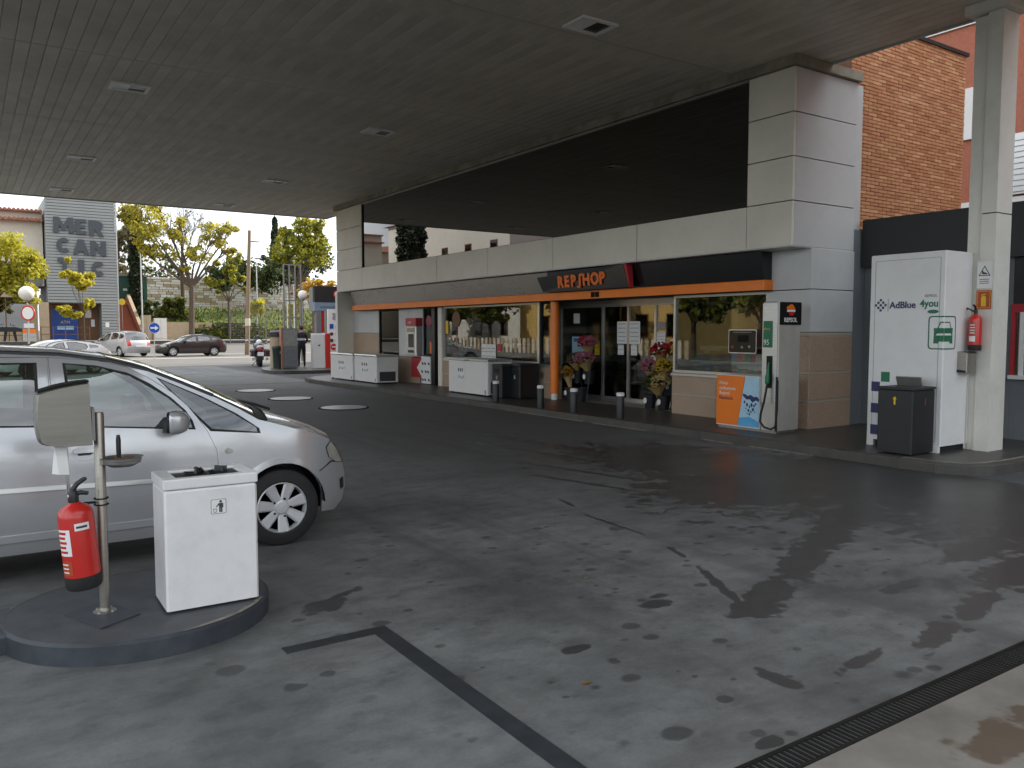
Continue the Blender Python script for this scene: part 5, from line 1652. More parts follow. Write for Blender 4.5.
MPV = dict(front=.625, rear=-3.40, fx=.02, fk=.26, rx=-2.9, rk=.12,
    wz=[.15, .22, .32, .42, .55, .62, .66, .80, .93, 1.0, 1.08, 1.25, 1.42, 1.52, 1.62], ww=[.76, .80, .828, .838, .845, .846, .838, .832, .818, .800, .775, .715, .655, .60, .52],
    edge=[(.50, .20), (.59, .27), (.622, .38), (.615, .50), (.585, .60), (.52, .72), (.43, .815), (.30, .875), (.12, .93), (-.05, .985), (-.17, 1.02),
          (-.31, 1.11), (-.49, 1.21), (-.71, 1.315), (-.92, 1.41), (-1.18, 1.485), (-1.5, 1.535), (-1.85, 1.555), (-2.4, 1.55), (-2.85, 1.50), (-3.05, 1.40),
          (-3.25, 1.02), (-3.36, .86), (-3.39, .60), (-3.37, .42), (-3.28, .22)],
    i_hood=6, i_cowl=10, i_roof0=15, i_roof1=19, i_belt_r=21,
    win_f=[(-1.485, 1.485), (-1.27, 1.462), (-1.07, 1.405), (-.93, 1.325), (-.79, 1.215), (-.70, 1.12), (-.655, 1.04), (-.64, .975), (-1.46, 1.045)],
    win_r=[(-1.64, 1.49), (-1.645, 1.055), (-2.34, 1.09), (-2.40, 1.28), (-2.33, 1.45), (-2.0, 1.495)],
    win_q=[(-.885, 1.37), (-.57, 1.215), (-.33, 1.075), (-.17, .955), (-.16, .915), (-.535, .955)],
    win_rq=[(-2.50, 1.11), (-2.94, 1.15), (-3.0, 1.28), (-2.86, 1.41), (-2.46, 1.45)],
    door_f=[(-1.57, 1.525), (-1.568, 1.30), (-1.49, 1.0), (-1.49, .34), (-.51, .34), (-.485, .60), (-.495, .81), (-.555, .955), (-.615, 1.055), (-.68, 1.15), (-.78, 1.255), (-.94, 1.37), (-1.08, 1.45), (-1.27, 1.50)],
    door_r=[(-1.576, 1.525), (-1.576, 1.30), (-1.498, 1.0), (-1.498, .34), (-2.17, .34), (-2.22, .60), (-2.33, .76), (-2.42, .93), (-2.44, 1.1), (-2.47, 1.30), (-2.40, 1.50), (-2.0, 1.535)],
    wb=-2.63, wr=.305, arch=.352, bump_seam=[(.30, .555), (.44, .625), (.585, .602)], head=[(.445, .795), (.40, .745), (.425, .665), (.50, .618), (.572, .605), (.515, .715)], sill=.335)
HATCH = dict(front=.80, rear=-3.46, fx=.15, fk=.30, rx=-2.8, rk=.16,
    wz=[.15, .25, .4, .6, .8, .92, 1.0, 1.2, 1.33, 1.45], ww=[.78, .84, .875, .88, .86, .83, .79, .68, .61, .52],
    edge=[(.66, .20), (.77, .27), (.798, .40), (.775, .56), (.70, .67), (.55, .74), (.42, .775), (.2, .82), (0, .86), (-.2, .90), (-.34, .93),
          (-.55, 1.05), (-.75, 1.16), (-.95, 1.26), (-1.15, 1.325), (-1.35, 1.36), (-1.7, 1.385), (-2.1, 1.375), (-2.6, 1.31), (-2.95, 1.22), (-3.1, 1.13),
          (-3.32, .95), (-3.42, .82), (-3.45, .6), (-3.42, .35), (-3.32, .22)],
    i_hood=6, i_cowl=10, i_roof0=15, i_roof1=19, i_belt_r=21,
    win_f=[(-1.50, 1.325), (-1.25, 1.28), (-1.05, 1.19), (-.85, 1.07), (-.70, .955), (-1.49, .98)],
    win_r=[(-1.60, 1.33), (-1.60, .985), (-2.30, 1.02), (-2.42, 1.12), (-2.38, 1.24), (-2.0, 1.325)],
    win_q=None, win_rq=[(-2.50, 1.06), (-2.80, 1.09), (-2.88, 1.14), (-2.75, 1.19), (-2.48, 1.22)],
    door_f=[(-1.55, 1.36), (-1.55, .98), (-1.52, .8), (-1.52, .33), (-.52, .33), (-.50, .60), (-.52, .82), (-.60, .93), (-.80, 1.09), (-1.0, 1.215), (-1.22, 1.315)],
    door_r=[(-1.558, 1.36), (-1.558, .98), (-1.528, .8), (-1.528, .33), (-2.17, .33), (-2.20, .58), (-2.35, .75), (-2.42, .9), (-2.47, 1.10), (-2.42, 1.26), (-2.05, 1.355)],
    wb=-2.60, wr=.315, arch=.36, bump_seam=[(.33, .50), (.50, .60), (.76, .60)], head=[(.62, .70), (.40, .76), (.38, .70), (.55, .62), (.735, .61)], sill=.31)

def build_car(spec, root, paint, detail=True, step=.12):
    c = Car(spec, root, paint, step, detail)
    p = spec
    E_ = p['edge']
    ar = p['arch']; wr = p['wr']
    arch = lambda cx, a0, a1, n_=14: [(cx + ar * math.cos(R(a0 + (a1 - a0) * i / n_)), wr + .01 + ar * math.sin(R(a0 + (a1 - a0) * i / n_))) for i in range(n_ + 1)]
    low = p['sill']
    df, dr_ = p['door_f'], p['door_r']
    # side body shell (fenders, pillars, sill, rear quarter): outline with doors and glass cut out
    outline = [(ar * -1.0, .20)] + arch(0, 180, 0) + [(ar, .21)] + E_[0:] + [(p['wb'] - ar, .21)] + arch(p['wb'], 180, 0) + [(p['wb'] + ar, .20)]
    outline = [(-ar, .20)] + [q_ for q_ in arch(0, 180, 0)][1:-1] + [(ar, .22)] + E_ + [(p['wb'] - ar, .22)] + [q_ for q_ in arch(p['wb'], 180, 0)][1:-1] + [(p['wb'] + ar, .20)]
    outline = [(x, z) for x, z in outline]
    def shrink(poly, d):
        cx_ = sum(q_[0] for q_ in poly) / len(poly); cz_ = sum(q_[1] for q_ in poly) / len(poly)
        out = []
        for x, z in poly:
            v = Vector((x - cx_, z - cz_)); l = v.length
            out.append((cx_ + v.x * (l - d) / l, cz_ + v.y * (l - d) / l))
        return out
    head = p['head']
    holes = [df, dr_, p['win_rq']]
    if p['win_q']: holes.append(p['win_q'])
    body = c.side('body', outline, c.paint, holes, skirt=.03, step=step)
    doors = {}
    for nm, poly, wn_ in (('front_door', df, p['win_f']), ('rear_door', dr_, p['win_r'])):
        d_ = c.side('door', shrink(poly, .0035), c.paint, [wn_], skirt=.03, step=step)
        doors[nm] = d_
        c.side('window_glass', shrink(wn_, .004), 'win_car', parent=d_, off=-.012, skirt=0, step=step)
        # black rubber surround
        ins = shrink(wn_, .022)
        c.side('window_seal', shrink(wn_, .0005), 'rubber', [ins], parent=d_, off=-.006, skirt=.004, step=step)
    for key in ('win_q', 'win_rq'):
        if p[key]:
            c.side('quarter_glass', shrink(p[key], .004), 'win_car', parent=body, off=-.010, skirt=0, step=step)
            c.side('window_seal', shrink(p[key], .0005), 'rubber', [shrink(p[key], .022)], parent=body, off=-.005, skirt=.004, step=step)
    # headlamps, bumper seam, strips
    c.side('headlight', head, 'lamp_clear', off=.006, skirt=.012, step=.06)
    hc_ = (sum(q_[0] for q_ in head) / len(head), sum(q_[1] for q_ in head) / len(head))
    c.side('headlight_seal', [(hc_[0] + (x - hc_[0]) * 1.12, hc_[1] + (z - hc_[1]) * 1.09) for x, z in head], 'black', off=.003, skirt=.006, step=.06)
    # side strip, sill strip
    if detail:
        c.side('side_strip', [(-1.48, .655), (-1.48, .625), (-.515, .598), (-.515, .628)], 'alu', parent=doors['front_door'], off=.012, skirt=.012, step=.2)
        c.side('side_strip', [(-2.20, .672), (-2.18, .642), (-1.505, .628), (-1.505, .658)], 'alu', parent=doors['rear_door'], off=.012, skirt=.012, step=.2)
        c.side('sill_trim', [(-2.20, .345), (-2.20, .295), (-.40, .295), (-.40, .345)], 'car_pale', parent=body, off=.012, skirt=.02, step=.3)
        c.side('bumper_seam', [(.295, .553), (.305, .567), (.44, .637), (.585, .612), (.585, .60), (.445, .623)], 'black', parent=body, off=.003, skirt=.004, step=.08)
        c.side('bumper_strip', [(.585, .47), (.60, .38), (.56, .37), (.55, .46)], 'black', parent=body, off=.012, skirt=.012, step=.08)
        # arch lip
        lip = [(q_[0], q_[1]) for q_ in arch(0, 176, 25)]
        lip2 = [(x * 1.16, wr + .01 + (z - wr - .01) * 1.14) for x, z in reversed(lip)]
        c.side('arch_lip', lip + lip2, c.paint, parent=body, off=.010, skirt=.012, step=.08)
        c.side('indicator', circle(.028, 14, -.41, .80, sy=.75), 'lamp_clear', parent=body, off=.008, skirt=.01, step=.06)
        # handles
        for nm, hx, hz in (('front_door', -1.38, .865), ('rear_door', -2.24, .90)):
            c.side('handle_cup', circle(.085, 18, hx, hz, sy=.62), 'car_pale', parent=doors[nm], off=.002, skirt=.004, step=.06)
            c.side('handle', round_poly([(hx - .075, hz + .028), (hx - .075, hz + .002), (hx + .08, hz + .002), (hx + .08, hz + .028)], .012), c.paint, parent=doors[nm], off=.028, skirt=.03, step=.06)
            c.side('handle_slot', [(hx - .05, hz - .002), (hx - .045, hz - .018), (hx + .03, hz - .018), (hx + .05, hz - .002)], 'black', parent=doors[nm], off=.0035, skirt=.004, step=.06)
    # tops
    sm = lambda x, a, c_: min(1, max(0, (x - a) / (c_ - a)))
    ih, ic, r0, r1, ib = p['i_hood'], p['i_cowl'], p['i_roof0'], p['i_roof1'], p['i_belt_r']
    fx_ = lambda x, z: (.16 + .0 * x, .0)
    c.strip('front_bumper', E_[0:5], c.paint, lambda x, z: (.15, 0))
    c.strip('grille', E_[4:ih + 1], 'black', lambda x, z: (.15 - .02 * sm(z, .6, .8), .015 * sm(z, .6, .8)), t0=-.55, t1=.55)
    for (a, d) in ((-1, -.55), (.55, 1)):
        c.strip('headlight', E_[4:ih + 1], 'lamp_clear', lambda x, z: (.15 - .02 * sm(z, .6, .8), .015 * sm(z, .6, .8)), t0=a, t1=d, nt=5)
    hd = lambda x, z: (.13 * sm(x, -.2, .43) + .10 * (1 - sm(x, -.2, .43)), .015 + .045 * sm(-x, -.43, .2))
    c.strip('bonnet', E_[ih:ic + 1], c.paint, hd)
    ws = lambda x, z: (.10 * sm(z, 1.5, 1.0), .06)
    c.strip('windscreen', E_[ic:r0 + 1], 'win_car', ws)
    if detail:
        c.strip('windscreen_pillar', E_[ic:r0 + 1], 'black', ws, t0=-1, t1=-.90, nt=2, off=.004)
        c.strip('windscreen_pillar', E_[ic:r0 + 1], 'black', ws, t0=.90, t1=1, nt=2, off=.004)
        c.strip('cowl', [(-.10, 1.0), (-.19, 1.03)], 'black', lambda x, z: (.105, .06), off=.006)
        wp_ = MB(); wp_.tube([(.02, -.45, 1.065), (-.02, -.15, 1.085), (-.04, .25, 1.09)], .012, 6); wp_.obj('wiper', 'black', root)
    c.strip('roof', E_[r0:r1 + 1], c.paint, lambda x, z: (0, .055))
    rw = lambda x, z: (-.05 - .03 * sm(z, 1.5, .9), .05 * sm(z, .9, 1.5))
    c.strip('rear_window', E_[r1:ib + 1], 'win_car', rw)
    c.strip('tailgate', E_[ib:ib + 3], c.paint, lambda x, z: (-.09, 0))
    c.strip('rear_bumper', E_[ib + 2:], c.paint, lambda x, z: (-.10, 0))
    for (a, d) in ((-1, -.72), (.72, 1)):
        c.strip('tail_light', [E_[ib], E_[ib + 1], (E_[ib + 2][0], E_[ib + 2][1] + .08)], 'lamp_red', lambda x, z: (-.105, 0), t0=a, t1=d, nt=3)
    b_ = MB(); x_ = p['rear'] - .085; b_.box(x_ - .02, x_, -.26, .26, .62, .73); b_.obj('number_plate', 'paper', root)
    # roof rails dark edge
    rr_ = MB()
    for sd in (-1, 1):
        pts_ = [(x, sd * (c.hw(x, z) - .005), z + .008) for x, z in E_[ic + 2:r1 + 1]]
        rr_.tube(pts_, .014, 6)
    rr_.obj('roof_trim', 'black', root)
    # underbody, inner floor, seats, dash
    u = MB()
    u.box(p['wb'] + ar + .02, -ar - .02, -.76, .76, .19, .34)
    u.box(-ar, ar, -.50, .50, .22, .70); u.box(p['wb'] - ar, p['wb'] + ar, -.50, .50, .22, .75)
    u.box(ar, p['front'] - .15, -.55, .55, .22, .55); u.box(p['rear'] + .12, p['wb'] - ar, -.6, .6, .22, .7)
    u.obj('underbody', 'black', root)
    # arch liners
    al = MB()
    for cx_ in (0, p['wb']):
        for sd in (-1, 1):
            n_ = 16
            vs_ = []
            for i in range(n_ + 1):
                a = PI * i / n_
                for yy in (.50, c.hw(cx_, .5) - .022):
                    vs_.append((cx_ + (ar + .003) * math.cos(a), sd * yy, wr + .01 + (ar + .003) * math.sin(a)))
            al.add(vs_, [(2 * i, 2 * i + 1, 2 * i + 3, 2 * i + 2) for i in range(n_)])
    al.obj('arch_liner', 'black', root)
    zs = 1.0 if spec is MPV else .92
    def seat(x, y):
        s2 = MB()
        s2.bbox(x - .24, x + .24, y - .24, y + .24, .34, .60 * zs, .05)
        T = Matrix.Translation((x - .24, y, .56)) @ Matrix.Rotation(R(-12), 4, 'Y')
        s2.bbox(-.07, .07, -.23, .23, 0, .56 * zs, .05, T=T)
        s2.bbox(-.045, .045, -.12, .12, .60 * zs, .76 * zs, .04, T=T)
        s2.obj('seat', 'seat_cloth', root)
    for y in (-.37, .37): seat(-1.25, y)
    for y in (-.4, .4): seat(-2.15, y)
    d_ = MB(); d_.prism([(-.12, .60), (-.12, .88 * zs), (-.45, .95 * zs), (-.68, .90 * zs), (-.70, .70), (-.5, .60)], 1.30, frame((0, .65, 0), (1, 0, 0), (0, 0, 1))); d_.obj('dashboard', 'black', root)
    sw_ = MB(); Ts = Matrix.Translation((-.80, .37, .93 * zs)) @ Matrix.Rotation(R(65), 4, 'Y')
    pts_ = [tuple(Ts @ Vector((.185 * math.cos(a), .185 * math.sin(a), 0))) for a in np.linspace(0, 2 * PI, 25)]
    sw_.tube(pts_, .016, 8); sw_.obj('steering_wheel', 'black', root)
    # mirrors
    zt = 1.0 if spec is MPV else .95
    for sd in (-1, 1):
        x_ = -.79 if spec is MPV else -.72
        y_ = sd * (c.hw(x_, zt) + .0)
        T_ = Matrix.Translation((x_, y_ + sd * .125, zt - .035)) @ Matrix.Rotation(R(-14 * -sd), 4, 'Z')
        m_ = MB()
        prof_ = rrect(.235, .165, .05, 4)
        rings_ = []
        for (dx_, k_) in ((-.05, .93), (-.035, 1.0), (.01, .97), (.05, .80), (.075, .5), (.083, .2)):
            rings_.append([tuple(T_ @ Vector((dx_, q_[0] * k_, .085 + q_[1] * k_))) for q_ in prof_])
        n_ = len(prof_)
        fs_ = [tuple(range(n_))]
        for r_ in range(5):
            for i in range(n_):
                j = (i + 1) % n_
                fs_.append((r_ * n_ + i, r_ * n_ + j, (r_ + 1) * n_ + j, (r_ + 1) * n_ + i))
        fs_.append(tuple(reversed(range(5 * n_, 6 * n_))))
        m_.add([q_ for r_ in rings_ for q_ in r_], fs_)
        mo = m_.obj('door_mirror', c.paint, root, smooth=True)
        m_ = MB(); m_.prism([(q_[0] * .9, q_[1] * .86) for q_ in prof_], .016, T_ @ Matrix.Translation((-.052, 0, .085)) @ frame((0, 0, 0), (0, -1, 0), (0, 0, 1)))
        m_.add([(x_ - .10, y_ - sd * .02, zt - .04), (x_ + .10, y_ - sd * .02, zt - .04), (x_ + .06, y_ + sd * .09, zt - .01), (x_ - .05, y_ + sd * .09, zt - .01), (x_ - .06, y_ - sd * .03, zt + .05), (x_ + .06, y_ - sd * .03, zt + .05), (x_ + .03, y_ + sd * .09, zt + .06), (x_ - .03, y_ + sd * .09, zt + .06)],
               [(0, 1, 2, 3), (4, 7, 6, 5), (0, 4, 5, 1), (1, 5, 6, 2), (2, 6, 7, 3), (3, 7, 4, 0)])
        m_.obj('mirror_arm', 'black', mo)
        for cx_ in (0, p['wb']): c.wheel(cx_, sd, wr, 7 if detail else 6)

mv = thing('parked_car', 'silver people carrier parked beside the kerb island, front wheel behind the white bin', 'car', (2.05, 7.145, 0.004), 0)
build_car(MPV, mv, 'car_silver', True, .09)

# ------------------------------------------------------------------ cars on the street
wc = thing('parked_car', 'white hatchback standing behind the silver car, seen over its roof', 'car', (1.55, 35.6, 0.004), R(206))
build_car(HATCH, wc, 'car_white', False, .2)
wc.scale = (1, 1, .94)
dc = thing('parked_car', 'dark brown hatchback on the street in front of the bare tree', 'car', (11.1, 56.6, zg(56.6) + .004), R(183))
build_car(HATCH, dc, 'car_brown', False, .2)
sv_ = thing('parked_car', 'pale silver estate car seen from behind beside the brick stairs', 'car', (7.95, 59.8, zg(59) + .004), R(111))
build_car(MPV, sv_, 'car_pale', False, .2)
sv_.scale = (1.06, 1.06, 1.02)

# ------------------------------------------------------------------ grey tower building with letters
mb_ = thing('tower_building', 'grey slatted tower facade carrying big dark letters', 'building', (8.2, 78, 0.8), world=True)
def bpart(name, mat, x0, x1, y0, y1, z0, z1, parent, **kw):
    return MB().box(x0, x1, y0, y1, z0, z1).obj(name, mat, parent, **kw)
bpart('core', 'siding_d', 5.72, 10.68, 75.06, 83, 3.95, 12.3, mb_)
bpart('core_side', 'siding_d', 9.52, 10.68, 75.06, 83, .8, 3.945, mb_)
z = 3.95
while z < 12.25:
    bpart('slat', 'siding', 5.66, 10.74, 74.98, 75.055, z, z + .19, mb_)
    z += .24
z = .85
while z < 3.85:
    bpart('slat', 'siding', 9.50, 10.74, 74.98, 75.055, z, z + .19, mb_)
    z += .24
bpart('corner_trim', 'alu', 10.745, 10.84, 74.96, 75.2, .8, 12.28, mb_)
bpart('roof_trim', 'alu', 5.6, 10.74, 74.96, 75.2, 12.28, 12.36, mb_)
bpart('recess_wall', 'wood', 5.72, 9.5, 77.0, 77.2, .8, 3.94, mb_)
bpart('recess_soffit', 'siding_d', 5.72, 9.5, 75.06, 77, 3.9, 3.945, mb_)
bpart('side_pier', 'tan', 5.05, 5.70, 74.95, 75.6, .8, 3.94, mb_)
def arc(cx, cy, r0, r1, a0, a1, n=16, sy=1.0):
    return circle(r1, n, cx, cy, R(a0), R(a1), sy) + circle(r0, n, cx, cy, R(a1), R(a0), sy)
GLYPH = {
 'M': [[(0, 0), (.03, 1), (.28, 1), (.5, .5), (.72, 1), (.97, 1), (1, 0), (.74, 0), (.72, .52), (.56, .12), (.44, .12), (.28, .52), (.26, 0)]],
 'E': [[(0, 0), (0, 1), (1, 1), (1, .77), (.42, .77), (.42, .62), (.9, .62), (.9, .40), (.42, .40), (.42, .24), (1, .24), (1, 0)]],
 'R': [[(0, 0), (0, 1), (.55, 1), (.78, .97), (.93, .86), (.96, .70), (.9, .54), (.74, .44), (1, 0), (.66, 0), (.45, .38), (.34, .38), (.34, 0)]],
 'C': [arc(.5, .5, .20, .5, 42, 318, 22)],
 'A': [[(0, 0), (.33, 1), (.67, 1), (1, 0), (.69, 0), (.63, .20), (.37, .20), (.31, 0)]],
 'N': [[(0, 0), (0, 1), (.30, 1), (.68, .46), (.68, 1), (1, 1), (1, 0), (.70, 0), (.32, .54), (.32, 0)]],
 'T': [[(.34, 0), (.34, .74), (0, .74), (0, 1), (1, 1), (1, .74), (.66, .74), (.66, 0)]],
 'I': [[(0, 0), (0, 1), (1, 1), (1, 0)]]}
def letter(ch, x0, x1, z0, z1):
    b_ = MB()
    for poly in GLYPH[ch]:
        b_.prism([(p[0] * (x1 - x0), p[1] * (z1 - z0)) for p in poly], .14, FY(x0, 74.97, z0))
    if ch == 'R': pass
    b_.obj('letter', 'letter_grey', mb_)
for a_ in (('M', 6.2, 7.68, 9.52, 10.75), ('E', 7.80, 8.55, 9.45, 10.68), ('R', 8.75, 9.82, 9.38, 10.60), ('C', 6.40, 7.40, 7.90, 9.12), ('A', 7.55, 8.70, 7.85, 9.05), ('N', 8.82, 9.95, 7.78, 9.0),
           ('T', 6.45, 7.38, 6.28, 7.48), ('I', 7.88, 8.32, 6.25, 7.42), ('C', 8.85, 9.85, 6.12, 7.32)): letter(*a_)
bt = thing('cash_booth', 'blue cash booth panel in the dark recess under the grey tower', 'booth', (7, 76.8, .8), world=True)
bpart('panel', 'win_far_blue', 6.0, 7.95, 76.85, 76.98, .95, 3.45, bt)
bpart('head_light', 'paper', 6.9, 7.2, 76.83, 76.848, 2.9, 3.05, bt)
bpart('screen', 'lightblue', 6.4, 7.6, 76.82, 76.848, 1.75, 2.05, bt)
text('ATM', .34, 'yellow', bt, FY(6.65, 76.84, 2.25))
for k, (x, w_, z0, z1, lab) in enumerate(((8.5, .45, 2.75, 3.4, 'white square sheet on the recess wall of the grey tower'), (8.92, .28, 2.0, 2.6, 'narrow white sheet low on the recess wall of the grey tower'), (9.75, .28, 1.95, 2.35, 'small white notice on the grey slats beside the recess'))):
    MB().box(x, x + w_, 76.95 if k < 2 else 74.94, 76.985 if k < 2 else 74.975, z0, z1).obj('wall_notice', 'paper', label=lab, cat='notice')
def railing(name, lab, x0, x1, y, z0, h_, n_, mk='wood', grp=None):
    t = thing(name, lab, 'railing', ((x0 + x1) / 2, y, z0), world=True, group=grp)
    for k in range(n_):
        x = x0 + (x1 - x0) * k / (n_ - 1)
        MB().box(x - .03, x + .03, y - .03, y + .03, z0, z0 + h_).obj('post', mk, t)
    for zz in (.45, .95):
        MB().box(x0, x1, y - .02, y + .02, z0 + h_ * zz - .025, z0 + h_ * zz + .025).obj('rail', mk, t)
railing('railing', 'brown railing in front of the blue cash booth', 5.0, 8.4, 73.6, .86, 1.15, 5)
railing('railing', 'brown railing before the restaurant window at far left', 2.0, 4.6, 73.4, .86, 1.0, 4)

# restaurant building at far left
rb = thing('restaurant_building', 'cream building with terracotta eaves left of the grey tower', 'building', (0, 80, .8), world=True)
bpart('wall', 'plaster', -14, 5.6, 77, 88, 5.3, 11.3, rb)
bpart('beam', 'tan', -14, 5.04, 76.9, 77.4, 4.35, 5.295, rb)
bpart('pier', 'tan', 4.55, 5.04, 76.9, 77.4, .8, 4.345, rb)
bpart('pier', 'tan', -3.4, -2.9, 76.9, 77.4, .8, 4.345, rb)
bpart('plinth_wall', 'tan', -2.895, 4.545, 76.95, 77.4, .8, 1.75, rb)
bpart('window', 'win_far', -2.895, 4.545, 77.1, 77.15, 1.755, 4.345, rb)
bpart('inner_wall', 'dark_wall', -3, 5, 81, 81.1, .8, 4.3, rb)
for x in (-1, 1.0, 2.8): bpart('mullion', 'wood', x, x + .08, 77.0, 77.09, 1.755, 4.345, rb)
for (z, y0) in ((11.3, 76.5), (10.55, 76.3)):
    for k in range(64):
        x = -14 + k * .307
        MB().lathe([(.13, 0), (.10, .6)], frame((x + .15, y0, z + .0), (1, 0, 0), (0, .3, 1)) @ Matrix.Rotation(R(90), 4, 'X') @ Matrix.Scale(-1, 4, (0, 0, 1)) if False else frame((x + .15, y0, z), (1, 0, 0), (0, -.25, 1)) @ Matrix.Scale(-1, 4, (0, 0, 1)), 6).obj('roof_tile', 'tile', rb) if x > 2.0 else None
    bpart('eave', 'tile', -14, 5.6, y0 + .1, 77, z - .08, z + .04, rb)
sb = thing('shop_signboard', 'long grey signboard with faint pale lettering over the restaurant', 'sign', (1, 76.9, 5.4), world=True)
bpart('board', 'siding_d', -3, 5.4, 76.8, 76.98, 5.4, 7.1, sb)
text('RESTAURANT', .62, 'print_grey', sb, FY(1.2, 76.79, 5.75))
tb = thing('terrace_table', 'black folding table by the restaurant front at far left', 'table', (2.9, 72.6, .86))
MB().prism([(-.9, .72), (.9, .72), (.75, .98), (.35, 1.08), (-.4, 1.08), (-.8, .95)], .5, frame((0, .25, 0), (1, 0, 0), (0, 0, 1))).obj('top', 'black', tb)
for x in (-.38, .38):
    MB().tube([(x * .7, 0, .75), (x, 0, 0)], [.11, .08], 8).obj('leg', 'black', tb)
for k, (x, w_, h_, mk, lab) in enumerate(((1.7, .8, .9, 'red_matt', 'red and orange crate stack at the far left of the terrace'), (4.15, .9, .95, 'alu', 'pale crate stack right of the black terrace table'))):
    t = thing('crate_stack', lab, 'crate', (x, 72.6, .86))
    for r_ in range(3):
        MB().box(-w_ / 2, w_ / 2, -.3, .3, r_ * h_ / 3 + .01, (r_ + 1) * h_ / 3 - .01).obj('crate', mk if r_ != 2 else 'orange', t)

# brick stairs, containers, walls, slope
st = thing('brick_stairs', 'flight of red brick steps climbing beside the grey tower', 'stairs', (11.6, 80, .8), world=True)
for k in range(16):
    y0 = 76.2 + k * .42
    bpart('step', 'brick_far', 10.95, 12.5 + .10 * (16 - k) / 16, y0, y0 + .42 if k < 15 else y0 + 1.5, .8, 1.05 + k * .205, st)
b = MB(); b.prism([(76.0, .8), (83.4, .8), (83.4, 4.9), (82.6, 4.9), (76.0, 1.7)], .22, frame((12.62, 0, 0), (0, 1, 0), (0, 0, 1))); b.obj('side_wall', 'brick_far', st)
b = MB(); b.prism([(76.0, 1.705), (82.6, 4.905), (82.6, 5.0), (76.0, 1.8)], .28, frame((12.59, 0, 0), (0, 1, 0), (0, 0, 1))); b.obj('coping', 'tan', st)
gc = thing('site_container', 'dark green site container at the top of the brick stairs', 'container', (12.7, 86, 4.2), world=True)
bpart('body', 'container_green', 12.15, 14.6, 84, 87, 4.0, 6.75, gc)
bpart('roof', 'sidewalk', 12.05, 14.7, 83.9, 87, 6.753, 6.95, gc)
bpart('label', 'paper', 12.5, 12.85, 83.97, 83.998, 5.4, 5.6, gc)
bd_ = thing('blue_door', 'narrow bright blue door panel at the head of the stairs', 'door', (11.85, 83.8, 4.0), world=True)
bpart('panel', 'skyblue', 11.70, 12.04, 83.6, 83.8, 4.2, 6.5, bd_)
MB().prism(circle(.27, 20), .05, FY(11.2, 76.0, 4.1)).obj('yellow_sign', 'yellow', label='round yellow sign at the foot of the brick stairs', cat='sign')
MB().tube([(11.2, 76.04, .8), (11.2, 76.04, 4.3)], .025, 6).obj('sign_pole', 'steel_d', label='thin pole behind the round yellow sign', cat='pole')
hx = [9, 12.75, 16, 20, 24, 28, 34, 44, 70]
def hillz(x, y):
    if y < 77.6: return .5
    t = min(1, (y - 77.6) / 12.0)
    base = 2.2 if x < 18.5 else 1.2
    return base + (3.9 - base) * t + .35 * math.sin(x * .7 + y * .4) * t * (1 - t) * 2
sheet('hillside', [12.9 + i * .8 for i in range(70)], [77.55 + j * .8 for j in range(19)], hillz, 'grass')
# grass tufts on the slope
b = MB()
for _ in range(3800):
    x, y = random.uniform(13, 40), random.uniform(77.7, 90)
    z = hillz(x, y); h_ = random.uniform(.12, .38); a = random.uniform(0, PI); w_ = random.uniform(.06, .16)
    dx, dy = w_ * math.cos(a), w_ * math.sin(a)
    b.add([(x - dx, y - dy, z - .03), (x + dx, y + dy, z - .03), (x + dx * .3 + random.uniform(-.1, .1), y + dy * .3, z + h_)], [(0, 1, 2)], random.choice((0, 0, 1, 2)))
b.obj('grass', ['grass', 'leaf_yg', 'leaf_g'], label='rough grass on the bank above the retaining wall', cat='grass', kind='stuff')
rw_ = thing('retaining_wall', 'low concrete retaining wall behind the dark car', 'wall', (16, 77.3, .8), world=True)
for k in range(5):
    bpart('wall_panel', 'tan' if k < 3 else 'concrete', 12.9 + k * 2.0, 14.88 + k * 2.0, 77.32, 77.54, .7, 2.45 - .02 * k, rw_)
sw2 = thing('stone_wall', 'long pale stone wall across the top of the bank', 'wall', (21, 92, 3.5), world=True)
rowz = 3.2
protos_s = [MB().box(0, 1, -.03, .2, 0, 1).obj('stone', 'plaster' if k == 0 else ('tan' if k == 1 else 'plaster_white'), sw2) for k in range(3)]
used = [False] * 3
cnt = 0
bpart('backing', 'tan', 15.8, 34, 92.12, 92.5, 3.0, 7.15, sw2)
stst = MB()
while rowz < 7.1:
    h_ = random.uniform(.20, .32); x = 15.8 - random.random() * .4
    while x < 34:
        w_ = random.uniform(.4, 1.1)
        k = random.choice((0, 0, 1, 2, 2))
        if 16.5 < x < 26 and rowz > 4.0 and cnt < 285:
            if not used[k]: o = protos_s[k]; used[k] = True
            else: o = protos_s[k].copy(); COL.objects.link(o)
            o.parent = sw2; o.matrix_parent_inverse = Matrix.Translation(-Vector(WORLD[sw2.name]))
            o.location = (x, 92 + random.uniform(-.05, .03), rowz); o.scale = (w_ - .05, 1, h_ - .04)
            cnt += 1
        else:
            stst.box(x, x + w_ - .05, 91.97 + random.uniform(-.04, .03), 92.15, rowz, rowz + h_ - .04, k)
        x += w_
    rowz += h_
stst.obj('stones', ['plaster', 'tan', 'plaster_white'], sw2, kind='stuff')
MB().box(18.6, 19.1, 91.85, 91.93, 4.0, 4.5).obj('wall_vent', 'iron', label='small dark square opening low in the pale stone wall', cat='vent')
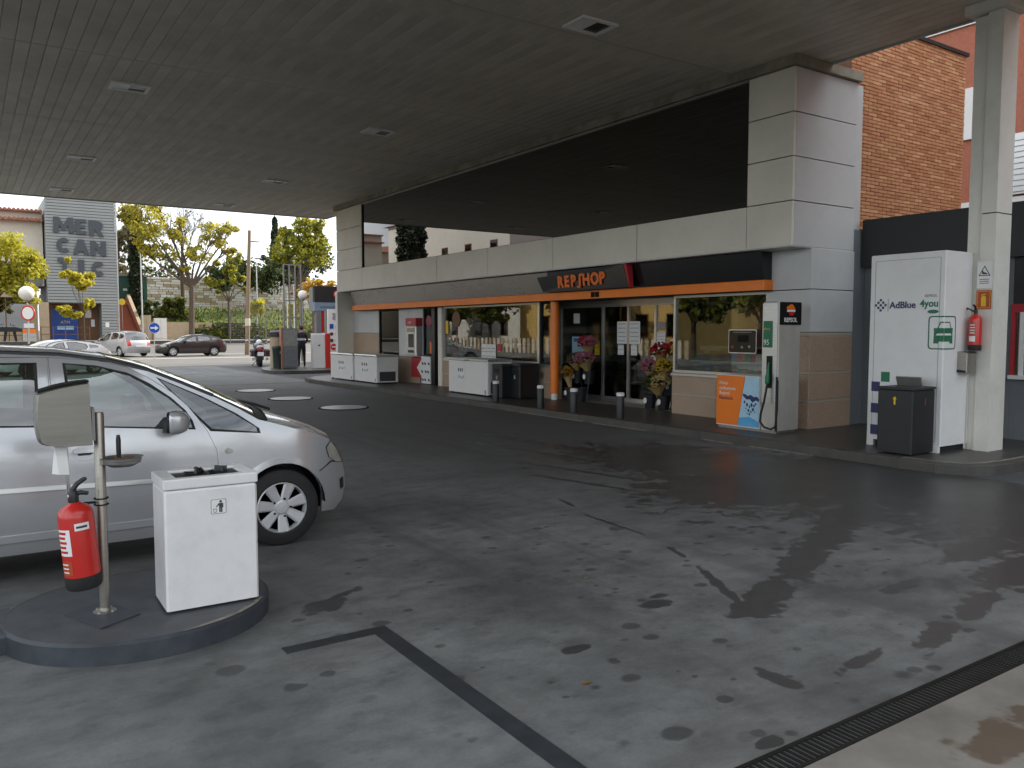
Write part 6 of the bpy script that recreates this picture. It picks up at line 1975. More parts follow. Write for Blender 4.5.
for (x0, x1, z1, mk, lab) in ((12.75, 13.5, 3.0, 'tan', 'beige electrical cabinet beside the street lamp'), (13.75, 14.75, 2.75, 'plaster_white', 'white electrical cabinet with double doors by the blue arrow sign')):
    t = thing('electrical_cabinet', lab, 'cabinet', ((x0 + x1) / 2, 76.5, .86), world=True)
    bpart('body', mk, x0, x1, 76.2, 76.8, .86, z1, t)
    mid_ = (x0 + x1) / 2
    for (a, c_) in ((x0 + .04, mid_ - .015), (mid_ + .015, x1 - .04)): bpart('door', mk, a, c_, 76.16, 76.198, 1.0, z1 - .1, t)

# ------------------------------------------------------------------ trees and plants
def leaves(b_, c, r, n_, s, mats=(0,), hollow=.25):
    for _ in range(n_):
        while True:
            v = Vector((random.uniform(-1, 1), random.uniform(-1, 1), random.uniform(-1, 1)))
            if hollow < v.length < 1: break
        p = Vector(c) + Vector((v.x * r[0], v.y * r[1], v.z * r[2]))
        u = Vector((random.gauss(0, 1), random.gauss(0, 1), random.gauss(0, 1))).normalized()
        w_ = u.cross(Vector((random.gauss(0, 1), random.gauss(0, 1), random.gauss(0, 1)))).normalized()
        e = s * random.uniform(.6, 1.4)
        b_.add([p - u * e, p - w_ * e * .55, p + u * e, p + w_ * e * .55], [(0, 1, 2, 3)], random.choice(mats))
def tree(name, lab, base, trunk_h, tr, clumps, leafmats, s=.16, lean=(0, 0), cat='tree', group=None, bare=0, n_twigs=3, mixw=None, dens=1.5, solid=False):
    t = thing(name, lab, cat, base, group=group)
    tb_ = MB()
    top = Vector((lean[0], lean[1], trunk_h))
    tb_.tube([(0, 0, -.2), (0, 0, .1), tuple(top * .5), tuple(top)], [tr * 1.35, tr * 1.05, tr * .9, tr * .78], 9)
    for (cx_, cy_, cz_, rx_, ry_, rz_, n_) in clumps:
        c = Vector((cx_, cy_, cz_))
        mid_ = top.lerp(c, .5) + Vector((0, 0, -.12 * (c - top).length * .3)) + Vector((random.uniform(-.2, .2), random.uniform(-.2, .2), 0))
        tb_.tube([tuple(top * .94), tuple(mid_), tuple(c)], [tr * .5, tr * .3, tr * .12], 6)
        for _ in range(n_twigs):
            e = c + Vector((random.uniform(-1, 1) * rx_, random.uniform(-1, 1) * ry_, random.uniform(-.3, 1) * rz_)) * .85
            st_ = mid_.lerp(c, random.random())
            tb_.tube([tuple(st_), tuple(st_.lerp(e, .55) + Vector((random.uniform(-.15, .15), 0, .1))), tuple(e)], [tr * .14, tr * .09, tr * .03], 4)
            if bare:
                for _ in range(bare):
                    e2 = e + Vector((random.uniform(-1, 1), random.uniform(-1, 1), random.uniform(.2, 1.3))) * .8
                    tb_.tube([tuple(st_.lerp(e, random.uniform(.4, 1))), tuple(e2)], [tr * .06, tr * .02], 3)
    tb_.obj('trunk', 'bark', t, smooth=True)
    lf = MB()
    for (cx_, cy_, cz_, rx_, ry_, rz_, n_) in clumps:
        # break each clump into several smaller ragged ones
        m_ = max(1, n_ // 55)
        n_ = int(n_ * dens)
        if solid:
            leaves(lf, (cx_, cy_, cz_), (rx_, ry_, rz_), int(n_ * 1.3), s, mixw or tuple(range(len(leafmats))), hollow=.1)
            continue
        for _ in range(m_):
            f = random.uniform(.26, .5)
            o = Vector((random.uniform(-1, 1) * rx_, random.uniform(-1, 1) * ry_, random.uniform(-1, 1) * rz_)) * .72
            leaves(lf, (cx_ + o.x, cy_ + o.y, cz_ + o.z), (rx_ * f, ry_ * f, rz_ * f), n_ // m_, s, mixw or tuple(range(len(leafmats))))
    if lf.v: lf.obj('crown', list(leafmats), t)
    return t
tree('street_tree', 'full yellow green street tree at the far left before the restaurant', (1.3, 60, zg(60)), 3.0, .13,
     [(-.6, 0, 5.2, 1.8, 1.6, 1.5, 1500), (1.3, 0, 5.0, 1.5, 1.4, 1.3, 1300), (2.2, .2, 5.8, 1.1, 1.1, 1.2, 900), (.6, 0, 6.9, 1.8, 1.5, 1.3, 1400), (-.8, 0, 7.6, 1.2, 1.2, .9, 700), (1.9, 0, 3.9, 1.0, 1.0, .6, 450)], ('leaf_y', 'leaf_yg'), .13, mixw=(0, 1))
tree('sapling', 'slim young yellow tree standing before the grey tower letters', (6.75, 62, zg(62)), 2.8, .055,
     [(-.9, 0, 5.5, .6, .5, .5, 260), (.2, 0, 5.2, .75, .5, .6, 330), (-.3, 0, 4.6, .8, .5, .5, 300), (-1.0, 0, 3.1, .7, .5, .55, 300), (-.2, 0, 2.7, .6, .4, .35, 160), (.35, 0, 3.3, .35, .35, .7, 190), (-.6, 0, 6.1, .35, .3, .35, 90)], ('leaf_y',), .13)
tree('street_tree', 'large half bare autumn tree behind the dark car', (16.6, 75.2, .85), 4.9, .25,
     [(-3.4, 0, 9.6, 1.7, 1.6, 1.5, 1300), (-4.6, .3, 10.6, 1.2, 1.2, 1.1, 650), (-2.2, .3, 7.6, 1.6, 1.4, 1.0, 650), (-1.0, 0, 9.4, 1.5, 1.4, 1.3, 600), (-2.4, .4, 11.2, 1.3, 1.2, .9, 420), (.6, 0, 7.4, 1.3, 1.2, .9, 500),
      (2.2, 0, 9.4, 1.4, 1.2, 1.2, 700), (3.1, 0, 8.2, 1.1, 1.1, .9, 450), (3.6, .2, 9.6, .8, .8, .7, 260), (-4.2, 0, 7.9, 1.0, 1.0, .8, 350), (-.4, .2, 6.0, .9, .9, .5, 220)], ('leaf_y', 'leaf_yg', 'leaf_b'), .13, lean=(.1, 0), bare=3, n_twigs=7, mixw=(0, 0, 1, 0, 2), dens=1.35)
tree('bare_tree', 'grey leafless tree rising behind the half bare autumn tree', (17.8, 84, 3.2), 5.2, .2,
     [(-1.2, 0, 8.6, 1.2, 1, 1.6, 20), (0, 0, 9.4, 1.2, 1, 1.6, 20), (1.3, 0, 8.9, 1.2, 1, 1.5, 20), (2.4, 0, 8.0, 1.0, 1, 1.2, 20), (.6, .3, 8.2, 1.4, 1, 1.2, 20)], ('leaf_b',), .1, bare=7, n_twigs=9)
tree('street_tree', 'smaller dark stemmed tree with thin green crown near the wooden pole', (20.3, 77, .86), 3.6, .12,
     [(-1.3, 0, 5.4, .9, .8, .6, 300), (-.3, 0, 6.6, 1.0, .9, .8, 380), (.9, 0, 5.9, .9, .8, .8, 330), (.6, 0, 7.4, .8, .8, .7, 220), (1.5, 0, 4.7, .6, .6, .5, 150), (-1.0, 0, 4.4, .6, .6, .4, 140)], ('leaf_yg', 'leaf_y', 'leaf_g'), .14, n_twigs=4)
tree('ivy_cypress', 'tall dark ivy covered cypress behind the street lamp', (13.45, 83, 2.4), 9.5, .25,
     [(0, 0, z_, .62, .6, 1.1, 420) for z_ in (1.0, 2.6, 4.2, 5.8, 7.2, 8.6)] + [(-.5, 0, 10.0, .5, .5, .9, 260)], ('leaf_d',), .18, lean=(-.5, 0), n_twigs=0, solid=True)
for (x, y, h_, w_, lab) in ((35.3, 110, 12.0, 1.6, 'tall pointed dark cypress on the skyline right of the wooden pole'), (36.9, 110.5, 10.9, 1.0, 'slimmer dark cypress just right of the tall pointed one'), (38.6, 110, 9.9, 1.2, 'shorter dark cypress half behind the right hand trees')):
    tree('cypress', lab, (x, y, 3.9), h_ - 2, .2, [(0, 0, h_ * k / 8, w_ * (1.15 - k / 8.5), w_ * (1.15 - k / 8.5), h_ / 11, 300) for k in range(1, 9)], ('leaf_d',), .22, n_twigs=0, solid=True, group='cypresses on the skyline')
tree('bank_tree', 'yellow green tree above the car wash, tallest at right', (28.6, 82, 3.0), 3.4, .25,
     [(-1.4, 0, 6.4, 1.6, 1.4, 1.3, 1100), (.6, 0, 7.4, 1.7, 1.4, 1.2, 1200), (2.2, 0, 6.4, 1.5, 1.3, 1.3, 1000), (0.2, 0, 9.3, 1.5, 1.3, 1.2, 700), (1.6, 0, 9.2, 1.3, 1.2, 1.0, 550), (-1.4, 0, 8.2, 1.0, 1.0, .9, 400), (2.6, .2, 8.0, .9, .9, .9, 400)], ('leaf_yg', 'leaf_g', 'leaf_y'), .16)
tree('bank_tree', 'orange leaved tree low beside the shop corner', (27.8, 75.5, .86), 2.4, .16,
     [(-.9, 0, 4.6, 1.2, 1.0, .8, 650), (.7, 0, 4.9, 1.3, 1.0, .9, 750), (1.6, 0, 4.2, .9, .9, .6, 350)], ('leaf_o', 'leaf_y', 'leaf_o'), .15)
tree('bank_tree', 'dense dark green tree behind the thin metal masts', (25.2, 88, 3.6), 2.6, .25,
     [(-2.6, 0, 3.4, 2.0, 1.6, 1.5, 1100), (-.6, 0, 4.4, 2.2, 1.6, 1.6, 1400), (1.6, 0, 3.6, 1.9, 1.6, 1.5, 1100), (3.4, .5, 4.4, 1.6, 1.4, 1.5, 800)], ('leaf_g', 'leaf_d'), .18)
tree('bank_tree', 'dark olive tree beyond the smaller dark stemmed tree', (31.8, 98, 3.9), 2.8, .25,
     [(-3.0, 0, 3.8, 2.2, 1.6, 1.6, 1100), (-.4, 0, 5.2, 2.2, 1.6, 1.6, 1200), (2.2, 0, 5.4, 2.2, 1.6, 1.8, 1200), (4.6, 0, 6.4, 2.2, 1.6, 2.2, 1200)], ('leaf_d', 'leaf_g', 'leaf_d'), .2)
tree('round_tree', 'small round yellow green tree left of the thin masts', (22.8, 76.2, .86), 1.9, .08, [(0, 0, 3.0, .95, .9, .85, 700)], ('leaf_yg', 'leaf_y'), .14, group='small round trees by the fence')
tree('round_tree', 'small round yellow green tree right of the thin masts', (26.2, 76.2, .86), 1.9, .08, [(0, 0, 2.9, 1.0, .9, .95, 750)], ('leaf_yg', 'leaf_y'), .14, group='small round trees by the fence')
tree('bare_thicket', 'brown bare thicket between the grey tower and the ivy cypress', (12.0, 93, 4.0), 2.5, .2,
     [(-.8, 0, 4.0, 1.4, 1.2, 1.5, 500), (.8, 0, 5.2, 1.5, 1.2, 1.6, 550), (-.4, 0, 6.8, 1.4, 1.2, 1.2, 450), (2.2, 0, 7.2, 1.6, 1.2, 1.4, 450), (3.6, 0, 8.4, 1.6, 1.2, 1.2, 380), (1.0, 0, 3.0, 1.6, 1.2, 1.2, 450)], ('leaf_b', 'leaf_b', 'leaf_g'), .2, bare=3, n_twigs=5)
tree('pampas_bush', 'large green tussock bush at the foot of the stone wall', (16.2, 80.8, 2.6), .4, .1, [(-.7, 0, .9, 1.0, .8, .9, 500), (.5, 0, 1.1, 1.1, .8, 1.1, 600), (0, 0, 1.7, .8, .7, .7, 350)], ('leaf_g', 'leaf_yg', 'leaf_d'), .2, cat='bush')
tree('bush', 'dark green bush beside the brick stairs wall', (13.6, 79.2, 2.4), .3, .08, [(0, 0, .7, .8, .7, .8, 500), (.5, 0, 1.3, .6, .6, .6, 280)], ('leaf_d', 'leaf_g'), .16, cat='bush')
b = MB()
for k in range(46):
    x = 17.2 + k * .26
    leaves(b, (x, 77.15 + random.uniform(-.1, .15), 1.4 + random.uniform(-.2, .25)), (.42, .3, .75), 70, .13, (0, 0, 1, 2))
b.obj('ivy_hedge', ['leaf_g', 'leaf_d', 'leaf_yg'], label='leafy ivy hedge hanging over the retaining wall behind the wooden pole', cat='hedge', kind='stuff')
b = MB()
for k in range(80):
    leaves(b, (random.uniform(26, 75), random.uniform(118, 124), 4 + random.uniform(0, 4)), (2.6, 1.5, 2.2), 60, .32, (0, 1))
for k in range(46):
    leaves(b, (random.uniform(8, 24), random.uniform(112, 118), 4.5 + random.uniform(0, 5)), (2.4, 1.5, 2.2), 60, .32, (0, 1, 2))
b.obj('distant_woods', ['leaf_d', 'leaf_g', 'leaf_b'], label='distant dark woods along the skyline', cat='woods', kind='stuff')
hs = thing('hill_house', 'long low white house roof glimpsed between trees on the bank', 'house', (27, 96, 4), world=True)
bpart('wall', 'plaster_white', 24.5, 31.5, 96, 100, 3.8, 6.3, hs)
bpart('roof', 'sidewalk', 24.2, 31.8, 95.7, 100.3, 6.303, 6.6, hs)

# ------------------------------------------------------------------ street furniture
def street_lamp(lab, x, y, z0, z1, arm, grp='tall street lamps'):
    t = thing('street_lamp', lab, 'street lamp', (x, y, z0), group=grp)
    MB().tube([(0, 0, 0), (0, 0, 1.2), (0, 0, z1 - z0)], [.10, .075, .05], 8).obj('pole', 'alu', t, smooth=True)
    MB().box(min(-.15, arm), max(.15, arm), -.12, .12, z1 - z0, z1 - z0 + .13).obj('head', 'steel_d', t)
street_lamp('pale street lamp before the ivy cypress', 12.6, 75, .84, 9.3, .55)
street_lamp('thin street lamp just right of the wooden pole', 23.8, 80, .78, 8.6, .5)
up = thing('utility_pole', 'tall weathered wooden pole right of the dark car', 'utility pole', (16.2, 57, zg(57)))
MB().tube([(0, 0, -.1), (.15, 0, 4.3), (.33, 0, 8.55)], [.17, .14, .11], 10).obj('shaft', 'pole_wood', up, smooth=True)
MB().lathe([(.17, 0), (.175, .02), (.175, .5), (.17, .52)], Matrix.Translation((.08, 0, 2.0)), 12).obj('band', 'plaster', up)
MB().box(.30, .95, -.04, .04, 7.75, 7.83).obj('bracket', 'iron', up)
w_ = MB(); w_.tube([(17.1, 57, 7.9), (21, 60, 7.0), (26, 64, 6.6), (34, 70, 6.8), (46, 80, 8.0)], .025, 5); w_.obj('cable', 'iron', label='thin black cable sagging from the wooden pole to the right', cat='cable')
bs = thing('road_sign', 'round blue road sign with white arrow on a thin post', 'road sign', (9.33, 52, .004), world=True)
MB().tube([(9.36, 52.04, 0), (9.36, 52.04, 2.2)], .03, 8).obj('post', 'alu', bs)
MB().prism(circle(.33, 24), .03, FY(9.36, 52.0, 1.84)).obj('disc', 'blue_sign', bs)
b = MB(); T = FY(9.36, 51.965, 1.84); b.prism([(-.22, -.045), (.04, -.045), (.04, -.14), (.24, 0), (.04, .14), (.04, .045), (-.22, .045)], .004, T); ring_poly(b, circle(.32, 24), .93, .004, T); b.obj('arrow', 'paper', bs)
ng = thing('road_sign', 'oval looking white road sign with red rim under the globe lamp', 'road sign', (2.56, 45, 0), world=True)
MB().tube([(2.56, 45.04, 0), (2.56, 45.04, 3.0)], .035, 8).obj('post', 'alu', ng)
T = frame((2.56, 45.0, 2.52), (.75, -.66, 0), (0, 0, 1))
MB().prism(circle(.37, 24), .03, T).obj('rim', 'red', ng)
MB().prism(circle(.29, 24), .034, T).obj('disc', 'paper', ng)
MB().box(2.36, 2.78, 44.97, 45.0, 1.82, 2.03).obj('plate', 'paper', ng)
def globe_lamp(lab, x, y, z, r, h0=0.0):
    t = thing('globe_lamp', lab, 'lamp', (x, y, h0), group='globe lamps')
    MB().tube([(0, 0, 0), (0, 0, z - h0 - r)], .04, 8).obj('post', 'steel_d', t)
    g_ = MB(); g_.ellipsoid((0, 0, z - h0), (r, r, r), 20, 14); g_.obj('globe', 'globe', t, smooth=True)
    MB().lathe([(.07, z - h0 - r - .06), (.10, z - h0 - r + .03)], n=12).obj('collar', 'steel_d', t)
globe_lamp('white globe lamp above the red rimmed sign at far left', 2.66, 47.5, 3.55, .36)
globe_lamp('cream globe lamp behind the grey vacuum cabinet', 14.0, 39.5, 3.45, .23)

# masts and mesh fence by the car wash
def mast(lab, x, y, z1, r=.05, z0=.0):
    t = thing('metal_mast', lab, 'mast', (x, y, z0), group='thin metal masts')
    MB().tube([(0, 0, 0), (0, 0, z1 - z0)], r, 8).obj('tube', 'alu', t, smooth=True)
    MB().lathe([(r * 1.8, 0), (r * 1.8, .03)], n=10).obj('base_plate', 'steel_d', t)
mast('white mast left of the grey vacuum cabinet', 19.9, 58, 5.0, .06, zg(58))
mast('shorter white mast next to the other white one', 19.4, 58, 4.8, .05, zg(58))
def lattice(lab, x, y, w_, z1):
    t = thing('gantry_frame', lab, 'frame', (x, y, 0), world=True)
    for k in range(4): bpart('post', 'container_green' if False else 'steel_d', x + k * w_ / 3 - .035, x + k * w_ / 3 + .035, y - .035, y + .035, .0, z1, t)
    for z in (z1 - .05, z1 * .62, z1 * .45): bpart('rail', 'steel_d', x, x + w_, y - .03, y + .03, z, z + .06, t)
    m_ = MB()
    for k in range(12): m_.box(x + k * w_ / 12, x + k * w_ / 12 + .012, y - .006, y + .006, z1 * .62, z1 - .05)
    for k in range(10): m_.box(x, x + w_, y - .005, y + .005, z1 * .62 + k * z1 * .038, z1 * .62 + k * z1 * .038 + .012)
    m_.obj('mesh_infill', 'iron', t, kind='stuff')
lattice('tall grey steel frame standing behind the vacuum cabinet', 14.55, 44.0, .95, 5.3)
fe = thing('mesh_fence', 'tall wire mesh fence along the street beyond the motorcycle', 'fence', (23, 66, .5), world=True)
for k in range(8): bpart('post', 'steel_d', 18.5 + k * 1.5, 18.56 + k * 1.5, 69.97, 70.03, .5, 4.0, fe)
m_ = MB()
for k in range(75): m_.box(18.5 + k * .14, 18.512 + k * .14, 69.995, 70.005, .6, 3.95)
for k in range(16): m_.box(18.5, 29, 69.99, 70.0, .6 + k * .22, .612 + k * .22)
m_.obj('wire_mesh', 'steel_d', fe, kind='stuff')

# ------------------------------------------------------------------ car wash island and cabinets
ki = thing('service_island', 'low concrete island with vacuum cabinets beside the street', 'kerb island', (12, 33.5, 0), world=True)
kpoly = [(10.0, 31.3), (11.5, 31.0), (13.0, 31.2), (16, 32.2), (17, 36), (13.5, 36.6), (11.6, 36.4), (10.4, 34.6), (9.9, 32.6)]
b = MB(); b.prism(round_poly(kpoly, .5, 4), .13); b.obj('slab', 'concrete', ki)
vc = thing('vacuum_cabinet', 'tall grey louvred vacuum cabinet with orange side on the island', 'cabinet', (11.1, 32.9, .13), R(-12))
MB().box(-.30, .30, 0, .6, .02, 1.66).obj('body', 'grille_grey', vc)
MB().box(-.36, -.303, -.03, .62, 0, 1.68).obj('side_panel', 'tile', vc)
for k in range(7): MB().box(-.29, .29, -.05, -.003, .10 + k * .11, .17 + k * .11).obj('louvre', 'grille_grey', vc)
MB().box(-.28, .28, -.02, -.003, .92, 1.6).obj('front_plate', 'steel_d', vc)
wcn = thing('litter_drum', 'tall cream and black litter drum behind the green bin', 'litter bin', (10.98, 34.0, .13))
MB().lathe([(.36, 0), (.36, 1.30)], n=20).obj('drum', 'tan', wcn, smooth=True)
MB().lathe([(.38, 1.302), (.38, 1.5), (.30, 1.56), (.001, 1.58)], n=20).obj('lid', 'black', wcn, smooth=True)
gb = thing('litter_bin', 'dark green round bin in front of the cream drum', 'litter bin', (10.78, 33.35, .13))
MB().lathe([(.24, 0), (.27, .82), (.28, .84)], n=20).obj('body', 'bin_green', gb, smooth=True)
MB().lathe([(.29, .842), (.27, .92), (.001, .95)], n=20).obj('lid', 'black', gb, smooth=True)
MB().box(-.06, .06, -.275, -.25, .62, .72).obj('sticker', 'print_grey', gb)
wr_ = thing('payment_cabinet', 'white and red payment cabinet beside the standing person', 'cabinet', (12.35, 32.9, .13), R(-8))
MB().bbox(-.27, .25, 0, .45, 0, 1.44, .03).obj('body', 'white', wr_)
MB().bbox(.253, .47, -.01, .46, 0, 1.46, .03).obj('red_side', 'red', wr_)
MB().box(-.05, .03, -.012, -.002, .92, .98).obj('coin_slot', 'print', wr_)
kw = thing('car_wash', 'grey car wash portal with black and blue header signs', 'car wash', (17, 44, .0), world=True)
bpart('header', 'black', 14.8, 19, 40.0, 40.25, 3.14, 3.95, kw)
bpart('blue_band', 'band_blue', 14.8, 19, 40.02, 40.25, 2.70, 3.135, kw)
bpart('column', 'grille_grey', 14.9, 15.15, 40.03, 40.25, 0, 2.695, kw)
bpart('column', 'alu', 15.3, 15.42, 40.03, 40.25, 0, 2.695, kw)
bpart('red_post', 'red', 15.16, 15.28, 40.1, 40.25, 1.6, 2.695, kw)
bpart('hall', 'grille_grey', 15.6, 22, 40.26, 41.6, 0, 2.69, kw)
bpart('roof', 'siding_d', 15.1, 22, 40.26, 41.6, 2.70, 3.9, kw)
MB().prism(circle(.2, 20), .02, FY(16.0, 39.99, 3.55)).obj('badge', 'red', kw)
MB().prism(circle(.15, 20), .03, FY(16.0, 39.985, 3.55)).obj('badge_disc', 'paper', kw)
MB().prism([(-.06, -.07), (.06, -.07), (.0, .09)], .036, FY(16.0, 39.98, 3.55)).obj('badge_mark', 'red', kw)
text('GAS', .22, 'paper', kw, FY(16.3, 39.99, 3.47))
text('autolavado', .2, 'print', kw, FY(15.1, 40.01, 2.84))
ib_ = thing('symbol_board', 'white panel with blue and black symbols and no entry disc beside the shop end', 'sign', (14.4, 36, 0), world=True)
bpart('board', 'white', 13.95, 14.95, 36.0, 36.12, .15, 2.68, ib_)
bpart('foot', 'steel_d', 14.2, 14.8, 36.02, 36.1, 0, .148, ib_)
bpart('square_mark', 'blue_sign', 14.02, 14.20, 35.98, 35.998, 1.78, 2.0, ib_)
for z in (1.54, 1.24): MB().prism(circle(.085, 14), .01, FY(14.11, 35.998, z)).obj('round_mark', 'print', ib_)
for z in (1.82, 1.48, 1.19): bpart('mark', 'print', 14.30, 14.42, 35.985, 35.998, z, z + .12, ib_)
MB().prism(circle(.15, 20), .012, FY(14.20, 35.998, .94)).obj('no_entry_disc', 'red', ib_)
MB().box(14.11, 14.29, 35.975, 35.985, .91, .97).obj('no_entry_bar', 'paper', ib_)
MB().prism(circle(.14, 16), .01, FY(14.3, 35.998, 2.3)).obj('round_mark', 'print_grey', ib_)
bpart('mark', 'print_grey', 14.15, 14.5, 35.985, 35.998, 2.42, 2.5, ib_)
bpart('mark', 'print_grey', 14.15, 14.3, 35.985, 35.998, 2.2, 2.25, ib_)

# ------------------------------------------------------------------ motorcycle
mo = thing('motorcycle', 'dark touring motorcycle parked seen from behind by the green bin', 'motorcycle', (11.5, 38.4, .004), R(-13))
def wheel_m(y, r, w_):
    T = Matrix.Translation((0, y, r)) @ Matrix.Rotation(PI / 2, 4, 'Y')
    o = MB().lathe([(r * .7, -w_), (r * .9, -w_), (r, -w_ * .5), (r, w_ * .5), (r * .9, w_), (r * .7, w_), (r * .68, 0), (r * .7, -w_)], T, 24).obj('wheel', 'rubber', mo, smooth=True)
    MB().lathe([(r * .69, -.03), (.04, -.05), (.04, .05), (r * .69, .03)], T, 18).obj('rim', 'alu', o)
wheel_m(0, .32, .10); wheel_m(1.5, .31, .07)
b = MB()
b.ellipsoid((0, .55, .72), (.20, .75, .26), 16, 10); b.ellipsoid((0, -.15, .86), (.20, .40, .15), 16, 10); b.ellipsoid((0, .98, .92), (.25, .42, .22), 16, 10)
b.obj('fairing', 'moto_paint', mo, smooth=True)
for sx in (-1, 1):
    MB().bbox(sx * .18, sx * .44, -.35, .30, .48, .82, .06).obj('pannier', 'moto_paint', mo)
    MB().tube([(sx * .30, .1, .33), (sx * .30, -.5, .38)], [.05, .07], 10).obj('exhaust', 'alu', mo, smooth=True)
    MB().tube([(sx * .12, 1.0, 1.02), (sx * .40, .9, 1.08)], .02, 8).obj('handlebar', 'black', mo)
    m2 = MB(); m2.tube([(sx * .30, 1.0, 1.05), (sx * .46, 1.02, 1.18)], .012, 6); m2.ellipsoid((sx * .50, 1.02, 1.2), (.09, .03, .06), 10, 8); m2.obj('mirror', 'alu', mo, smooth=True)
MB().bbox(-.20, .20, -.2, .75, .86, .98, .05).obj('seat', 'black', mo)
b = MB(); b.prism([(-.22, 0), (.22, 0), (.18, .38), (0, .45), (-.18, .38)], .02, frame((0, 1.25, 1.05), (1, 0, 0), (0, -.5, 1))); b.obj('windscreen', 'win_car', mo)
MB().box(-.14, .14, -.60, -.58, .52, .70).obj('number_plate', 'paper', mo)
MB().box(-.16, .16, -.56, -.50, .78, .86).obj('tail_light', 'lamp_red', mo)
MB().tube([(0, -.05, .40), (0, .7, .42)], .09, 8).obj('swingarm', 'steel_d', mo)
MB().tube([(0, 1.5, .32), (0, 1.15, 1.0)], .05, 8).obj('fork', 'alu', mo)
MB().bbox(-.2, .2, .3, .95, .3, .62, .05).obj('engine', 'steel_d', mo)
MB().tube([(-.12, .4, .3), (-.34, .5, .02)], .015, 6).obj('side_stand', 'iron', mo)
hb = MB(); hb.ellipsoid((0, 0, .14), (.14, .16, .15), 16, 12); hb.obj('helmet', 'white', label='white helmet resting on the motorcycle seat', cat='helmet', smooth=True, recenter=False).location = (11.58, 38.75, .985)

# ------------------------------------------------------------------ person
def skin_mesh(verts, edges, radii, sub=2):
    me = bpy.data.meshes.new('body')
    me.from_pydata(verts, edges, [])
    o = bpy.data.objects.new('body', me)
    COL.objects.link(o)
    md = o.modifiers.new('skin', 'SKIN')
    for i, r_ in enumerate(radii):
        sv2 = me.skin_vertices[0].data[i]
        sv2.radius = (r_, r_) if isinstance(r_, float) else r_
        sv2.use_root = (i == 0)
    md2 = o.modifiers.new('sub', 'SUBSURF'); md2.levels = sub; md2.render_levels = sub
    bpy.context.view_layer.update()
    dg = bpy.context.evaluated_depsgraph_get()
    m2 = bpy.data.meshes.new_from_object(o.evaluated_get(dg))
    bpy.data.objects.remove(o)
    return m2
V_ = [(0, 0, .93), (0, -.01, 1.10), (0, -.005, 1.28), (0, .0, 1.42), (0, .01, 1.50), (0, .02, 1.56), (0, .035, 1.64), (0, .03, 1.71)]
E_ = [(0, 1), (1, 2), (2, 3), (3, 4), (4, 5), (5, 6), (6, 7)]
R_ = [(.15, .115), (.145, .11), (.17, .115), (.15, .09), .058, .062, .09, .066]
def add_v(p, r_, frm):
    V_.append(p); R_.append(r_); E_.append((frm, len(V_) - 1)); return len(V_) - 1
for sx in (-1, 1):
    hip = add_v((sx * .10, 0, .86), (.095, .10), 0)
    knee = add_v((sx * .115, .03 if sx > 0 else -.02, .48), .066, hip)
    calf = add_v((sx * .118, .0, .34), .058, knee)
    ank = add_v((sx * .12, -.02, .09), .042, calf)
    heel = add_v((sx * .125, .02, .045), .042, ank)
    toe = add_v((sx * .14, .17, .03), .034, heel)
    sh = add_v((sx * .18, 0, 1.41), .065, 3)
    elb = add_v((sx * .25, -.01, 1.15), .047, sh)
    wri = add_v((sx * .21, .17, 1.02), .030, elb)
    palm = add_v((sx * .195, .23, .99), (.038, .02), wri)
    for k in range(4):
        f1 = add_v((sx * (.215 - k * .016), .285 + (.006 if k in (1, 2) else 0), .975), .010, palm)
        add_v((sx * (.213 - k * .016), .315 + (.008 if k in (1, 2) else 0) - (.01 if k == 3 else 0), .945), .008, f1)
    th = add_v((sx * .155, .245, 1.0), .011, palm); add_v((sx * .145, .28, .99), .009, th)
me = skin_mesh(V_, E_, R_, 2)
for k in ('skin', 'trousers', 'navy', 'reflective', 'black'): me.materials.append(mt[k])
for p in me.polygons:
    c = p.center
    ax = abs(c.x)
    if c.z < .075: mi = 4
    elif c.z > 1.49: mi = 0
    elif c.y > .165 and c.z < 1.06 and c.z > .9: mi = 0
    elif c.z < .90 : mi = 1
    elif 1.14 < c.z < 1.22 and ax < .2: mi = 3
    else: mi = 2
    p.material_index = mi
    p.use_smooth = True
pe = thing('person', 'person in navy jacket with pale reflective stripe and black trousers, back turned', 'person', (12.18, 34.6, .131), R(-8))
me.name = 'body'
po_ = bpy.data.objects.new('body', me); COL.objects.link(po_); po_.parent = pe
h = MB(); h.ellipsoid((0, .02, 1.685), (.092, .105, .105), 18, 12)
h.v = [(x, y - (.012 if z < 1.70 else 0), z) if y < .08 else (x, .07, max(z, 1.70)) for x, y, z in h.v]
h.obj('hair', 'hair', pe, smooth=True)
f_ = MB(); f_.ellipsoid((0, .125, 1.645), (.014, .022, .02), 8, 6)
for sx in (-1, 1): f_.ellipsoid((sx * .088, .03, 1.65), (.014, .02, .03), 8, 6)
f_.obj('nose_and_ears', 'skin', pe, smooth=True)
f_ = MB()
for sx in (-1, 1): f_.ellipsoid((sx * .034, .108, 1.672), (.012, .008, .007), 8, 6)
f_.ellipsoid((0, .112, 1.605), (.025, .008, .006), 8, 6)
f_.obj('eyes_and_mouth', 'print', pe, smooth=True)

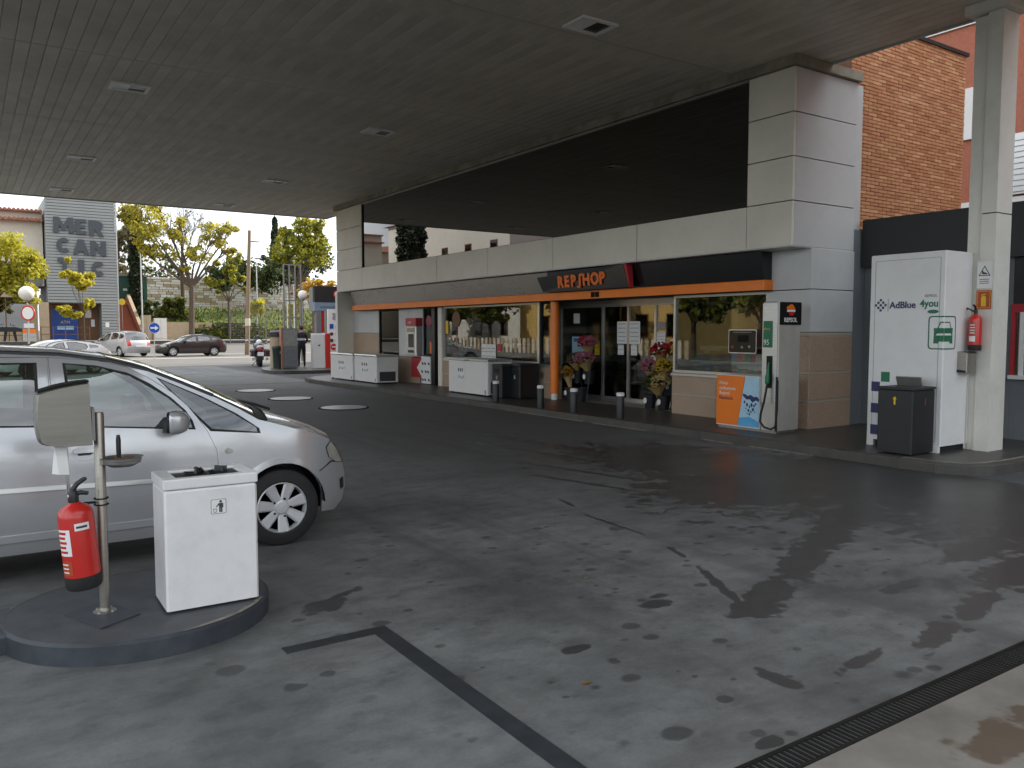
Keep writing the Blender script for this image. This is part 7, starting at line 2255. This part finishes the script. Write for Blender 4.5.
# ------------------------------------------------------------------ houses across the forecourt, seen only mirrored in the shop glass
def house(lab, x0, x1, y0, y1, h_, mk, wins):
    t = thing('neighbour_house', lab, 'house', ((x0 + x1) / 2, (y0 + y1) / 2, 0), world=True)
    bpart('wall', mk, x0, x1, y0, y1, 0, h_, t)
    b_ = MB(); o = .5; zc = h_ + 1.3
    b_.add([(x1 + o, y0 - o, h_ - .05), (x1 + o, y1 + o, h_ - .05), (x0 - o, y1 + o, h_ - .05), (x0 - o, y0 - o, h_ - .05), ((x0 + x1) / 2, y0 + 2, zc), ((x0 + x1) / 2, y1 - 2, zc)],
           [(0, 1, 5, 4), (2, 3, 4, 5), (1, 2, 5), (3, 0, 4), (3, 2, 1, 0)])
    b_.obj('roof', 'tile', t)
    for (y, z, w_, hh) in wins:
        fr_ = bpart('window', 'wood', x1 + .001, x1 + .06, y, y + w_, z, z + hh, t)
        bpart('pane', 'win_far', x1 + .061, x1 + .07, y + .08, y + w_ - .08, z + .08, z + hh - .08, fr_)
house('yellow house with brown windows across the forecourt', -30, -17, 40, 58, 8.0, 'plaster_yellow', [(41 + k * 3.2, z, 1.3, 1.7) for k in range(5) for z in (1.2, 4.6)])
for (x, y, lab) in ((-13.5, 47, 'broad green tree across the forecourt in front of the yellow house'), (-14.5, 59, 'broad green tree across the forecourt in the gap before the white house'), (-15.5, 69, 'broad green tree across the forecourt in front of the white house'), (-14, 30, 'broad green tree across the forecourt, nearest of the two'), (-15, 36, 'broad yellow green tree across the forecourt beside the yellow house')):
    tree('street_tree', lab, (x, y, 0), 2.2, .2, [(-1.2, 0, 4.0, 1.8, 1.8, 1.6, 700), (1.2, .5, 4.4, 1.8, 1.8, 1.7, 700), (0, 0, 6.0, 1.8, 1.8, 1.5, 600), (.3, -1.5, 3.4, 1.5, 1.4, 1.2, 400)], ('leaf_g', 'leaf_yg', 'leaf_d'), .2)
house('tall white house with terracotta roof across the forecourt', -34, -19, 61, 86, 13.4, 'plaster_white', [(63 + k * 4.6, z, 1.2, 1.4) for k in range(5) for z in (1.2, 4.6, 8.6)])
house('lower cream house with terracotta roof at the end of the row', -30, -16, 88, 104, 10.8, 'plaster', [(90 + k * 4, z, 1.2, 1.6) for k in range(3) for z in (1.2, 4.6)])
for (y, lab) in ((66.5, 'tall dark cypress before the white house'), (68.4, 'second tall dark cypress before the white house')):
    tree('cypress', lab, (-12.5, y, 0), 9, .2, [(0, 0, 13 * k / 9, 1.0, 1.0, 1.3, 260) for k in range(1, 9)], ('leaf_d',), .22, n_twigs=0, solid=True, group='cypresses across the forecourt')
rl = thing('boundary_fence', 'long wooden picket fence across the forecourt before the houses', 'fence', (-12.5, 50, 0), world=True)
for k in range(60): bpart('picket', 'plaster' if k % 3 else 'tan', -12.55, -12.5, 34 + k * .6, 34.35 + k * .6, 0, 1.1, rl)
bpart('rail', 'wood', -12.60, -12.552, 34, 70, .75, .85, rl)
b = MB()
for k in range(70):
    leaves(b, (random.uniform(-45, 45), random.uniform(-48, -40), random.uniform(1, 5)), (3.0, 1.6, 2.2), 45, .4, (0, 1))
b.obj('distant_woods', ['leaf_d', 'leaf_g'], label='dark belt of trees across the road behind the viewer', cat='woods', kind='stuff')
